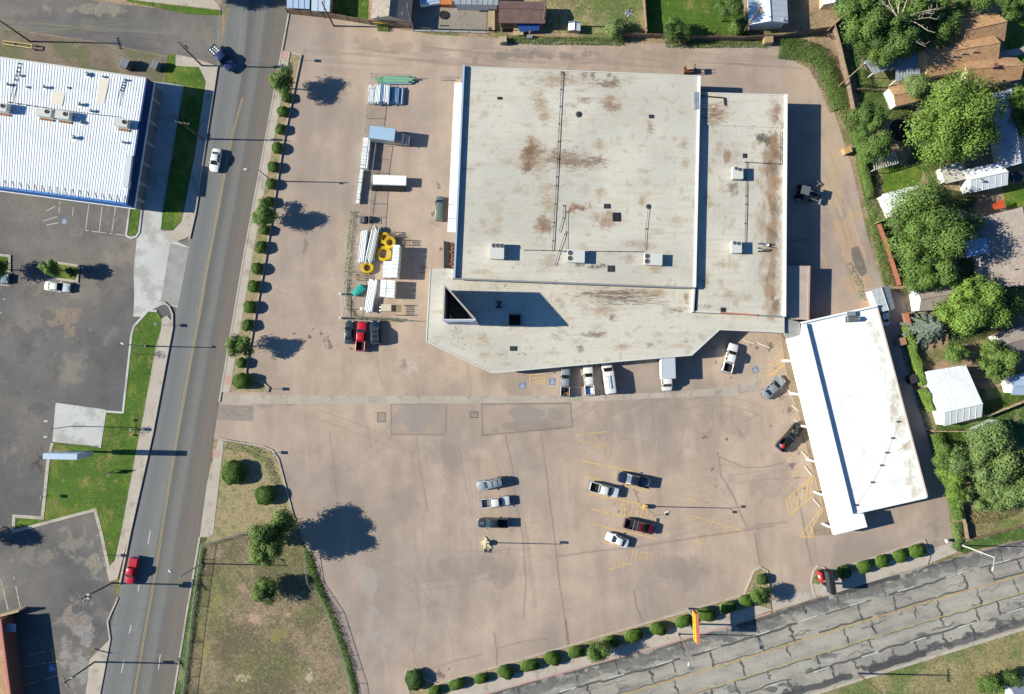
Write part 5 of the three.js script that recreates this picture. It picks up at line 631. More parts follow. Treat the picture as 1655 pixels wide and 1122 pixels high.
{ // work machines
  const p = P(1113, 112, 1), t = thing('forklift', 'small brown forklift behind the shop building', 'forklift', V(p.x, 0.02, p.z), 0.1); part(t, 'body', loft([[1.0, 0.5, 0.3, 0.9, 0.1], [0.2, 0.58, 0.3, 0.85, 0.1], [-0.9, 0.56, 0.3, 1.15, 0.15]]), M.rust); part(t, 'roof_guard', [bx(1.3, 0.07, 1.1, 0, 2.1, 0)], mat(196, 170, 146)); for (const [x, z] of [[0.6, 0.5], [0.6, -0.5], [-0.6, 0.5], [-0.6, -0.5]]) { part(t, 'post', bx(0.07, 1.3, 0.07, x, 0.85, z), M.dark); wheel(t, x, z * 1.1, 0.3, 0.2); } part(t, 'mast', [bx(0.1, 2.3, 0.12, 1.05, 0.1, 0.3), bx(0.1, 2.3, 0.12, 1.05, 0.1, -0.3)], M.dark); part(t, 'fork', [bx(1.0, 0.05, 0.12, 1.6, 0.1, 0.25), bx(1.0, 0.05, 0.12, 1.6, 0.1, -0.25)], M.steel); part(t, 'seat', bx(0.5, 0.5, 0.5, -0.1, 0.85, 0), M.black);
  const q = P(1301, 313, 1), w = thing('tractor', 'dark tractor with front bucket parked in the shade behind the shop', 'tractor', V(q.x, 0.02, q.z), -0.25); w.scale.setScalar(1.25); part(w, 'body', loft([[1.9, 0.35, 0.6, 1.15, 0.1], [0.4, 0.42, 0.55, 1.3, 0.1], [-1.1, 0.5, 0.55, 1.1, 0.1]]), M.dark); part(w, 'canopy', bx(1.3, 0.08, 1.3, -0.5, 2.2, 0), M.steel); for (const [x, z] of [[0.05, 0.55], [0.05, -0.55], [-1.05, 0.55], [-1.05, -0.55]]) part(w, 'post', bx(0.06, 1.2, 0.06, x, 1.0, z), M.steel); for (const s of [1, -1]) { wheel(w, -0.7, s * 0.85, 0.72, 0.4); wheel(w, 1.4, s * 0.7, 0.45, 0.3); part(w, 'loader_arm', rod(V(-0.1, 1.2, s * 0.55), V(2.6, 0.6, s * 0.55), 0.08), M.galv); } part(w, 'bucket', [bx(0.1, 0.6, 1.9, 2.6, 0.15, 0), bx(0.7, 0.06, 1.9, 2.95, 0.15, 0)], M.galv); part(w, 'seat', bx(0.5, 0.5, 0.5, -0.6, 1.1, 0), M.black);
  for (const [u, v, lab] of [[1312, 300, 'steel frame lying in the shade above the tractor'], [1290, 322, 'round pale drum lid in the shade left of the tractor']]) { const c = P(u, v, 0.5); if (u > 1300) { const f = thing('steel_frame', lab, 'frame', V(c.x, 0.02, c.z), 0.7); for (const z of [-0.7, 0.7]) part(f, 'rail', bx(3.2, 0.15, 0.12, 0, 0.4, z), M.galv); for (let i = 0; i < 5; i++) part(f, 'rung', bx(0.1, 0.1, 1.3, -1.4 + i * 0.7, 0.42, 0), M.steel); } else { const f = thing('drum', lab, 'drum', V(c.x, 0.02, c.z)); part(f, 'barrel', cyl(0.5, 0.5, 0.8, 0, 0, 0, 18), M.steel); part(f, 'lid', cyl(0.54, 0.54, 0.06, 0, 0.8, 0, 18), M.galv); } }
  const e = P(592, 355, 0.6), c = thing('utility_cart', 'dark little utility cart by the west yard fence', 'cart', V(e.x, 0.02, e.z), 0.08); part(c, 'body', loft([[1.2, 0.4, 0.3, 0.7, 0.1], [0.3, 0.6, 0.3, 0.8, 0.1], [-1.2, 0.6, 0.3, 0.75, 0.1]]), M.dark); part(c, 'seat', bx(0.5, 0.35, 1.0, -0.1, 0.75, 0), M.black); part(c, 'cargo_tray', bx(0.8, 0.2, 1.1, -0.8, 0.76, 0), M.steel); part(c, 'roll_bar', [bx(0.06, 0.9, 0.06, -0.35, 0.75, 0.5), bx(0.06, 0.9, 0.06, -0.35, 0.75, -0.5), bx(0.06, 0.06, 1.06, -0.35, 1.62, 0)], M.galv); for (const [x, z] of [[0.75, 0.55], [0.75, -0.55], [-0.75, 0.55], [-0.75, -0.55]]) wheel(c, x, z, 0.28, 0.2);
}
// ---------------------------------------------------------------- the pipe yard
const yardG = 'materials stored in the pipe yard';
function pipeStack(label, a, b, wid, layers, r, mats, o = {}) {   // pipes lying from a to b (survey points), stacked
  const h = o.h ?? layers * r * 1.8, p = P(...a, h * 0.7), q = P(...b, h * 0.7), L = p.distanceTo(q), t = thing('pipe_stack', label, 'pipes', V((p.x + q.x) / 2, 0.02, (p.z + q.z) / 2), Math.atan2(-(q.z - p.z), q.x - p.x), yardG), n = Math.max(1, Math.round(wid / (2 * r)));
  for (let l = 0; l < layers; l++) for (let i = 0; i < n - (l % 2); i++) { const z = (i - (n - 1) / 2 + (l % 2) * 0.5) * 2 * r, e = rr(-0.25, 0.25) * (o.rag ?? 1); part(t, 'pipe', rod(V(-L / 2 + e, 0.12 + r + l * r * 1.75, z), V(L / 2 + e, 0.12 + r + l * r * 1.75, z), r * 0.985, r * 0.985, 10), mats[Math.floor((o.order ? i * mats.length / n : rnd() * mats.length)) % mats.length]); }
  for (const x of [-L * 0.35, L * 0.35]) part(t, 'skid', bx(0.15, 0.1, wid + 0.2, x, 0.01, 0), M.poleWood); return t;
}
{
  const cx = [599.5, 606, 612.5, 620, 627.5, 635, 642.5, 649.5], lb = ['first', 'second', 'third', 'fourth', 'fifth', 'sixth', 'seventh', 'eighth'], mm = [[M.pvc], [M.pvc], [M.pvc], [M.pvc, M.pvcBlue], [M.pvc, M.paleBlue], [M.paleBlue, M.pvcBlue], [M.pvcBlue], [M.paleBlue, M.pvc]];
  cx.forEach((u, i) => pipeStack(`bundle of white and blue pipe, ${lb[i]} from the left in the top yard row`, [u + 0.8, 139 + (i > 4 ? 3 : 0)], [u - 1, 167], 0.78, i < 5 ? 5 : i < 7 ? 3 : 2, 0.13, mm[i]));
  pipeStack('heap of pale green pipes above the row of bundles', [613, 130], [664, 129], 1.5, 2, 0.16, [M.paleGreen, M.paleGreen, M.paleGreen, M.paleBlue], { rag: 4 });
  
  pipeStack('black pipes lying under the white panels', [599.5, 301], [655, 302.5], 1.6, 2, 0.17, [M.black, M.rubber]);
  const p = P(629, 290.5, 1.6), t = thing('panel_stack', 'stack of bright white panels above black pipes', 'panels', V(p.x, 0.8, p.z), -0.03, yardG); for (let k = 0; k < 6; k++) part(t, 'panel', bx(6.3 + rr(-0.1, 0.1), 0.11, 1.75, rr(-0.06, 0.06), k * 0.12, rr(-0.06, 0.06)), M.white); for (const x of [-2.4, 0, 2.4]) part(t, 'support', bx(0.15, 0.78, 1.7, x, -0.79, 0), M.steel);
  pipeStack('white boxed pipe stack, left of two below the utility cart', [589.5, 374], [583.5, 424], 1.3, 3, 0.16, [M.pvc, M.white]); pipeStack('slanting grey and white pipe stack beside the yellow coils', [608.5, 369], [596.5, 423], 1.6, 4, 0.14, [M.pvc, M.offWhite, M.galv], { rag: 2 });
  pipeStack('long narrow white pipe stack beside the green tote', [603.5, 453], [595.5, 504], 1.4, 3, 0.15, [M.pvc, M.white]);
  const coil = (label, u, v, r, n, h0 = 0.05) => { const c = P(u, v, h0 + n * 0.12), t = thing('pipe_coil', label, 'pipe coil', V(c.x, h0, c.z), rr(0, 3), 'coils of yellow pipe'); for (let k = 0; k < n; k++) for (let j = 0; j < 4; j++) part(t, 'loop', new THREE.TorusGeometry(r - j * 0.13 + rr(-0.03, 0.03), 0.068, 6, 30).rotateX(Math.PI / 2).translate(rr(-0.05, 0.05), 0.07 + k * 0.135, rr(-0.05, 0.05)), M.yellow); };
  coil('coil of yellow pipe, topmost of the four', 621.5, 384.5, 1.05, 5); coil('coil of yellow pipe overlapping another on its lower right', 630, 391.5, 1.05, 5, 0.35); coil('large flat coil of yellow pipe in the middle of the yard', 619.5, 410, 1.35, 4); coil('coil of yellow pipe by itself above the green tote', 593.5, 432.5, 1.1, 5);
  const crate = (label, u, v, w, d, h, turn, lay) => { const c = P(u, v, h), t = thing('wrapped_pallet', label, 'pallet load', V(c.x, 0.02, c.z), turn, yardG); part(t, 'pallet', bx(w, 0.14, d), M.paleWood); const m = Math.max(1, Math.round(d / 1.3)); for (let i = 0; i < m; i++) for (let k = 0; k < lay; k++) part(t, 'carton', bx(w - 0.06 * (k % 2) - 0.05, (h - 0.16) / lay - 0.02, d / m - 0.06, rr(-0.03, 0.03), 0.15 + k * (h - 0.16) / lay, -d / 2 + (i + 0.5) * d / m), (i + k) % 3 ? M.white : M.pvc); for (let i = 0; i < m; i++) part(t, 'strap', bx(w + 0.02, h - 0.1, 0.05, 0, 0.1, -d / 2 + (i + rr(0.35, 0.65)) * d / m), M.steel); return t; };
  crate('tall row of white cartons casting a broad shadow in the yard', 638.5, 422, 1.35, 6.2, 2.6, -0.07, 4); crate('lower white cartons left of the tall row', 625.5, 435.5, 1.6, 3.1, 2.0, -0.05, 3); crate('white carton block between the tall row and the tan pallet, left part', 619, 466, 1.1, 3.2, 1.8, -0.06, 3); crate('white carton block between the tall row and the tan pallet, right part', 631, 467, 1.6, 3.3, 2.0, -0.06, 3);
  crate('white covered stack along the upper west yard fence', 590, 247, 1.45, 5.9, 1.3, -0.1, 2); crate('narrow white covered stack along the west yard fence', 581, 301, 0.75, 6.6, 0.8, -0.12, 2);
  { const c = P(579, 469, 1), t = thing('tote', 'bright teal green plastic tote lying at an angle', 'tote', V(c.x, 0.02, c.z), 0.62, yardG); part(t, 'tub', loft([[1.25, 0.5, 0.1, 1.0, 0.2], [1.05, 0.68, 0.05, 1.15, 0.2], [-1.05, 0.68, 0.05, 1.15, 0.2], [-1.25, 0.5, 0.1, 1.0, 0.2]]), M.teal); for (let i = 0; i < 5; i++) part(t, 'rib', bx(0.1, 0.06, 1.1, -0.9 + i * 0.45, 1.15, 0), mat(60, 206, 190)); }
  { const c = P(624, 497.5, 0.8), t = thing('tan_crate', 'low tan crate at the bottom of the yard', 'crate', V(c.x, 0.02, c.z), 0, yardG); part(t, 'box', bx(1.9, 0.9, 1.25), mat(222, 206, 176)); part(t, 'lid', bx(1.95, 0.06, 1.3, 0, 0.9, 0), mat(226, 212, 186)); for (let i = 0; i < 4; i++) part(t, 'fitting', cyl(0.16, 0.16, 0.3, -1.25 + rr(-0.1, 0.1), 0, -0.5 + i * 0.33), i % 2 ? M.white : M.black); }
  { const c = P(647, 501, 0.8), t = thing('timber_rack', 'small timber rack with slats at the bottom right of the yard', 'rack', V(c.x, 0.02, c.z), 0, yardG); for (const x of [-0.65, 0.65]) for (const z of [-0.95, 0.95]) part(t, 'post', bx(0.14, 1.3, 0.14, x, 0, z), M.paleWood); for (let i = 0; i < 6; i++) part(t, 'slat', bx(1.5, 0.08, 0.18, 0, 0.9, -0.85 + i * 0.34), M.paleWood); for (const y of [0.4, 1.15]) for (const z of [-0.95, 0.95]) part(t, 'rail', bx(1.5, 0.1, 0.08, 0, y, z), M.paleWood); }
  for (const [u, v, lab, tn] of [[657, 392, 'empty wooden rack at the right of the yellow coils', 0], [634, 381, 'little rack of brown fittings above the tall white cartons', 0.4], [583, 447, 'thin steel frame above the green tote', 0.2]]) { const c = P(u, v, 0.6), t = thing('storage_rack', lab, 'rack', V(c.x, 0.02, c.z), tn, yardG); for (const x of [-0.7, 0.7]) for (const z of [-0.5, 0.5]) part(t, 'post', bx(0.1, 1.1, 0.1, x, 0, z), M.poleWood); for (let i = 0; i < 4; i++) part(t, 'slat', bx(1.6, 0.05, 0.16, 0, 0.9, -0.45 + i * 0.3), M.wood); }
  { const c = P(585, 499, 0.5), t = thing('white_sack', 'round white sack beside the pipes at the bottom of the yard', 'sack', V(c.x, 0.02, c.z), 0, yardG); part(t, 'bag', new THREE.SphereGeometry(0.42, 12, 8).scale(1, 0.8, 0.8).translate(0, 0.32, 0), M.white); part(t, 'tie', cyl(0.06, 0.1, 0.14, 0, 0.62, 0), M.offWhite); }
  // chain link round the yard
  const fence = (label, pts, h = 1.8, every = 3) => { const t = thing('chain_link_fence', label, 'fence', V(0, 0, 0)), q = PP(pts), mesh = []; for (let i = 1; i < q.length; i++) { const L = q[i].distanceTo(q[i - 1]), n = Math.max(1, Math.round(L / every)); part(t, 'top_rail', rod(V(q[i - 1].x, h, q[i - 1].z), V(q[i].x, h, q[i].z), 0.035, 0.035, 6), M.galv); for (let k = i > 1 ? 1 : 0; k <= n; k++) { const a = q[i - 1].clone().lerp(q[i], k / n); part(t, 'post', cyl(0.045, 0.045, h + 0.05, a.x, 0, a.z, 6), M.galv); } const m = Math.max(2, Math.round(L / 0.22)); for (let k = 0; k < m; k++) { const a = q[i - 1].clone().lerp(q[i], k / m), b = q[i - 1].clone().lerp(q[i], Math.min(1, k / m + 0.9 / L)); mesh.push(rod(V(a.x, 0.05, a.z), V(b.x, h - 0.05, b.z), 0.008, 0.008, 3), rod(V(b.x, 0.05, b.z), V(a.x, h - 0.05, a.z), 0.008, 0.008, 3)); } } const w = part(t, 'wire_mesh', mesh, M.galv); w.userData.kind = 'stuff'; };
  fence('chain link fence along the west side of the pipe yard', [[603, 125], [592, 214], [585, 270], [574, 350], [570, 395], [565, 440], [560, 500], [557, 514]]); fence('chain link fence along the bottom of the pipe yard', [[557, 514], [612, 516], [662, 519]]); fence('chain link fence at the top of the pipe yard', [[603, 125], [634, 126], [665, 127]]); fence('short chain link gate at the upper corner by the lean to', [[714, 130], [742, 130]], 1.8, 1.7); fence('chain link fence down the inside of the west yard edge', [[610, 236], [604, 280], [601, 330], [598, 372]], 1.6);
  for (const [u, v, lab] of [[551, 475, 'upper white bollard at the yard corner'], [551, 514, 'lower white bollard at the yard corner']]) { const c = P(u, v, 0.8), t = thing('bollard', lab, 'bollard', V(c.x, 0.02, c.z)); part(t, 'post', cyl(0.2, 0.2, 1.2), M.white); part(t, 'cap', new THREE.SphereGeometry(0.2, 10, 5, 0, 6.3, 0, 1.57).translate(0, 1.2, 0), M.white); }
  single('gate_rail', 'white rail joining the two white bollards at the yard corner', 'rail', rod(P(551.5, 477, 0.9), P(552, 512, 0.9), 0.05), M.offWhite);
  fence('chain link fence down the right side of the dry field', [[493, 893], [500, 940], [533, 990], [569.5, 1105], [577, 1150]], 1.5); fence('chain link fence along the top of the dry field', [[330, 879], [407, 857], [470, 848]], 1.3); fence('chain link fence along the avenue side of the dry field', [[330, 879], [316, 980], [299, 1122], [292, 1170]], 1.3);
}

// ---------------------------------------------------------------- painted bays, worn away in places
{
  const yl = mat(240, 196, 118), fd = mat(222, 186, 138), wl = mat(206, 200, 194), g = new THREE.Group(); g.name = 'bay_marking'; g.userData.kind = 'structure'; scene.add(g);
  const stroke = (p, m, w0 = 0.11, wear = 0.1) => { const w = w0 * 1.35, a = P(...p[0]), b = P(...p[1]), L = a.distanceTo(b), n = Math.max(1, Math.round(L / 0.6)), gs = []; for (let i = 0; i < n; i++) if (rnd() > wear) { const e = rr(-0.015, 0.015); gs.push(ribbon([a.clone().lerp(b, i / n), a.clone().lerp(b, (i + 0.98) / n)].map((q) => V(q.x, 0, q.z + e)), w * rr(0.75, 1.1), 0.012, 0.0215 + rr(0, 0.002))); } if (gs.length) part(g, 'line', gs, m); };
  for (const p of [[[940, 745], [1022, 762]], [[945, 770], [979, 779]], [[996, 759], [992.6, 779]], [[1010, 785], [1049, 794]], [[952, 798], [1036, 814.6]], [[956, 823], [1010, 836]], [[1006, 809], [1004, 833]], [[962, 848], [1000, 857]], [[1000, 857], [1066, 871.6]], [[969, 875.6], [1015, 884.5]], [[1042, 819], [1059, 834]], [[1008, 810], [1011, 835]], [[1015, 811], [1009, 834]], [[1024, 814], [1018, 837]], [[1033, 815], [1027, 839]], [[1040, 818], [1034, 841]], [[1047, 823], [1043, 843]], [[1054, 829], [1051, 845]], [[1058, 833], [1060, 846]]]) stroke(p, yl, 0.13, 0.07);
  const faded = (pts, m = fd, wear = 0.28) => pts.forEach((p) => stroke(p, m, 0.1, wear));
  faded([[[930, 704], [985, 697]], [[934, 712], [982, 722]], [[1024, 888], [1019, 912]], [[1030, 889], [1026, 905]], [[1005, 911], [1020, 912]], [[978, 922], [1020, 911]], [[1104, 777], [1120, 783]], [[1112, 805], [1128, 811]], [[1120, 834], [1200, 858]], [[1155, 835], [1149, 850]], [[1172, 845], [1169, 868]], [[1124, 862], [1130, 885]], [[1037, 892], [1055, 896]]], yl, 0.25);
  for (let i = 0; i < 7; i++) faded([[[960 + i * 4.5, 703 + i], [955 + i * 4.5, 724 + i]], [[978 + i * 6, 902 - i], [976 + i * 6, 920 - i]], [[1176 + i * 4.4, 850 + i], [1174 + i * 4.4, 868 - i]], [[1130 + i * 4, 868 - i * 1.5], [1128 + i * 4, 884 - i]], [[1034 + i * 3.4, 892], [1032 + i * 3.4, 908]]]);
  for (let i = 0; i < 6; i++) faded([[[1112 + i * 9, 684 - i], [1110 + i * 9, 700 - i]]], fd, 0.7);
  // bays before the canopy
  for (const [u, a, b] of [[785, 601, 622], [809, 600, 630], [833, 598, 610]]) stroke([[u, a], [u, b]], fd, 0.1, 0.3);
  for (const p of [[[856, 606], [880, 604]], [[856, 606], [856, 628]], [[880, 604], [880, 620]], [[857, 612], [880, 610]], [[862, 617], [880, 615]], [[864, 621], [880, 619]]]) stroke(p, yl, 0.12, 0.06);
  for (let i = 0; i < 8; i++) stroke([[lerp(1232, 1262, i / 7), lerp(608, 578, i / 7)], [lerp(1252, 1270, i / 7), lerp(606, 590, i / 7)]], yl, 0.11, 0.12);
  stroke([[1232, 622], [1234, 600]], yl); stroke([[1234, 600], [1262, 568]], yl, 0.11, 0.3); stroke([[1240, 612], [1268, 588]], yl, 0.11, 0.1); stroke([[1246, 548], [1266, 582]], yl, 0.11, 0.4); stroke([[1270, 662], [1278, 654]], yl, 0.11, 0.3); stroke([[1265, 752], [1296, 722]], yl, 0.11, 0.3); stroke([[1268, 782], [1305, 745]], yl, 0.11, 0.4);
  for (const p of [[[1270.5, 808.5], [1313, 769]], [[1270.5, 808.5], [1276.5, 833]], [[1276.5, 833], [1320, 797]], [[1276, 804], [1281, 829]], [[1283, 797], [1285, 825]], [[1291, 790], [1288, 823]], [[1299, 782], [1295, 818]], [[1307, 775], [1302, 812]], [[1313, 770], [1309, 806]], [[1293, 867], [1327, 822]], [[1293, 867], [1306, 869]], [[1306, 869], [1328, 833]], [[1297, 860], [1301, 868]], [[1303, 853], [1306, 864]], [[1309, 845], [1312, 858]], [[1315, 838], [1318, 849]], [[1321, 831], [1323, 841]], [[1306, 869], [1332, 862]]]) stroke(p, yl, 0.13, 0.05);
  // grey car park bays
  for (const p of [[[97, 326], [95, 344]], [[119, 329], [117, 349]], [[143.5, 330], [138, 373]], [[165, 334], [160, 376]], [[186.5, 335], [180, 379]], [[138, 372.5], [201, 380.5]], [[75, 341], [90, 333]], [[70, 357], [97, 349]], [[75, 364], [95, 360]], [[0, 460], [14, 462]], [[-4, 482], [9, 484]], [[-4, 505], [3, 506]], [[-4, 528], [3, 529]], [[1, 937], [13, 986]], [[22, 932], [33, 984]]]) stroke(p, wl, 0.12, 0.15);
  for (const p of [[[38, 1078], [94, 1069]], [[40, 1108], [94, 1092]], [[45, 1060], [84, 1050]], [[84, 1050], [86, 1068]]]) stroke(p, yl, 0.11, 0.2);
  const cv = document.createElement('canvas'); cv.width = cv.height = 128; const c = cv.getContext('2d'); c.fillStyle = css([112, 136, 174]); c.fillRect(0, 0, 128, 128); c.strokeStyle = css([236, 238, 240]); c.fillStyle = css([236, 238, 240]); c.lineWidth = 9; c.beginPath(); c.arc(54, 24, 9, 0, 7); c.fill(); c.beginPath(); c.moveTo(54, 36); c.lineTo(56, 68); c.lineTo(82, 68); c.lineTo(94, 98); c.lineTo(104, 95); c.stroke(); c.beginPath(); c.moveTo(55, 50); c.lineTo(78, 52); c.stroke(); c.beginPath(); c.arc(58, 80, 26, 0.5, 4.2); c.stroke();
  for (let i = 0; i < 190; i++) { c.fillStyle = css([190, 172, 158], 0.75); c.fillRect(rr(0, 128), rr(0, 128), rr(2, 8), rr(2, 6)); }
  const t = new THREE.CanvasTexture(cv); t.colorSpace = THREE.SRGBColorSpace; const am = new THREE.MeshStandardMaterial({ map: t, roughness: 0.85 }), am2 = new THREE.MeshStandardMaterial({ map: t, roughness: 0.85, color: new THREE.Color(1.0, 1.0, 1.0) });
  for (const [u, v, s, a] of [[844.5, 623.5, 1.25, 0], [893, 617, 1.25, 0], [1221, 598, 1.15, 0.3], [84, 1080, 1.4, 0.2], [104, 358, 1.1, -0.1]]) { const p = P(u, v), q = new THREE.PlaneGeometry(s, s); q.rotateX(-Math.PI / 2); const o = part(g, 'access_symbol', q, u === 104 ? am2 : am); o.position.set(p.x, 0.024, p.z); o.rotation.y = a; }
}
// ---------------------------------------------------------------- poles, lamps, signs
const foot = (top, h) => { const p = P(...top, h); return V(p.x, 0, p.z); };
function utilityPole(label, top, h, o = {}) {
  const b = foot(top, h), t = thing('utility_pole', label, 'utility pole', b, o.turn ?? 0); part(t, 'pole', cyl(0.17, 0.11, h, 0, 0, 0, 10), o.m ?? M.poleWood);
  (o.arms ?? [[0.25, 2.4]]).forEach(([d, L]) => { part(t, 'crossarm', bx(0.11, 0.13, L, 0.14, h - d - 0.13, 0), M.wood); for (const s of [-0.46, -0.2, 0.2, 0.46]) part(t, 'insulator', cyl(0.05, 0.07, 0.22, 0.14, h - d, s * L, 8), M.galv); });
  for (let k = 0; k < (o.cans ?? 0); k++) part(t, 'transformer', cyl(0.28, 0.28, 0.85, 0.42 * Math.cos(k * 1.6), h - 2.2, 0.42 * Math.sin(k * 1.6), 14), M.galv);
  if (o.guard) part(t, 'guy_guard', rod(V(1.0, 0, -2.2), V(0.72, 1.7, -1.5), 0.1), M.yellow), part(t, 'guy_wire', rod(V(1.0, 0, -2.2), V(0, h - 1, 0), 0.015), M.steel); return t;
}
const up = [utilityPole('wooden utility pole on the corner lawn beside the blue pickup', [288.5, 68.4], 9.4, { cans: 1, arms: [[0.2, 1.9], [1, 1.4]], turn: 0.2 }), utilityPole('wooden utility pole with pale insulators in the shaded lawn strip', [294, 199], 8.3, { arms: [[0.15, 2.6], [0.8, 1.4]], turn: 1.4 }), utilityPole('wooden utility pole at the upper left, its top out of frame', [-11, 26], 9.4, { turn: 0.3 }), utilityPole('utility pole with three grey transformers at the lower left corner', [131, 968.5], 9.2, { cans: 3, arms: [[0.15, 2.6], [0.7, 2.2]], turn: 0.7 }), utilityPole('utility pole with a yellow guy guard at the lower left', [103, 1104.5], 8.9, { guard: true, cans: 1, turn: 0.5 }),
  utilityPole('utility pole by the alley beside the white garage', [1229, 12], 9.8, { arms: [[0.1, 2.2], [0.7, 1.6]], turn: 0.5, cans: 1 }), utilityPole('pale utility pole leaning over the shaded strip beside the weedy alley bend', [1396, 104], 9.6, { arms: [[0.15, 2], [0.9, 1]], turn: 0.4, m: M.wood }), utilityPole('utility pole with stacked transformers beside the green alley shrub', [1019, 12], 9, { cans: 3, turn: 0.1 }), utilityPole('thin pole by the pale roofed sheds along the alley', [520, 4], 8.4, { arms: [[0.2, 0.9]] }), utilityPole('thin pole beside the tan and grey house roof', [657, 8], 8.6, { arms: [[0.2, 0.8]], m: M.steel }), utilityPole('thin pole at the corner of the brown shed roof', [881.6, 6], 7.8, { arms: [[0.2, 0.7]], m: M.wood }), utilityPole('brown utility pole in the dry grass at the bottom right', [1430, 1126], 9.2)];
function streetLamp(label, top, h, tip, m = M.galv) {
  const b = foot(top, h), e = P(...tip, h + 0.3), t = thing('street_lamp', label, 'street lamp', b); part(t, 'pole', cyl(0.13, 0.08, h, 0, 0, 0, 10), m); part(t, 'base', cyl(0.24, 0.24, 0.3), M.concrete); const d = V(e.x - b.x, h + 0.3, e.z - b.z);
  part(t, 'arm', rod(V(0, h - 0.1, 0), d, 0.05), m); const a = Math.atan2(-d.z, d.x), hd = part(t, 'lamp_head', new THREE.SphereGeometry(0.22, 10, 6).scale(1.9, 0.55, 0.9), M.offWhite); hd.position.copy(d); hd.rotation.y = a; return t;
}
streetLamp('street lamp rising from the hedge row with its arm over the avenue', [415.5, 273], 7.8, [397, 273.5]); streetLamp('street lamp beside the dry field with its arm over the avenue', [290, 933], 8.6, [274.6, 923.6]); streetLamp('pale street lamp over the four lane street at the far right', [1608, 901.5], 8.6, [1605, 920], M.offWhite); streetLamp('street lamp over the four lane street near the yellow pylon sign', [1113.6, 1052.6], 8, [1113.5, 1074], M.wood); streetLamp('thin lamp post on the grey car park lawn', [203, 557], 6.8, [198, 555.5]);
{ // two car park light masts
  const mast = (label, base, h, heads) => { const b = P(...base), t = thing('light_mast', label, 'light mast', b); part(t, 'pole', cyl(0.1, 0.07, h), M.steel); for (const [x, z] of heads) { part(t, 'arm', rod(V(0, h - 0.15, 0), V(x, h, z), 0.035), M.steel); part(t, 'lamp_head', bx(0.6, 0.16, 0.5, x, h, z), M.dark); } return t; };
  const a = mast('car park light mast on a cracked star shaped concrete base', [787, 877], 7.4, [[0.1, -0.35], [0.85, -0.3]]); part(a, 'footing', cyl(0.55, 0.5, 0.85, 0, 0, 0, 16), mat(232, 214, 176)); const sh = new THREE.Shape(); for (let i = 0; i < 10; i++) { const r = (i % 2 ? 0.72 : 1.35) * rr(0.9, 1.1), q = i / 10 * 6.283 + 0.5; i ? sh.lineTo(r * Math.cos(q), r * Math.sin(q)) : sh.moveTo(r * Math.cos(q), r * Math.sin(q)); } part(a, 'base_slab', new THREE.ExtrudeGeometry(sh, { depth: 0.16, bevelEnabled: false }).rotateX(-Math.PI / 2).translate(-0.1, 0.02, 0.1), mat(236, 218, 178)); for (let i = 0; i < 10; i++) part(a, 'rubble', new THREE.DodecahedronGeometry(rr(0.07, 0.16)).translate(rr(-1.2, 0.9), 0.1, rr(-1.2, 1.4)), i % 3 ? mat(230, 212, 172) : M.dark);
  const b = mast('tall car park light mast with long arms beside the yellow hatching', [1042.5, 818.5], 8.6, [[2.2, -0.3], [0.6, 0.7]]); part(b, 'footing', cyl(0.45, 0.42, 0.9, 0, 0, 0, 16), M.yellowPaint);
  const c = P(118, 689), d = thing('light_mast', 'thin twin armed light mast on the white loading pad', 'light mast', c); part(d, 'pole', cyl(0.09, 0.06, 6.6), M.steel); for (const z of [-1.4, 1.4]) { part(d, 'arm', rod(V(0, 6.5, 0), V(-0.6, 6.7, z), 0.04), M.steel); part(d, 'lamp_head', bx(0.7, 0.14, 0.35, -0.6, 6.66, z), M.steel); }
  single('debris', 'scrap of white card on the car park right of the tall light mast', 'debris', bx(0.75, 0.12, 0.35), M.white, P(1077.5, 828.5, 0.02), 0.3);
}
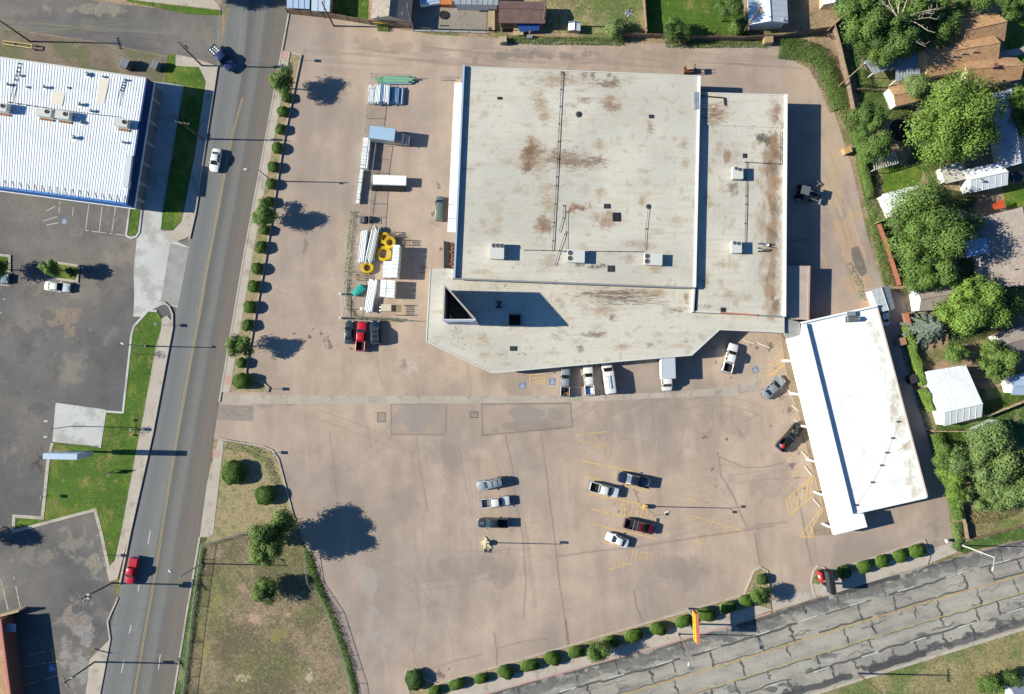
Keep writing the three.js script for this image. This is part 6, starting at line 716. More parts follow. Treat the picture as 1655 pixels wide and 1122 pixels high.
{ // pole sign on the lawn
  const b = P(146, 730), t = thing('pole_sign', 'tall pole sign with stacked cabinets standing on the lawn by the avenue', 'sign', b, -0.02); part(t, 'pole', bx(0.5, 6, 0.4), M.greyWall); part(t, 'cabinet', [bx(4.2, 1.7, 0.9, 0.4, 3.2, 0)], mat(196, 208, 226)); part(t, 'cabinet', bx(6.0, 2.9, 0.95, -0.3, 5.3, -0.05), mat(214, 222, 236)); part(t, 'cabinet_trim', [bx(6.06, 0.14, 1.02, -0.3, 8.14, -0.05), bx(6.06, 0.14, 1.02, -0.3, 5.2, -0.05)], M.paleBlue); for (const s of [-1, 1]) { part(t, 'sign_face', bx(5.6, 2.3, 0.04, -0.3, 5.6, -0.05 + s * 0.5), M.white); part(t, 'sign_face', bx(3.8, 1.3, 0.04, 0.4, 3.4, s * 0.47), mat(60, 90, 150)); } part(t, 'cabinet_cap', bx(2.4, 0.1, 0.9, 1.2, 4.9, 0.0), M.greyMetal);
  const c = P(184, 762), s = thing('lawn_sign', 'low framed sign on two posts in the lawn below the pole sign', 'sign', c, 0.35); for (const x of [-0.8, 0.8]) part(s, 'post', bx(0.1, 1.7, 0.1, x, 0, 0), M.dark); part(s, 'board', bx(1.9, 1.0, 0.08, 0, 0.75, 0), mat(206, 204, 214)); part(s, 'frame', [bx(2.0, 0.08, 0.14, 0, 1.75, 0), bx(2.0, 0.08, 0.14, 0, 0.68, 0)], M.black);
  const d = P(1110.5, 996), y = thing('pylon_sign', 'yellow faced pylon sign with red frame in the planter by the street', 'sign', d, 0.04); for (const z of [-1.4, 1.4]) part(y, 'post', bx(0.3, 4.5, 0.3, 0.2, 0, z), M.galv); part(y, 'cabinet', bx(0.5, 2.1, 5.3, 0.2, 4.4, 0), mat(216, 110, 80)); for (const x of [-0.075, 0.475]) { part(y, 'sign_face', bx(0.05, 1.9, 5.1, x, 4.5, 0), M.yellow); for (let i = 0; i < 9; i++) part(y, 'lettering', bx(0.02, 0.55, 0.32, x + (x < 0 ? -0.03 : 0.03), 5.15 - (i % 2) * 0.05, -2.1 + i * 0.5), mat(110, 60, 30)); } part(y, 'frame', [bx(0.56, 0.12, 5.4, 0.2, 6.5, 0)], mat(232, 124, 100));
  const e = P(1328, 932), r = thing('monument_sign', 'black topped sign with red panel by the street entrance', 'sign', e, 0.12); part(r, 'post', [bx(0.35, 2.0, 0.35, 0, 0, -1.2), bx(0.35, 2.0, 0.35, 0, 0, 1.2)], M.black); part(r, 'cabinet', bx(0.9, 2.0, 4.1, 0.15, 2.2, 0), M.black); part(r, 'sign_panel', bx(0.3, 1.7, 1.9, -0.75, 0.35, -0.4), mat(190, 36, 48)); part(r, 'emblem', [new THREE.TorusGeometry(0.24, 0.05, 6, 18).rotateY(Math.PI / 2).translate(-0.92, 1.3, -0.4), bx(0.04, 0.12, 0.5, -0.92, 0.75, -0.4)], M.white); part(r, 'sign_panel', bx(0.1, 1.5, 3.6, -0.33, 2.45, 0), mat(60, 62, 68));
  const small = (label, u, v, h, a, m = M.white) => { const q = P(u, v), o = thing('road_sign', label, 'road sign', q, a); part(o, 'post', cyl(0.04, 0.04, h, 0, 0, 0, 6), M.galv); part(o, 'plate', bx(0.04, 0.7, 0.6, 0.04, h - 0.7, 0), m); };
  small('small road sign at the north end of the hedge row', 486, 98, 2.1, 0.3); small('small road sign at the south tip of the hedge row', 437, 628.5, 1.9, 0.2); small('small sign at the rounded corner of the dry planter', 446, 731.5, 1.2, 0.1); small('small sign at the upper tip of the long lawn', 261, 525.5, 2.6, 0.2); small('thin sign at the kerb of the lower lawn', 77, 801.5, 2.1, 0.1); small('thin sign at the lawn point near the red pickup', 171, 897, 2.3, 0.1); small('thin sign on the lawn below the loading pad', 218, 694, 1.8, 0.1); small('little sign by the planter corner near the pale utility lamp', 1524, 873, 1.3, 0.2);
  const f = thing('guard_rail', 'yellow guard rail beside the upper left store', 'guard rail', V(0, 0, 0)), q = PP([[6, 66], [52, 72], [51, 78], [5, 71]], 0.9); for (let i = 0; i < 4; i++) { const a = q[i], c2 = q[(i + 1) % 4]; part(f, 'rail', rod(a, c2, 0.1), mat(232, 206, 130)); part(f, 'post', rod(V(a.x, 0, a.z), a, 0.08), mat(232, 206, 130)); }
  const cab = (label, u, v, w, d, h, a, m = M.dark) => { const q = P(u, v, h), o = thing('dumpster', label, 'dumpster', V(q.x, 0.02, q.z), a); part(o, 'bin', loft([[-w / 2, d / 2 * 0.92, 0.1, h - 0.1, 0.04], [-w / 2 + 0.1, d / 2, 0.05, h - 0.1, 0.04], [w / 2 - 0.1, d / 2, 0.05, h - 0.1, 0.04], [w / 2, d / 2 * 0.92, 0.1, h - 0.1, 0.04]]), m); for (const s of [-1, 1]) part(o, 'lid', bx(w / 2 - 0.04, 0.06, d, s * w / 4, h - 0.08, 0), m); for (let i = 0; i < 3; i++) part(o, 'rib', bx(0.08, h - 0.3, 0.06, -w / 3 + i * w / 3, 0.1, d / 2 + 0.02), m); for (const s of [-1, 1]) part(o, 'pocket', bx(w * 0.5, 0.15, 0.12, 0, h * 0.55, s * (d / 2 + 0.06)), M.steel); };
  cab('dark ribbed dumpster, left of two at the top of the store', 200, 101, 1.7, 1.7, 1.6, -0.4, M.steel); cab('smaller dark dumpster, right of two at the top of the store', 249, 104, 1.3, 1.6, 1.5, -0.4, M.steel); cab('tan dumpster in front of the brown shed on the alley', 813, 63, 1.4, 1.2, 1.2, 0.1, mat(198, 176, 150)); cab('tan dumpster in the weeds below the white garage', 1243, 62, 1.7, 1.5, 1.4, 0, mat(186, 158, 118)); cab('tan dumpster at the weedy alley edge right of the shop', 1371, 242, 1.5, 1.2, 1.2, 0.35, mat(214, 172, 120)); cab('brown dumpster between the white building and the ivy hedge', 1458, 552, 1.7, 1.4, 1.3, 0.25, mat(190, 140, 110)); cab('grey dumpster farther down the ivy hedge', 1477, 613, 1.6, 1.4, 1.3, 0.25, M.dark);
  single('debris', 'small grey box on the ground behind the brown shed fence', 'debris', bx(1.0, 0.6, 0.7), M.greyWall, P(856, 61, 0.02), 0.1);
}
// overhead wires of the west line and the alley
const wire = (label, a, b, sag = 0.6) => { const q = []; for (let i = 0; i <= 10; i++) { const t = i / 10, p = a.clone().lerp(b, t); p.y -= sag * 4 * t * (1 - t); q.push(p); } const g = new THREE.TubeGeometry(new THREE.CatmullRomCurve3(q), 12, 0.014, 4); single('overhead_wire', label, 'wire', g, M.dark); };
const tip = (o, h) => V(o.position.x, h, o.position.z);
wire('overhead wire between the two poles of the corner lawn', tip(up[0], 9.2), tip(up[1], 8.2)); wire('overhead wire leaving the upper left pole toward the corner lawn', tip(up[2], 9.2), tip(up[0], 9.2)); wire('overhead wire between the two lower left poles', tip(up[3], 9), tip(up[4], 8.7)); wire('overhead wire along the alley behind the brown shed', tip(up[10], 7.6), tip(up[7], 8.8)); wire('overhead wire along the alley toward the white garage', tip(up[7], 8.8), tip(up[5], 9.6)); wire('overhead wire turning from the alley down the shaded strip', tip(up[5], 9.6), tip(up[6], 9.4));

// ---------------------------------------------------------------- houses, sheds and yards round the edge
function gableRoof(t, c, he, hr, roof, o = {}) {   // c: four eave corners (survey points at height he), first two are one gable end
  const w = PP(c, he), f = o.f ?? 0.5, R0 = w[0].clone().lerp(w[1], f), R1 = w[3].clone().lerp(w[2], f); R0.y = R1.y = hr; const th = 0.14;
  const slope = (a, b, c2, d) => { const q = [a, b, c2, d], n = b.clone().sub(a).cross(d.clone().sub(a)).normalize(); if (n.y < 0) n.negate(); const lo = q.map((p) => p.clone().addScaledVector(n, -th)); const T = [q[0], q[1], q[2], q[0], q[2], q[3]]; for (let i = 0; i < 4; i++) { const j = (i + 1) % 4; T.push(q[i], lo[i], lo[j], q[i], lo[j], q[j]); } T.push(lo[0], lo[2], lo[1], lo[0], lo[3], lo[2]); return part(t, 'roof', geoFrom(T, 1), roof); };
  const s1 = slope(w[0], R0, R1, w[3]), s2 = slope(R0, w[1], w[2], R1);
  part(t, 'ridge_cap', rod(R0.clone().add(V(0, 0.02, 0)), R1.clone().add(V(0, 0.02, 0)), 0.09, 0.09, 6), o.cap ?? roof);
  if (o.seams) for (const [a, b, c2, d] of [[w[0], R0, R1, w[3]], [R0, w[1], w[2], R1]]) { const L = a.distanceTo(d), n = Math.round(L / 1.15), g = []; for (let i = 1; i < n; i++) g.push(rod(a.clone().lerp(d, i / n).add(V(0, 0.02, 0)), b.clone().lerp(c2, i / n).add(V(0, 0.02, 0)), 0.035, 0.035, 4)); g.forEach((x) => part(t, 'seam', x, roof)); }
  const iw = inset(w, o.eave ?? 0.35); part(t, 'wall', prism(iw, 0, he - 0.12, 2), o.wall ?? M.whiteWall);
  const cw = ccw(w), gx = (p, q, r) => { const e = o.eave ?? 0.35, k = 1 - e * 2.2 / p.distanceTo(q), m = p.clone().add(q).multiplyScalar(0.5); const d = o.inDir; const a = m.clone().lerp(p, k), b = m.clone().lerp(q, k); return [a, b, r]; };
  for (const [p, q, r, s] of [[w[0], w[1], R0, R1], [w[3], w[2], R1, R0]]) { const dir = s.clone().sub(r).setY(0).normalize().multiplyScalar((o.eave ?? 0.35) + 0.004), [a, b, c2] = gx(p, q, r).map((x) => x.clone().add(dir)); a.y = b.y = he - 0.13; c2.y = hr - 0.22; const in2 = dir.clone().normalize().multiplyScalar(0.15), A = [a, b, c2], B = A.map((x) => x.clone().add(in2)); part(t, 'gable_wall', geoFrom([A[0], A[1], A[2], B[0], B[2], B[1], ...[0, 1, 2].flatMap((i) => { const j = (i + 1) % 3; return [A[i], B[i], B[j], A[i], B[j], A[j]]; })]), o.wall ?? M.whiteWall); }
  return [w, R0, R1];
}
const house = (name, label, cat) => thing(name, label, cat ?? 'house', V(0, 0, 0));
function vents(t, list, h) { for (const [u, v, r] of list) { const p = P(u, v, h); part(t, 'vent_pipe', cyl(r ?? 0.12, r ?? 0.12, 0.9, p.x, h - 0.6, p.z), M.galv); } }
function flatShed(name, label, c, h, roof, wall, cat = 'shed', o = {}) { const t = house(name, label, cat), w = PP(c, h); part(t, 'wall', prism(inset(w, o.eave ?? 0.25), 0, h - 0.14, 2), wall); part(t, 'roof', prism(w, h - 0.14, h, 1), roof); if (o.seams) { const n = Math.round(w[0].distanceTo(w[1]) / 1.1); for (let i = 1; i < n; i++) part(t, 'seam', ribbon([w[0].clone().lerp(w[1], i / n), w[3].clone().lerp(w[2], i / n)], 0.08, h - 0.005, h + 0.06), roof); } return t; }
flatShed('shed', 'pale blue metal roofed shed at the top corner of the avenue', [[463, -30], [501, -30], [500, 14.5], [463.5, 12.5]], 2.6, M.paleBlue, M.wood, 'shed', { seams: true }); flatShed('shed', 'pale roofed shed right of the blue roofed one by the avenue', [[504, -30], [535, -30], [532.5, 19], [503, 17]], 2.6, mat(206, 220, 240), M.paleWood, 'shed', { seams: true });
{ const t = house('house', 'tan and grey gabled house at the top beside the concrete drive'); gableRoof(t, [[599, 30], [663, 36], [671, -44], [606, -44]], 2.7, 4.4, M.greyShingle, { wall: M.creamWall }); vents(t, [[628, 12], [650, 22]], 4.2); part(t, 'lintel', rod(P(603, 36, 1.2), P(636, 40, 1.0), 0.07), M.yellow); }
flatShed('shed', 'pale roof at the top edge above the concrete drive', [[735, -24], [806, -24], [805, 8], [735, 7]], 2.6, M.greyMetal, M.whiteWall, 'shed', { seams: true });
{ const t = house('shed', 'shed with plain dark brown roof and a blue tarp on its alley side', 'shed'); gableRoof(t, [[806, 37], [806, 1], [884, 3], [881, 38]], 2.5, 3.0, M.brownShingle, { wall: M.wood, f: 0.6 }); const a = P(846, 44, 1.2); part(t, 'tarp', geoFrom([V(a.x - 1.8, 2.1, a.z - 1.2), V(a.x - 0.6, 0.9, a.z + 0.8), V(a.x + 3, 1.2, a.z + 0.6), V(a.x - 1.8, 2.1, a.z - 1.2), V(a.x + 3, 1.2, a.z + 0.6), V(a.x + 3.4, 2.2, a.z - 1.2)]), M.blue); part(t, 'lean_board', bx(2.2, 1.5, 0.1, a.x - 3, 0, a.z + 0.3), M.dark); part(t, 'sheet', bx(2.0, 0.08, 1.0, a.x - 1, 0.5, a.z + 0.7), M.paleWood); }
{ const t = house('storage_box', 'small white gabled storage box in the shaded yard', 'shed'); gableRoof(t, [[918, 49], [938, 50], [938, 36], [919, 35]], 1.3, 1.6, M.white, { eave: 0.1, wall: M.pink }); }
{ const t = house('garage', 'white roofed garage at the top right by the alley pole', 'garage'); gableRoof(t, [[1210.5, 40], [1274, 37], [1270, -44], [1206, -44]], 2.9, 4.0, M.metal, { seams: true, wall: M.whiteWall }); vents(t, [[1229, 20], [1243, 28], [1268, 30, 0.2]], 3.9); }
{ const t = house('cottage', 'little white roofed cottage at the top edge right of the garage', 'house'); gableRoof(t, [[1331, 7], [1361, 8], [1362, -26], [1331, -26]], 2.5, 3.4, M.white, { wall: M.creamWall }); }
{ const t = house('house', 'long house with tan shingle roof and garage wing, upper right'); gableRoof(t, [[1545, 33], [1556, 82], [1624, 66], [1610, 19]], 2.75, 4.6, M.tanShingle, { wall: M.creamWall }); gableRoof(t, [[1484, 66], [1498, 125], [1613, 104], [1601, 48]], 2.7, 4.4, M.tanShingle, { wall: M.creamWall }); gableRoof(t, [[1553, 92], [1560, 143], [1650, 128], [1644, 93]], 2.65, 4.1, M.tanShingle, { wall: M.creamWall }); vents(t, [[1542, 90], [1556, 86], [1574, 83]], 4.4); part(t, 'chimney', bx(0.8, 1.4, 0.8, P(1606, 108, 4).x, 3.4, P(1606, 108, 4).z), M.brick); }
{ const t = house('carport', 'bluish white metal roofs of a carport under the big trees', 'carport'); for (const [c, h] of [[[[1397, 98], [1450, 84], [1453, 107], [1412, 120]], 2.5], [[[1449, 80], [1484, 75], [1487, 120], [1448, 132]], 2.7]]) { const w = PP(c, h); part(t, 'roof', prism(w, h - 0.1, h, 1), M.greyMetal); const n = 8; for (let i = 1; i < n; i++) part(t, 'seam', ribbon([w[0].clone().lerp(w[1], i / n), w[3].clone().lerp(w[2], i / n)], 0.07, h - 0.005, h + 0.05), M.greyMetal); for (const p of inset(w, 0.3)) part(t, 'post', bx(0.14, h - 0.1, 0.14, p.x, 0, p.z), M.white); } }
{ const t = house('shed', 'tan shingled shed with white wall beside the big maple', 'shed'); gableRoof(t, [[1436, 141], [1448, 172], [1489, 162], [1474, 134]], 2.5, 3.1, M.tanShingle, { wall: M.white, eave: 0.2 }); }
{ const t = house('house', 'grey white metal roofed house partly under the big maple'); gableRoof(t, [[1604, 152], [1650, 142], [1664, 262], [1622, 272]], 2.8, 4.0, M.greyMetal, { seams: true }); gableRoof(t, [[1556, 275], [1568, 312], [1629, 299], [1616, 262]], 2.6, 3.8, M.metal, { seams: true, cap: M.white }); const w = PP([[1519, 268], [1556, 261], [1563, 289], [1528, 297]], 2.5); part(t, 'porch_roof', prism(w, 2.38, 2.5, 1), mat(226, 218, 204)); part(t, 'porch_wall', prism(inset(w, 0.4), 0, 2.37, 2), M.whiteWall); vents(t, [[1584, 290], [1588, 293, 0.2]], 3.6); }
{ const t = house('shed', 'white roofed shed tucked under the large tree by the alley', 'shed'); gableRoof(t, [[1426, 314], [1444, 351], [1502, 338], [1483, 299]], 2.6, 3.5, M.metal, { eave: 0.2 }); }
{ const t = house('outbuilding', 'small half white half grey roofed outbuilding at the top of the white building', 'shed'); gableRoof(t, [[1408, 469], [1437, 461.5], [1447, 499], [1421.5, 505]], 2.5, 3.0, M.greyMetal, { eave: 0.2, seams: true }); }
{ const t = house('house', 'low grey shingled house with white end wall behind the ivy hedge'); gableRoof(t, [[1483, 467], [1486, 503], [1562, 497], [1552, 446]], 2.9, 3.7, M.greyShingle, { wall: M.white, eave: 0.15 }); }
{ const t = house('house', 'large grey brown roofed house at the right edge with a pale porch'); gableRoof(t, [[1577, 353], [1702, 325], [1727, 455], [1592, 468]], 2.8, 4.8, M.greyShingle, { wall: M.white }); const w = PP([[1557, 391], [1595, 383.5], [1601, 408], [1563, 416.5]], 3.3); part(t, 'porch_roof', prism(w, 3.2, 3.3, 1), M.paleBlue); for (const p of inset(w, 0.3)) part(t, 'post', bx(0.14, 3.2, 0.14, p.x, 0, p.z), M.white); vents(t, [[1633, 388], [1652, 366], [1640, 435]], 4.4); }
single('awning_tarp', 'orange tarp stretched between two houses at the right', 'tarp', prism(PP([[1603, 331], [1622, 321], [1625, 335], [1608, 339]], 2.2), 2.14, 2.2), M.orange);
{ const t = house('shed', 'big white metal shed with a dark seam, right of the ivy hedge', 'shed'); gableRoof(t, [[1499.5, 600], [1526, 689], [1587, 674], [1561, 590]], 2.6, 4.0, M.metal, { f: 0.74, seams: true, eave: 0.15 }); }
{ const t = house('house', 'grey roofed house at the right edge above the round tree'); gableRoof(t, [[1609, 541], [1624, 574], [1700, 556], [1690, 516]], 2.7, 3.9, M.greyShingle, { wall: M.white }); }
{ const t = house('cabin', 'pale blue roofed cabin at the right edge below the round tree', 'shed'); gableRoof(t, [[1629, 612], [1635, 638], [1690, 640], [1680, 596]], 2.5, 3.4, M.paleBlue, {}); }
{ const t = house('shed', 'green roofed shed peeking from under the willow', 'shed'); gableRoof(t, [[1577, 694], [1588, 716], [1628, 704], [1612, 678]], 2.3, 2.9, mat(140, 172, 150), { eave: 0.1 }); }
{ const t = house('house', 'blue grey roof at the bottom right corner'); gableRoof(t, [[1634, 1112], [1645, 1160], [1740, 1140], [1725, 1086]], 2.7, 3.8, mat(128, 138, 158), {}); }
{ const p = P(1454, 211, 0.9), t = thing('trampoline', 'black round trampoline half under the big maple', 'trampoline', V(p.x, 0, p.z)); part(t, 'mat', cyl(2.1, 2.1, 0.04, 0, 0.86, 0, 36), M.black); part(t, 'rim', new THREE.TorusGeometry(2.2, 0.09, 8, 40).rotateX(Math.PI / 2).translate(0, 0.9, 0), M.steel); for (let i = 0; i < 6; i++) part(t, 'leg', rod(V(2.2 * Math.cos(i * 1.047), 0, 2.2 * Math.sin(i * 1.047)), V(2.2 * Math.cos(i * 1.047), 0.9, 2.2 * Math.sin(i * 1.047)), 0.05), M.steel); }
{ const w = PP([[1411, 254], [1446, 245], [1452, 263], [1414, 274]], 2.3), t = thing('pergola', 'slatted pergola frame beneath a bright green tree', 'pergola', V(0, 0, 0)); for (let i = 0; i <= 10; i++) part(t, 'slat', ribbon([w[0].clone().lerp(w[1], i / 10), w[3].clone().lerp(w[2], i / 10)], 0.09, 2.2, 2.3), M.offWhite); for (const [a, b] of [[0, 1], [3, 2]]) part(t, 'beam', ribbon([w[a], w[b]], 0.12, 2.05, 2.195), M.offWhite); for (const p of w) part(t, 'post', bx(0.12, 2.04, 0.12, p.x, 0, p.z), M.offWhite); }
{ const p = P(717, 25), t = thing('fire_pit', 'round dark fire pit on the concrete drive', 'fire pit', V(p.x, 0.06, p.z)); part(t, 'bowl', cyl(0.78, 0.78, 0.2, 0, 0, 0, 24), M.black); part(t, 'rim', new THREE.TorusGeometry(0.78, 0.06, 6, 28).rotateX(Math.PI / 2).translate(0, 0.22, 0), M.dark); }
slab('driveway', [[668, -30], [788, -30], [786, 52], [668, 48]], 0.05, mat(236, 232, 226, { map: M.concrete.map }));
{ const p = P(794.5, 29, 0.5), t = thing('timber_deck', 'narrow timber deck beside the brown roofed shed', 'deck', V(p.x, 0, p.z)); for (let i = 0; i < 14; i++) part(t, 'board', bx(1.25, 0.08, 0.3, 0, 0.5, -2.2 + i * 0.34), M.paleWood); for (const x of [-0.5, 0.5]) part(t, 'joist', bx(0.12, 0.5, 4.7, x, 0, 0), M.wood); }
{ const p = P(697, 1, 0.8), t = thing('boat', 'white covered boat at the top edge of the concrete drive', 'boat', V(p.x, 0.05, p.z), 0.1); part(t, 'hull', loft([[2.6, 0.1, 0.5, 0.9, 0.05], [1.4, 0.85, 0.3, 1.1, 0.2], [-1.6, 1.0, 0.3, 1.1, 0.2], [-2.2, 0.95, 0.35, 1.05, 0.2]]), M.white); part(t, 'cover', loft([[1.6, 0.5, 1.08, 1.2, 0.1], [-1.9, 0.8, 1.1, 1.35, 0.2]]), M.paleBlue); for (const z of [-0.7, 0.7]) wheel(t, -0.9, z, 0.3, 0.2); }
single('crate', 'orange crate at the top edge beside the covered boat', 'crate', [bx(2.0, 1.1, 1.2), bx(2.1, 0.08, 1.3, 0, 1.1, 0)], mat(214, 130, 70), V(P(721, 3, 1).x, 0.06, P(721, 3, 1).z));
function boardFence(label, pts, h, m, per = 2.4) { const t = thing('wooden_fence', label, 'fence', V(0, 0, 0)), q = PP(pts); for (let i = 1; i < q.length; i++) { const L = q[i].distanceTo(q[i - 1]), n = Math.max(1, Math.round(L / per)); for (let k = 0; k < n; k++) { const a = q[i - 1].clone().lerp(q[i], (k + 0.01) / n), b = q[i - 1].clone().lerp(q[i], (k + 0.99) / n), dy = rr(-0.06, 0.06); part(t, 'panel', ribbon([a, b], 0.07, 0.05, h + dy), m); part(t, 'rail', ribbon([a, b].map((p) => p.clone()), 0.16, h - 0.3, h - 0.2), m); part(t, 'post', bx(0.12, h + 0.12, 0.12, q[i - 1].clone().lerp(q[i], k / n).x, 0, q[i - 1].clone().lerp(q[i], k / n).z), m); } } return t; }
boardFence('weathered board fence from the avenue corner along the alley', [[466, 22], [545, 31], [600, 40]], 1.9, M.wood); boardFence('short board fence below the tan and grey house', [[600, 40], [664, 46]], 1.8, M.wood); boardFence('low white kerb wall along the concrete drive', [[667, 50], [786, 54]], 0.5, M.offWhite, 4); boardFence('dark board fence behind the two alley shrubs', [[1008, 60], [1110, 64], [1200, 66]], 1.7, M.wood); boardFence('grey yard fence between the dry yard and the green lawn', [[1043, 58], [1039, 0], [1038, -30]], 1.9, M.wood); boardFence('board fence below the white garage', [[1200, 66], [1262, 62], [1336, 50]], 1.7, M.wood); boardFence('tall brown board fence down the weedy alley bend', [[1343, 48], [1352, 80], [1364, 130], [1375, 185]], 1.9, M.wood); boardFence('pale board fence running up from the alley bend', [[1338, 50], [1370, 22], [1402, -10]], 1.8, M.paleWood); boardFence('red brown fence beside the large alley tree', [[1416, 365], [1428, 395], [1449, 462]], 1.7, M.redWood); boardFence('short pale fence with boards above the red brown fence', [[1413, 362], [1450, 346]], 1.6, M.paleWood); boardFence('pale fence below the big white shed', [[1502, 696], [1575, 697]], 1.6, M.paleWood); boardFence('long pale fence right of the big white shed', [[1588, 672], [1620, 660], [1675, 638]], 1.6, M.paleWood); boardFence('dark low fence by the lower hedge', [[1548, 812], [1556, 845], [1560, 870]], 1.2, M.wood); boardFence('yard fence between the tan shed and the carport yard', [[1381, 148], [1432, 150]], 1.4, M.wood); boardFence('fence rail by the spruce', [[1460, 507], [1466, 528]], 1.7, M.redWood); boardFence('white yard fence beside the green lawn', [[1200, -20], [1203, 30], [1206, 56]], 1.8, M.wood); boardFence('low pale edging fence at the lower right path', [[1560, 872], [1600, 862], [1690, 838]], 0.8, M.wood);
slab('lawn', [[1044, -40], [1206, -40], [1206, 64], [1046, 60]], 0.06, M.lawn); slab('lawn', [[538, -40], [596, -40], [594, 38], [540, 30]], 0.06, M.lawn); slab('yard', [[884, -40], [1040, -40], [1042, 56], [884, 52]], 0.05, M.dryGrass); slab('yard', [[1384, 100], [1440, 108], [1436, 200], [1390, 205]], 0.05, M.dryGrass); slab('lawn', [[1424, 268], [1492, 270], [1484, 302], [1428, 312]], 0.06, M.lawn); slab('lawn', [[1606, 40], [1760, 0], [1760, 110], [1640, 100]], 0.06, M.lawn); slab('path', [[1608, 86], [1700, 66], [1700, 76], [1610, 98]], 0.09, M.concrete); slab('lawn', [[1620, 300], [1760, 290], [1760, 330], [1626, 336]], 0.06, M.lawn); slab('yard', [[1540, 830], [1700, 800], [1700, 842], [1560, 880], [1545, 870]], 0.045, M.dryGrass); slab('yard', [[1530, 640], [1700, 610], [1700, 720], [1505, 720]], 0.045, M.weeds); slab('lawn', [[1560, 876], [1700, 842], [1700, 862], [1560, 892]], 0.065, M.weeds); slab('yard', [[-70, 36], [145, 67], [272, 92], [267, 134], [246, 140], [-70, 110]], 0.02, tile(13, 512, (u, v, n, o) => { mix3(o, [112, 100, 88], [160, 142, 124], n(u, v, 8, 6)); mix3(o, o, [104, 112, 72], sstep(0.56, 0.7, n(v, u, 4, 5)) * 0.6); const f = n(u, v, 128, 2); for (let i = 0; i < 3; i++) o[i] *= 0.8 + 0.4 * f; }));
{ // planter islands of the grey car park
  slab('planter_bed', [[90, 424], [127, 430], [125, 455], [86, 450]], 0.12, M.lawn); struct('kerb', ribbon(PP([[90, 424], [127, 430], [125, 455], [86, 450]]), 0.45, 0, 0.17, true), M.concrete); slab('planter_bed', [[-60, 406], [16, 414], [16, 438], [-60, 430]], 0.12, M.lawn); struct('kerb', ribbon(PP([[-60, 406], [16, 414], [16, 438], [-60, 430]]), 0.45, 0, 0.17, true), M.concrete); }
// ---------------------------------------------------------------- plants
const leafMat = new THREE.MeshStandardMaterial({ vertexColors: true, roughness: 0.75, side: THREE.DoubleSide });
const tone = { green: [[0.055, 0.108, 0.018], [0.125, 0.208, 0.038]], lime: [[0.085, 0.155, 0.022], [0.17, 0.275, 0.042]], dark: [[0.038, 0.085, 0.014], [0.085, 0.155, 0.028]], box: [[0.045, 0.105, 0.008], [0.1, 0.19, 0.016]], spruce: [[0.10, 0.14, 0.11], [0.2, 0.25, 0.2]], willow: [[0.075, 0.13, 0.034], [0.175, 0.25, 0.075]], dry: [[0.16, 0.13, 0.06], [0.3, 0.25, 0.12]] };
function leaves(N, sample, size, tn) {   // sample() -> {p, n, k}: place, outward direction, tone 0..1
  const pos = new Float32Array(N * 12), nor = new Float32Array(N * 12), col = new Float32Array(N * 12), idx = new Uint32Array(N * 6), a = V(), b = V(), q = V(), [c0, c1] = tn;
  for (let i = 0; i < N; i++) {
    const s = sample(), n = s.n.clone().add(V(rr(-0.9, 0.9), rr(-0.5, 0.9), rr(-0.9, 0.9))).normalize(), l = size * rr(0.65, 1.35); a.set(rr(-1, 1), rr(-1, 1), rr(-1, 1)).cross(n).normalize(); b.crossVectors(n, a); const nn = n.clone().lerp(s.n, 0.5).normalize(), k = clamp(s.k + rr(-0.3, 0.3)), hue = rr(0.88, 1.12);
    for (let j = 0; j < 4; j++) { const [x, y] = [[-1, 0], [0, -0.55], [1, 0], [0, 0.55]][j]; q.copy(s.p).addScaledVector(a, x * l).addScaledVector(b, y * l); q.toArray(pos, i * 12 + j * 3); nn.toArray(nor, i * 12 + j * 3); col[i * 12 + j * 3] = lerp(c0[0], c1[0], k) * hue; col[i * 12 + j * 3 + 1] = lerp(c0[1], c1[1], k); col[i * 12 + j * 3 + 2] = lerp(c0[2], c1[2], k); }
    idx.set([i * 4, i * 4 + 1, i * 4 + 2, i * 4, i * 4 + 2, i * 4 + 3], i * 6);
  }
  const g = new THREE.BufferGeometry(); g.setAttribute('position', new THREE.BufferAttribute(pos, 3)); g.setAttribute('normal', new THREE.BufferAttribute(nor, 3)); g.setAttribute('color', new THREE.BufferAttribute(col, 3)); g.setIndex(new THREE.BufferAttribute(idx, 1)); return g;
}
const dirS = () => { const z = rr(-1, 1), a = rr(0, 6.283), r = Math.sqrt(1 - z * z); return V(r * Math.cos(a), z, r * Math.sin(a)); };
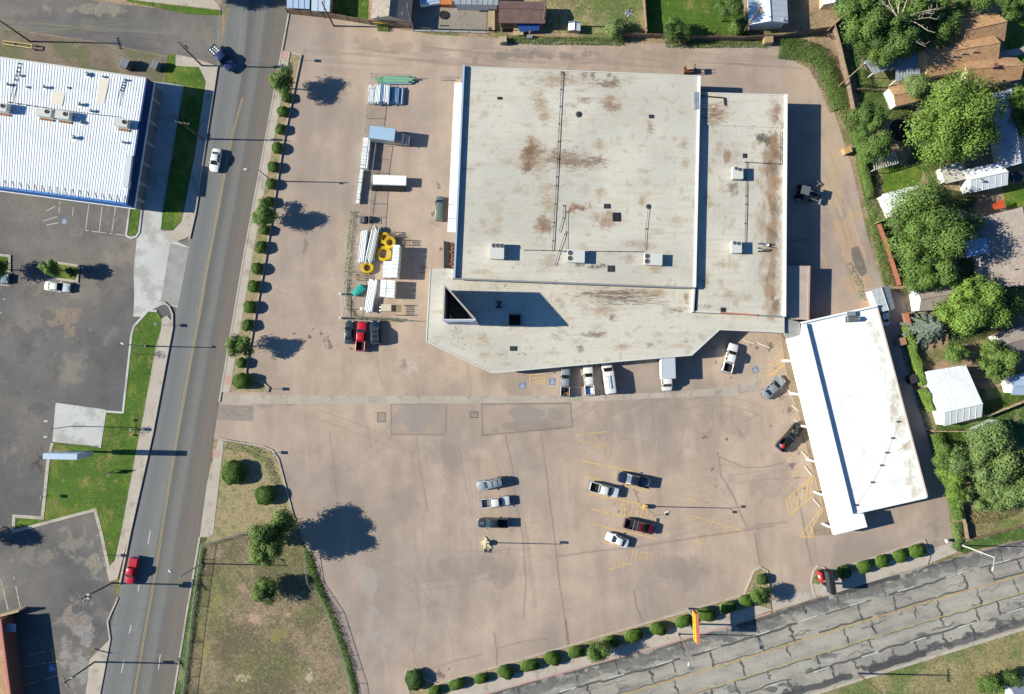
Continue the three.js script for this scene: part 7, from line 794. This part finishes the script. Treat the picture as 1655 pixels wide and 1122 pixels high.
function tree(label, u, v, ru, rv, hc, tn, o = {}) {   // crown centre at height hc, radii in survey units
  const c = P(u, v, hc), rx = ru / 8.7, rz = rv / 8.7, ry = o.ry ?? Math.min(hc * 0.82, Math.max(1.1, Math.min(rx, rz) * 0.8)), R = Math.sqrt(rx * rz), t = thing(o.name ?? 'tree', label, o.cat ?? 'tree', V(c.x, 0, c.z));
  const n = o.lobes ?? Math.round(clamp(10 + R * 7, 12, 72)), L = [];
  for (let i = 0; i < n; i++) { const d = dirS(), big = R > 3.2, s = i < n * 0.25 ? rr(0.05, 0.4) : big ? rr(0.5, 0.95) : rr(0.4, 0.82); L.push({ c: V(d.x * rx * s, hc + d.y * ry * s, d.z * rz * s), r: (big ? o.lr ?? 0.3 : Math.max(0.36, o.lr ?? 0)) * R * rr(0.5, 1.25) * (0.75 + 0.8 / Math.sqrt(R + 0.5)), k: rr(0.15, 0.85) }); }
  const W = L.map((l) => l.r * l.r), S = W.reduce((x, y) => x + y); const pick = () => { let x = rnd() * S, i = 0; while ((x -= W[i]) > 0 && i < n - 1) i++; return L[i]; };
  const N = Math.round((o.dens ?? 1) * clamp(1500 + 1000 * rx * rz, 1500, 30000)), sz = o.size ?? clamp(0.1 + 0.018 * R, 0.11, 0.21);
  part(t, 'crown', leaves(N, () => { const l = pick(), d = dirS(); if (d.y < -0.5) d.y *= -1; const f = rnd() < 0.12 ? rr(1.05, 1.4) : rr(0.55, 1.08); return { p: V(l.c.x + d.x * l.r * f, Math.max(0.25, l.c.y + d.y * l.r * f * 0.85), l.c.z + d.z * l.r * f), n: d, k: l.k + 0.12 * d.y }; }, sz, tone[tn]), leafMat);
  const bark = o.bark ?? M.poleWood, tr = clamp(R * 0.055, 0.07, 0.42); part(t, 'trunk', cyl(tr, tr * 0.65, hc * 0.75, 0, 0, 0, 9), bark);
  for (let i = 0; i < Math.min(n, o.limbs ?? 9); i++) { const l = L[n - 1 - i]; part(t, 'limb', rod(V(0, hc * 0.45 + rr(0, 0.3) * hc * 0.5, 0), l.c, tr * 0.45, tr * 0.12, 6), bark); } return t;
}
tree('street tree at the north end of the hedge row', 457.5, 131, 22, 22, 3.6, 'green', { ry: 2.3, lobes: 16, lr: 0.3 }); tree('irregular street tree in the middle of the hedge row', 422, 345, 21, 27, 3.1, 'green', { ry: 1.7, lobes: 13, lr: 0.32 }); tree('round street tree near the south end of the hedge row', 386, 558, 23, 21, 3.3, 'green', { ry: 2.1, lobes: 14, lr: 0.31 });
tree('lime green tree on the planter island of the grey car park', 82, 433, 15, 15, 3.4, 'lime', { ry: 1.8 }); tree('tree at the left edge on the far planter island', -4, 432, 19, 19, 3.4, 'green', { ry: 1.9 }); tree('conical tree at the end of the planter island', 118, 440, 8, 8, 1.6, 'dark', { ry: 1.5 });
tree('tree beyond the lower left edge shading the grey car park', -48, 872, 22, 20, 3.4, 'green'); tree('tree beyond the top edge shading the avenue, left', 296, -32, 24, 24, 5, 'green'); tree('tree beyond the top edge shading the avenue, right', 336, -34, 26, 24, 5.5, 'dark');
tree('large tree at the corner of the dry field fence', 440, 868, 35, 39, 5.2, 'green', { ry: 4.3, dens: 1.35, lobes: 30, lr: 0.3 }); tree('smaller tree in the dry field', 428, 956, 22, 22, 2.6, 'green', { ry: 1.6 });
tree('young tree in the street planter left of the yellow pylon sign', 965, 1052, 19, 19, 2.7, 'green', { ry: 1.5 }); tree('young tree at the planter nose by the street entrance', 1232, 964, 16, 17, 2.7, 'green', { ry: 1.5 });
for (const [u, v, lab] of [[229, 573, 'bare sapling in the upper lawn by the avenue'], [203, 694, 'bare sapling in the lower lawn by the avenue']]) { const p = P(u, v), t = thing('sapling', lab, 'sapling', p); part(t, 'trunk', cyl(0.05, 0.03, 2.2), M.wood); for (let i = 0; i < 14; i++) part(t, 'twig', rod(V(0, rr(0.8, 2.1), 0), V(rr(-0.8, 0.8), rr(1.6, 2.8), rr(-0.8, 0.8)), 0.022, 0.008, 5), M.wood); part(t, 'foliage', leaves(90, () => { const d = dirS(); return { p: V(d.x * 0.7, 2.0 + d.y * 0.6, d.z * 0.7), n: d, k: 0.5 }; }, 0.09, tone.willow), leafMat); }
for (const a of [['tall tree left of the dead branches in the upper right grove', 1398, 28, 40, 42, 6, 'green'], ['dark tree behind the dead branches in the upper right grove', 1446, 52, 40, 38, 6.5, 'dark'], ['tree at the top edge right of the dead branches', 1498, 16, 34, 30, 4.6, 'green'], ['tree overhanging the tan shingle roof', 1528, 46, 24, 30, 4.4, 'green'], ['green tree filling the gap behind the dead branches', 1462, 14, 38, 34, 6.6, 'green'], ['dark low tree between the carport and the dead branches', 1452, 78, 30, 22, 5, 'dark'], ['tree at the top edge above the tan shingle roof', 1566, -4, 34, 22, 4.6, 'green'], ['tree above the carport roofs', 1425, 88, 22, 22, 4.6, 'green'], ['small tree between carport and tan roof', 1484, 60, 20, 20, 4.2, 'green'], ['tree at the top right corner', 1640, 4, 30, 26, 5.6, 'dark'], ['rounded yellow green tree at the right edge below the garage wing', 1652, 160, 24, 20, 4.6, 'lime'], ['dark tree at the right edge beside the metal roof', 1654, 196, 22, 22, 4.2, 'dark'], ['huge bright maple over the backyards', 1538, 202, 78, 72, 6.6, 'lime'], ['pale tree beside the tan shed', 1484, 140, 24, 20, 5, 'willow'], ['dark tree left of the trampoline', 1404, 193, 28, 30, 4.6, 'dark'], ['bright tree over the pergola', 1414, 240, 24, 26, 4.2, 'green'], ['very large tree by the red brown fence', 1500, 378, 58, 78, 5.6, 'green'], ['lower green tree merging under the very large one', 1503, 440, 42, 32, 5, 'green'], ['tree beside the pale porch roof', 1572, 366, 18, 18, 4.6, 'willow'], ['yellow green tree right of the blue spruce', 1567, 497, 48, 46, 5.2, 'lime'], ['dark tree at the right edge beside the yellow green one', 1636, 492, 26, 26, 4.6, 'dark'], ['small round tree above the big white shed', 1545, 571, 24, 17, 3.2, 'green'], ['round tree right of the big white shed', 1611, 580, 29, 31, 4.2, 'green'], ['grey green willow at the lower right, left part', 1592, 738, 48, 52, 6, 'willow'], ['grey green willow at the lower right, right part', 1646, 772, 44, 50, 6, 'willow'], ['low willow growth above the dirt path', 1600, 800, 40, 22, 3.5, 'willow'], ['bush in front of the blue grey roof at the bottom right', 1600, 1106, 22, 16, 2.2, 'green'], ['dark bush right of the bottom right bush', 1634, 1094, 20, 12, 2.2, 'dark'], ['hedge tree, upper of three beside the willow', 1524, 734, 14, 24, 3, 'green'], ['hedge tree, middle of three beside the willow', 1535, 772, 17, 22, 3.2, 'lime'], ['hedge tree, lower of three beside the willow', 1545, 804, 14, 20, 3, 'lime']]) tree(...a);
tree('light green shrub beside the transformer pole on the alley', 996, 48, 20, 17, 1.6, 'willow', { name: 'shrub', cat: 'shrub', ry: 1.3 }); tree('dark green round shrub on the alley by the lawn', 1096, 50, 24, 20, 2, 'dark', { name: 'shrub', cat: 'shrub', ry: 1.7 }); tree('low leafy growth in the lawn corner beside the garage', 1192, 44, 16, 14, 1.2, 'green', { name: 'shrub', cat: 'shrub', ry: 0.8 });
tree('half bare tree over the green lawn at the top edge', 1178, 14, 26, 22, 4.6, 'dark', { dens: 0.5, lobes: 12, limbs: 12 });
{ // blue spruce: whorled drooping boughs
  const c = P(1503, 529, 3.4), t = thing('spruce', 'silvery blue spruce behind the ivy hedge', 'tree', V(c.x, 0, c.z)); part(t, 'trunk', cyl(0.22, 0.04, 7.4, 0, 0, 0, 9), M.poleWood); const B = []; for (let k = 0; k < 9; k++) { const n = 9 - Math.floor(k * 0.5), y = 0.9 + k * 0.72, r = 4.2 * (1 - k / 9.6); for (let i = 0; i < n; i++) { const a = i / n * 6.283 + k * 0.7 + rr(-0.15, 0.15); B.push({ a, y, r: r * rr(0.8, 1.08), k: rr(0.2, 0.8) }); } }
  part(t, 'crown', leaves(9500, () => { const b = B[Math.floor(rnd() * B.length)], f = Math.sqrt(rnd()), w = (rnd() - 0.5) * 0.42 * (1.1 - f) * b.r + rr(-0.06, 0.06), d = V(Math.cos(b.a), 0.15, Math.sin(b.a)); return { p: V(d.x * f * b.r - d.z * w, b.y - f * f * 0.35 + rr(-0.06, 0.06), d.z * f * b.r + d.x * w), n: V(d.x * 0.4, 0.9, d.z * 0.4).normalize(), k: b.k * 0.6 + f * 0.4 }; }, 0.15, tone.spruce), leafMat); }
{ // dead branches in the grove
  const p = P(1448, 40, 7), t = thing('dead_tree', 'bare grey dead tree with twisted branches in the upper right grove', 'tree', V(p.x, 0, p.z)), m = mat(214, 200, 178); part(t, 'trunk', cyl(0.35, 0.2, 8.4, 0, 0, 0, 9), m); for (let i = 0; i < 20; i++) { let a = rr(-2.6, 0.8), q = V(0, rr(6.5, 8.5), 0), r = 0.16; for (let k = 0; k < 5; k++) { const e = q.clone().add(V(Math.cos(a) * 1.25, rr(0.1, 0.6), Math.sin(a) * 1.25)); part(t, 'branch', rod(q, e, r, r * 0.72, 6), m); if (k > 1) part(t, 'twig', rod(e, e.clone().add(V(rr(-0.9, 0.9), rr(0.1, 0.6), rr(-0.9, 0.9))), r * 0.5, 0.02, 5), m); q = e; a += rr(-0.5, 0.5); r *= 0.72; } } }
// clipped bushes: three shapes of each kind, then copies
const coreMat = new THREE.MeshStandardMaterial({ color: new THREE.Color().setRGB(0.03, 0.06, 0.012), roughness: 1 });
const bushGeo = (rx, ry, rz, N, tn) => leaves(N, () => { const d = dirS(); if (d.y < -0.2) d.y *= -1; const f = rr(0.84, 1.03) * (1 + 0.05 * Math.sin(d.x * 7 + d.z * 5)), k = 1 / Math.pow(Math.abs(d.x) ** 2.6 + Math.abs(d.y) ** 2.6 + Math.abs(d.z) ** 2.6, 1 / 2.6); return { p: V(d.x * rx * f * k, ry + d.y * ry * f * k, d.z * rz * f * k), n: d, k: 0.4 + 0.3 * Math.sin(d.x * 9 + d.y * 7) }; }, (rx > 1.6 ? 0.11 : 0.09), tone[tn]);
function bushRow(protos, list, label, group, turn) { list.forEach(([u, v, s, sz], i) => { const p = P(u, v, 0.5), src = protos[i % protos.length]; let o; if (!src.parent) { o = src; scene.add(o); o.name = numbered('bush'); } else { o = src.clone(); o.name = numbered('bush'); scene.add(o); } o.position.set(p.x, 0.08, p.z); o.rotation.y = turn + (i % 2 ? Math.PI : 0) + 0.12 * Math.sin(i * 2.7); o.scale.set(s * (1 + 0.06 * Math.sin(i * 1.9)), s * (1 + 0.08 * Math.sin(i * 3.1)), (sz ?? s) * (1 + 0.06 * Math.cos(i * 2.3))); tag(o, label(i), 'bush', group); }); }
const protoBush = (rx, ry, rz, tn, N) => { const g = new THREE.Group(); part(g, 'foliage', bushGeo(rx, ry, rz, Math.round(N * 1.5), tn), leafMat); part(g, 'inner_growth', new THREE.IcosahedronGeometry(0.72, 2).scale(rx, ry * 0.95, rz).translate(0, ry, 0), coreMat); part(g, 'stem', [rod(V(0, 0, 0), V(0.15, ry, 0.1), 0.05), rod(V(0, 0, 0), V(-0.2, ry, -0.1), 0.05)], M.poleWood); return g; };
const ORD = ['first', 'second', 'third', 'fourth', 'fifth', 'sixth', 'seventh', 'eighth', 'ninth', 'tenth', 'eleventh', 'twelfth', 'thirteenth', 'fourteenth'];
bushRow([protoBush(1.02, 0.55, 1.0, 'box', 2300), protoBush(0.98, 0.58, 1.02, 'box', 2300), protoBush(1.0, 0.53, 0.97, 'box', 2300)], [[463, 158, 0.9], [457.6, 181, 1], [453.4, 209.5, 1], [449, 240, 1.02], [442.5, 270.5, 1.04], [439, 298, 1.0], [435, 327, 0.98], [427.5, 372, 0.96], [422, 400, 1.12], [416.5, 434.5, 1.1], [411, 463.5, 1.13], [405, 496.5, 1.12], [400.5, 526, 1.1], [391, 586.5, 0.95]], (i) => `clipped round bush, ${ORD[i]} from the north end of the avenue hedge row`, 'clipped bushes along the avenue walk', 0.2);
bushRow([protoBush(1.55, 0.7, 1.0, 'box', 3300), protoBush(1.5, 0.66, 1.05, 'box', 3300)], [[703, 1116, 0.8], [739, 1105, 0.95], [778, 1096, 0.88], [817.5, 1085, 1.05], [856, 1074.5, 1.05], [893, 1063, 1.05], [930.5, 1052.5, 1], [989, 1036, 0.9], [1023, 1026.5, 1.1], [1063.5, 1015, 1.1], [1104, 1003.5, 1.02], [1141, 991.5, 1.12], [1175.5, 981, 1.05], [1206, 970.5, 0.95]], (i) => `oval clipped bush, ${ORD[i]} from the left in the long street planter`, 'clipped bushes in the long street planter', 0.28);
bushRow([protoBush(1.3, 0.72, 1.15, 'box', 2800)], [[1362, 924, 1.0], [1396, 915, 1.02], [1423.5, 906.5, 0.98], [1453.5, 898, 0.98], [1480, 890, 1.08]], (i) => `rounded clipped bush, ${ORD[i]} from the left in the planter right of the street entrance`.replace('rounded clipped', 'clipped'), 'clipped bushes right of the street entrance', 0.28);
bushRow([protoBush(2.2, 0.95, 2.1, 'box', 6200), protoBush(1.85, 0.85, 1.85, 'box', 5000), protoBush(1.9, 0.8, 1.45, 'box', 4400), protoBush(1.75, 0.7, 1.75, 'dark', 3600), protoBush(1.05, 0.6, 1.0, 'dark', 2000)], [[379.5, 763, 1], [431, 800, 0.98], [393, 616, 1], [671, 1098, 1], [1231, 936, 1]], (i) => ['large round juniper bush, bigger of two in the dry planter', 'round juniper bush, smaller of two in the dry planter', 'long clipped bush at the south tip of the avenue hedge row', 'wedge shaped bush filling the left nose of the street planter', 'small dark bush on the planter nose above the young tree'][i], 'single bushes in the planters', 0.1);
scene.children.filter((o) => /^bush/.test(o.name) && o.userData.group === 'single bushes in the planters').forEach((o) => delete o.userData.group);
function cover(name, label, pts, wid, h, tn, N, o = {}) {   // a strip of growth along a line
  const q = PP(pts), seg = []; let S = 0; for (let i = 1; i < q.length; i++) { const l = q[i].distanceTo(q[i - 1]); seg.push(l); S += l; } const g = leaves(N, () => { let x = rnd() * S, i = 0; while (x > seg[i] && i < seg.length - 1) x -= seg[i++]; const a = q[i], b = q[i + 1], d = b.clone().sub(a).normalize(), c = a.clone().addScaledVector(d, x), s = rr(-1, 1), cl = fbm(c.x * 0.5 + s, c.z * 0.5 + 7, 3), hh = h * (0.4 + 1.1 * cl) * (1 - (o.round ?? 0.5) * s * s); return { p: V(c.x - d.z * s * wid / 2, (o.solid ? rr(0.55, 1) : rnd()) * hh + 0.03, c.z + d.x * s * wid / 2), n: V(-d.z * s * 0.5, 0.8, d.x * s * 0.5).normalize(), k: cl * 1.2 - 0.1 }; }, o.size ?? 0.1, tone[tn]);
  if (o.hedge) { const t = thing(name, label, 'hedge', V(0, 0, 0)); part(t, 'foliage', g, leafMat); part(t, 'core', ribbon(q, wid * 0.5, 0, h * 0.42), M.poleWood); return t; }
  const m = part(scene, numbered(name), g, leafMat); m.userData.kind = 'stuff'; m.userData.label = label; m.userData.category = 'weeds'; return m;
}
cover('hedge', 'bright ivy hedge behind the white building, upper stretch', [[1460, 527], [1472, 560], [1480, 592], [1489, 622]], 1.7, 1.7, 'lime', 5200, { hedge: true, solid: true, size: 0.12 }); cover('hedge', 'bright ivy hedge behind the white building, lower stretch', [[1487, 628], [1495, 645], [1502, 662]], 1.9, 1.7, 'lime', 3000, { hedge: true, solid: true, size: 0.12 }); cover('hedge', 'green hedge running down beside the willow trees', [[1510, 700], [1518, 725], [1530, 770], [1540, 815], [1546, 838]], 2.2, 1.6, 'green', 7000, { hedge: true, solid: true, size: 0.13 });
cover('weeds', 'green weeds filling the alley bend', [[1258, 78], [1300, 82], [1330, 95], [1345, 130], [1362, 175]], 4.2, 0.9, 'green', 12000); cover('weeds', 'green weeds along the east side of the alley', [[1362, 175], [1385, 215], [1394, 262], [1404, 305], [1418, 365], [1430, 420], [1440, 462]], 3.0, 0.6, 'green', 9000); cover('weeds', 'pale dry weeds at the inner edge of the alley bend', [[1278, 86], [1312, 104], [1332, 140], [1348, 180]], 2.2, 0.4, 'dry', 2500); cover('weeds', 'weeds along the alley below the yard fences', [[810, 64], [880, 66], [960, 67], [1010, 68]], 1.6, 0.5, 'green', 3600); cover('weeds', 'weeds along the alley below the lawn', [[1075, 71], [1140, 72], [1200, 71], [1240, 72]], 1.5, 0.4, 'green', 2600); cover('weeds', 'weeds at the foot of the tan and grey house', [[610, 45], [628, 46]], 1.3, 0.7, 'lime', 700); cover('weeds', 'weeds growing along the west fence of the pipe yard', [[570, 342], [566, 390], [562, 430], [560, 470], [565, 498], [572, 512]], 1.1, 0.7, 'willow', 1100, { round: 0.9 }); cover('weeds', 'weeds along the bottom fence of the pipe yard', [[575, 514], [630, 517], [652, 518]], 0.7, 0.5, 'willow', 500); cover('weeds', 'weeds along the right fence of the dry field', [[497, 892], [508, 932], [535, 990], [560, 1060], [572, 1110], [578, 1150]], 1.6, 0.6, 'green', 5000); cover('weeds', 'green weeds along the avenue fence of the dry field', [[328, 885], [315, 980], [300, 1100], [293, 1160]], 1.3, 0.4, 'green', 3800); cover('weeds', 'weeds in the cracked dirt behind the shop', [[1371, 425], [1376, 440], [1389, 458], [1394, 486]], 1.3, 0.3, 'willow', 260, { round: 0.9 }); cover('weeds', 'weeds behind the white building along the shaded lane', [[1455, 540], [1475, 610], [1500, 690], [1525, 780]], 1.3, 0.4, 'dark', 2600); cover('weeds', 'weeds and brush at the lower right path corner', [[1545, 845], [1550, 870], [1546, 888]], 2.2, 0.5, 'willow', 1300, { size: 0.15, round: 0.9 }); cover('weeds', 'brush under the dead tree in the upper right grove', [[1385, 60], [1420, 70], [1460, 60]], 6, 1.0, 'dark', 5200); cover('weeds', 'dry stalks below the willow trees', [[1560, 835], [1600, 832], [1650, 815]], 3, 0.5, 'dry', 2600); cover('weeds', 'plants in the small planter nose right of the street entrance', [[1318, 930], [1326, 940]], 1.8, 0.5, 'willow', 600); cover('weeds', 'low plants in the dry avenue planter', [[365, 718], [400, 724], [430, 740], [450, 790]], 2.0, 0.2, 'willow', 1600); cover('hedge', 'bright narrow hedge along the alley beside the tan dumpster', [[1381, 214], [1388, 245], [1396, 285], [1406, 320]], 1.6, 1.5, 'green', 4600, { hedge: true, solid: true, size: 0.12 }); cover('weeds', 'clumps of weed along the shaded yard fence', [[1380, 190], [1392, 240], [1420, 300]], 1.6, 0.5, 'dark', 1500);


// undergrowth of the back yards
cover('undergrowth', 'dark undergrowth between the shaded fence and the carport yard', [[1386, 60], [1392, 100], [1400, 150]], 3.2, 0.8, 'dark', 3600);
cover('undergrowth', 'undergrowth along the fence above the trampoline', [[1400, 150], [1440, 178], [1470, 190]], 3.5, 0.8, 'green', 3600);
cover('undergrowth', 'growth around the foot of the huge maple', [[1470, 250], [1500, 262], [1520, 300]], 4, 0.6, 'green', 3600);
cover('undergrowth', 'growth between the white roofed shed and the metal roofed house', [[1500, 318], [1540, 322], [1575, 330]], 3.5, 0.8, 'dark', 3800);
cover('undergrowth', 'growth between the red brown fence and the large tree', [[1440, 380], [1452, 420], [1470, 455]], 3, 0.6, 'dark', 2600);
cover('undergrowth', 'shaded growth along the pale porch of the grey house', [[1548, 400], [1558, 430], [1590, 470], [1640, 476]], 3.6, 1.0, 'dark', 4200);
cover('undergrowth', 'growth below the yellow green tree', [[1530, 545], [1575, 540], [1610, 520]], 3.2, 0.7, 'dark', 3000);
cover('undergrowth', 'growth along the long pale fence right of the white shed', [[1592, 664], [1625, 650], [1680, 630]], 3, 0.8, 'green', 3400);
cover('undergrowth', 'green growth between the white shed and the willow trees', [[1520, 702], [1560, 704], [1600, 690]], 2.6, 0.8, 'green', 2800);
// ragged grass along the kerbs and walks
cover('grass', 'longer grass along the edges of the lower lawn', [[240, 505], [216, 530], [199, 668], [170, 669], [161, 722], [86, 718], [78, 790], [70, 836], [26, 840], [26, 853], [154, 822], [176, 914]], 0.35, 0.14, 'green', 4200, { size: 0.06 });
cover('grass', 'longer grass along the walk side of the lower lawn', [[256, 506], [262, 520], [234, 660], [218, 740], [197, 855], [180, 914]], 0.35, 0.14, 'green', 3000, { size: 0.06 });
cover('grass', 'longer grass along the edges of the shaded upper lawn', [[272, 90], [267, 132], [298, 138], [263, 346], [262, 370], [280, 371], [294, 356], [313, 255], [332, 132], [322, 110], [286, 108]], 0.35, 0.14, 'green', 4200, { size: 0.06 });
renderer.render(scene, camera);
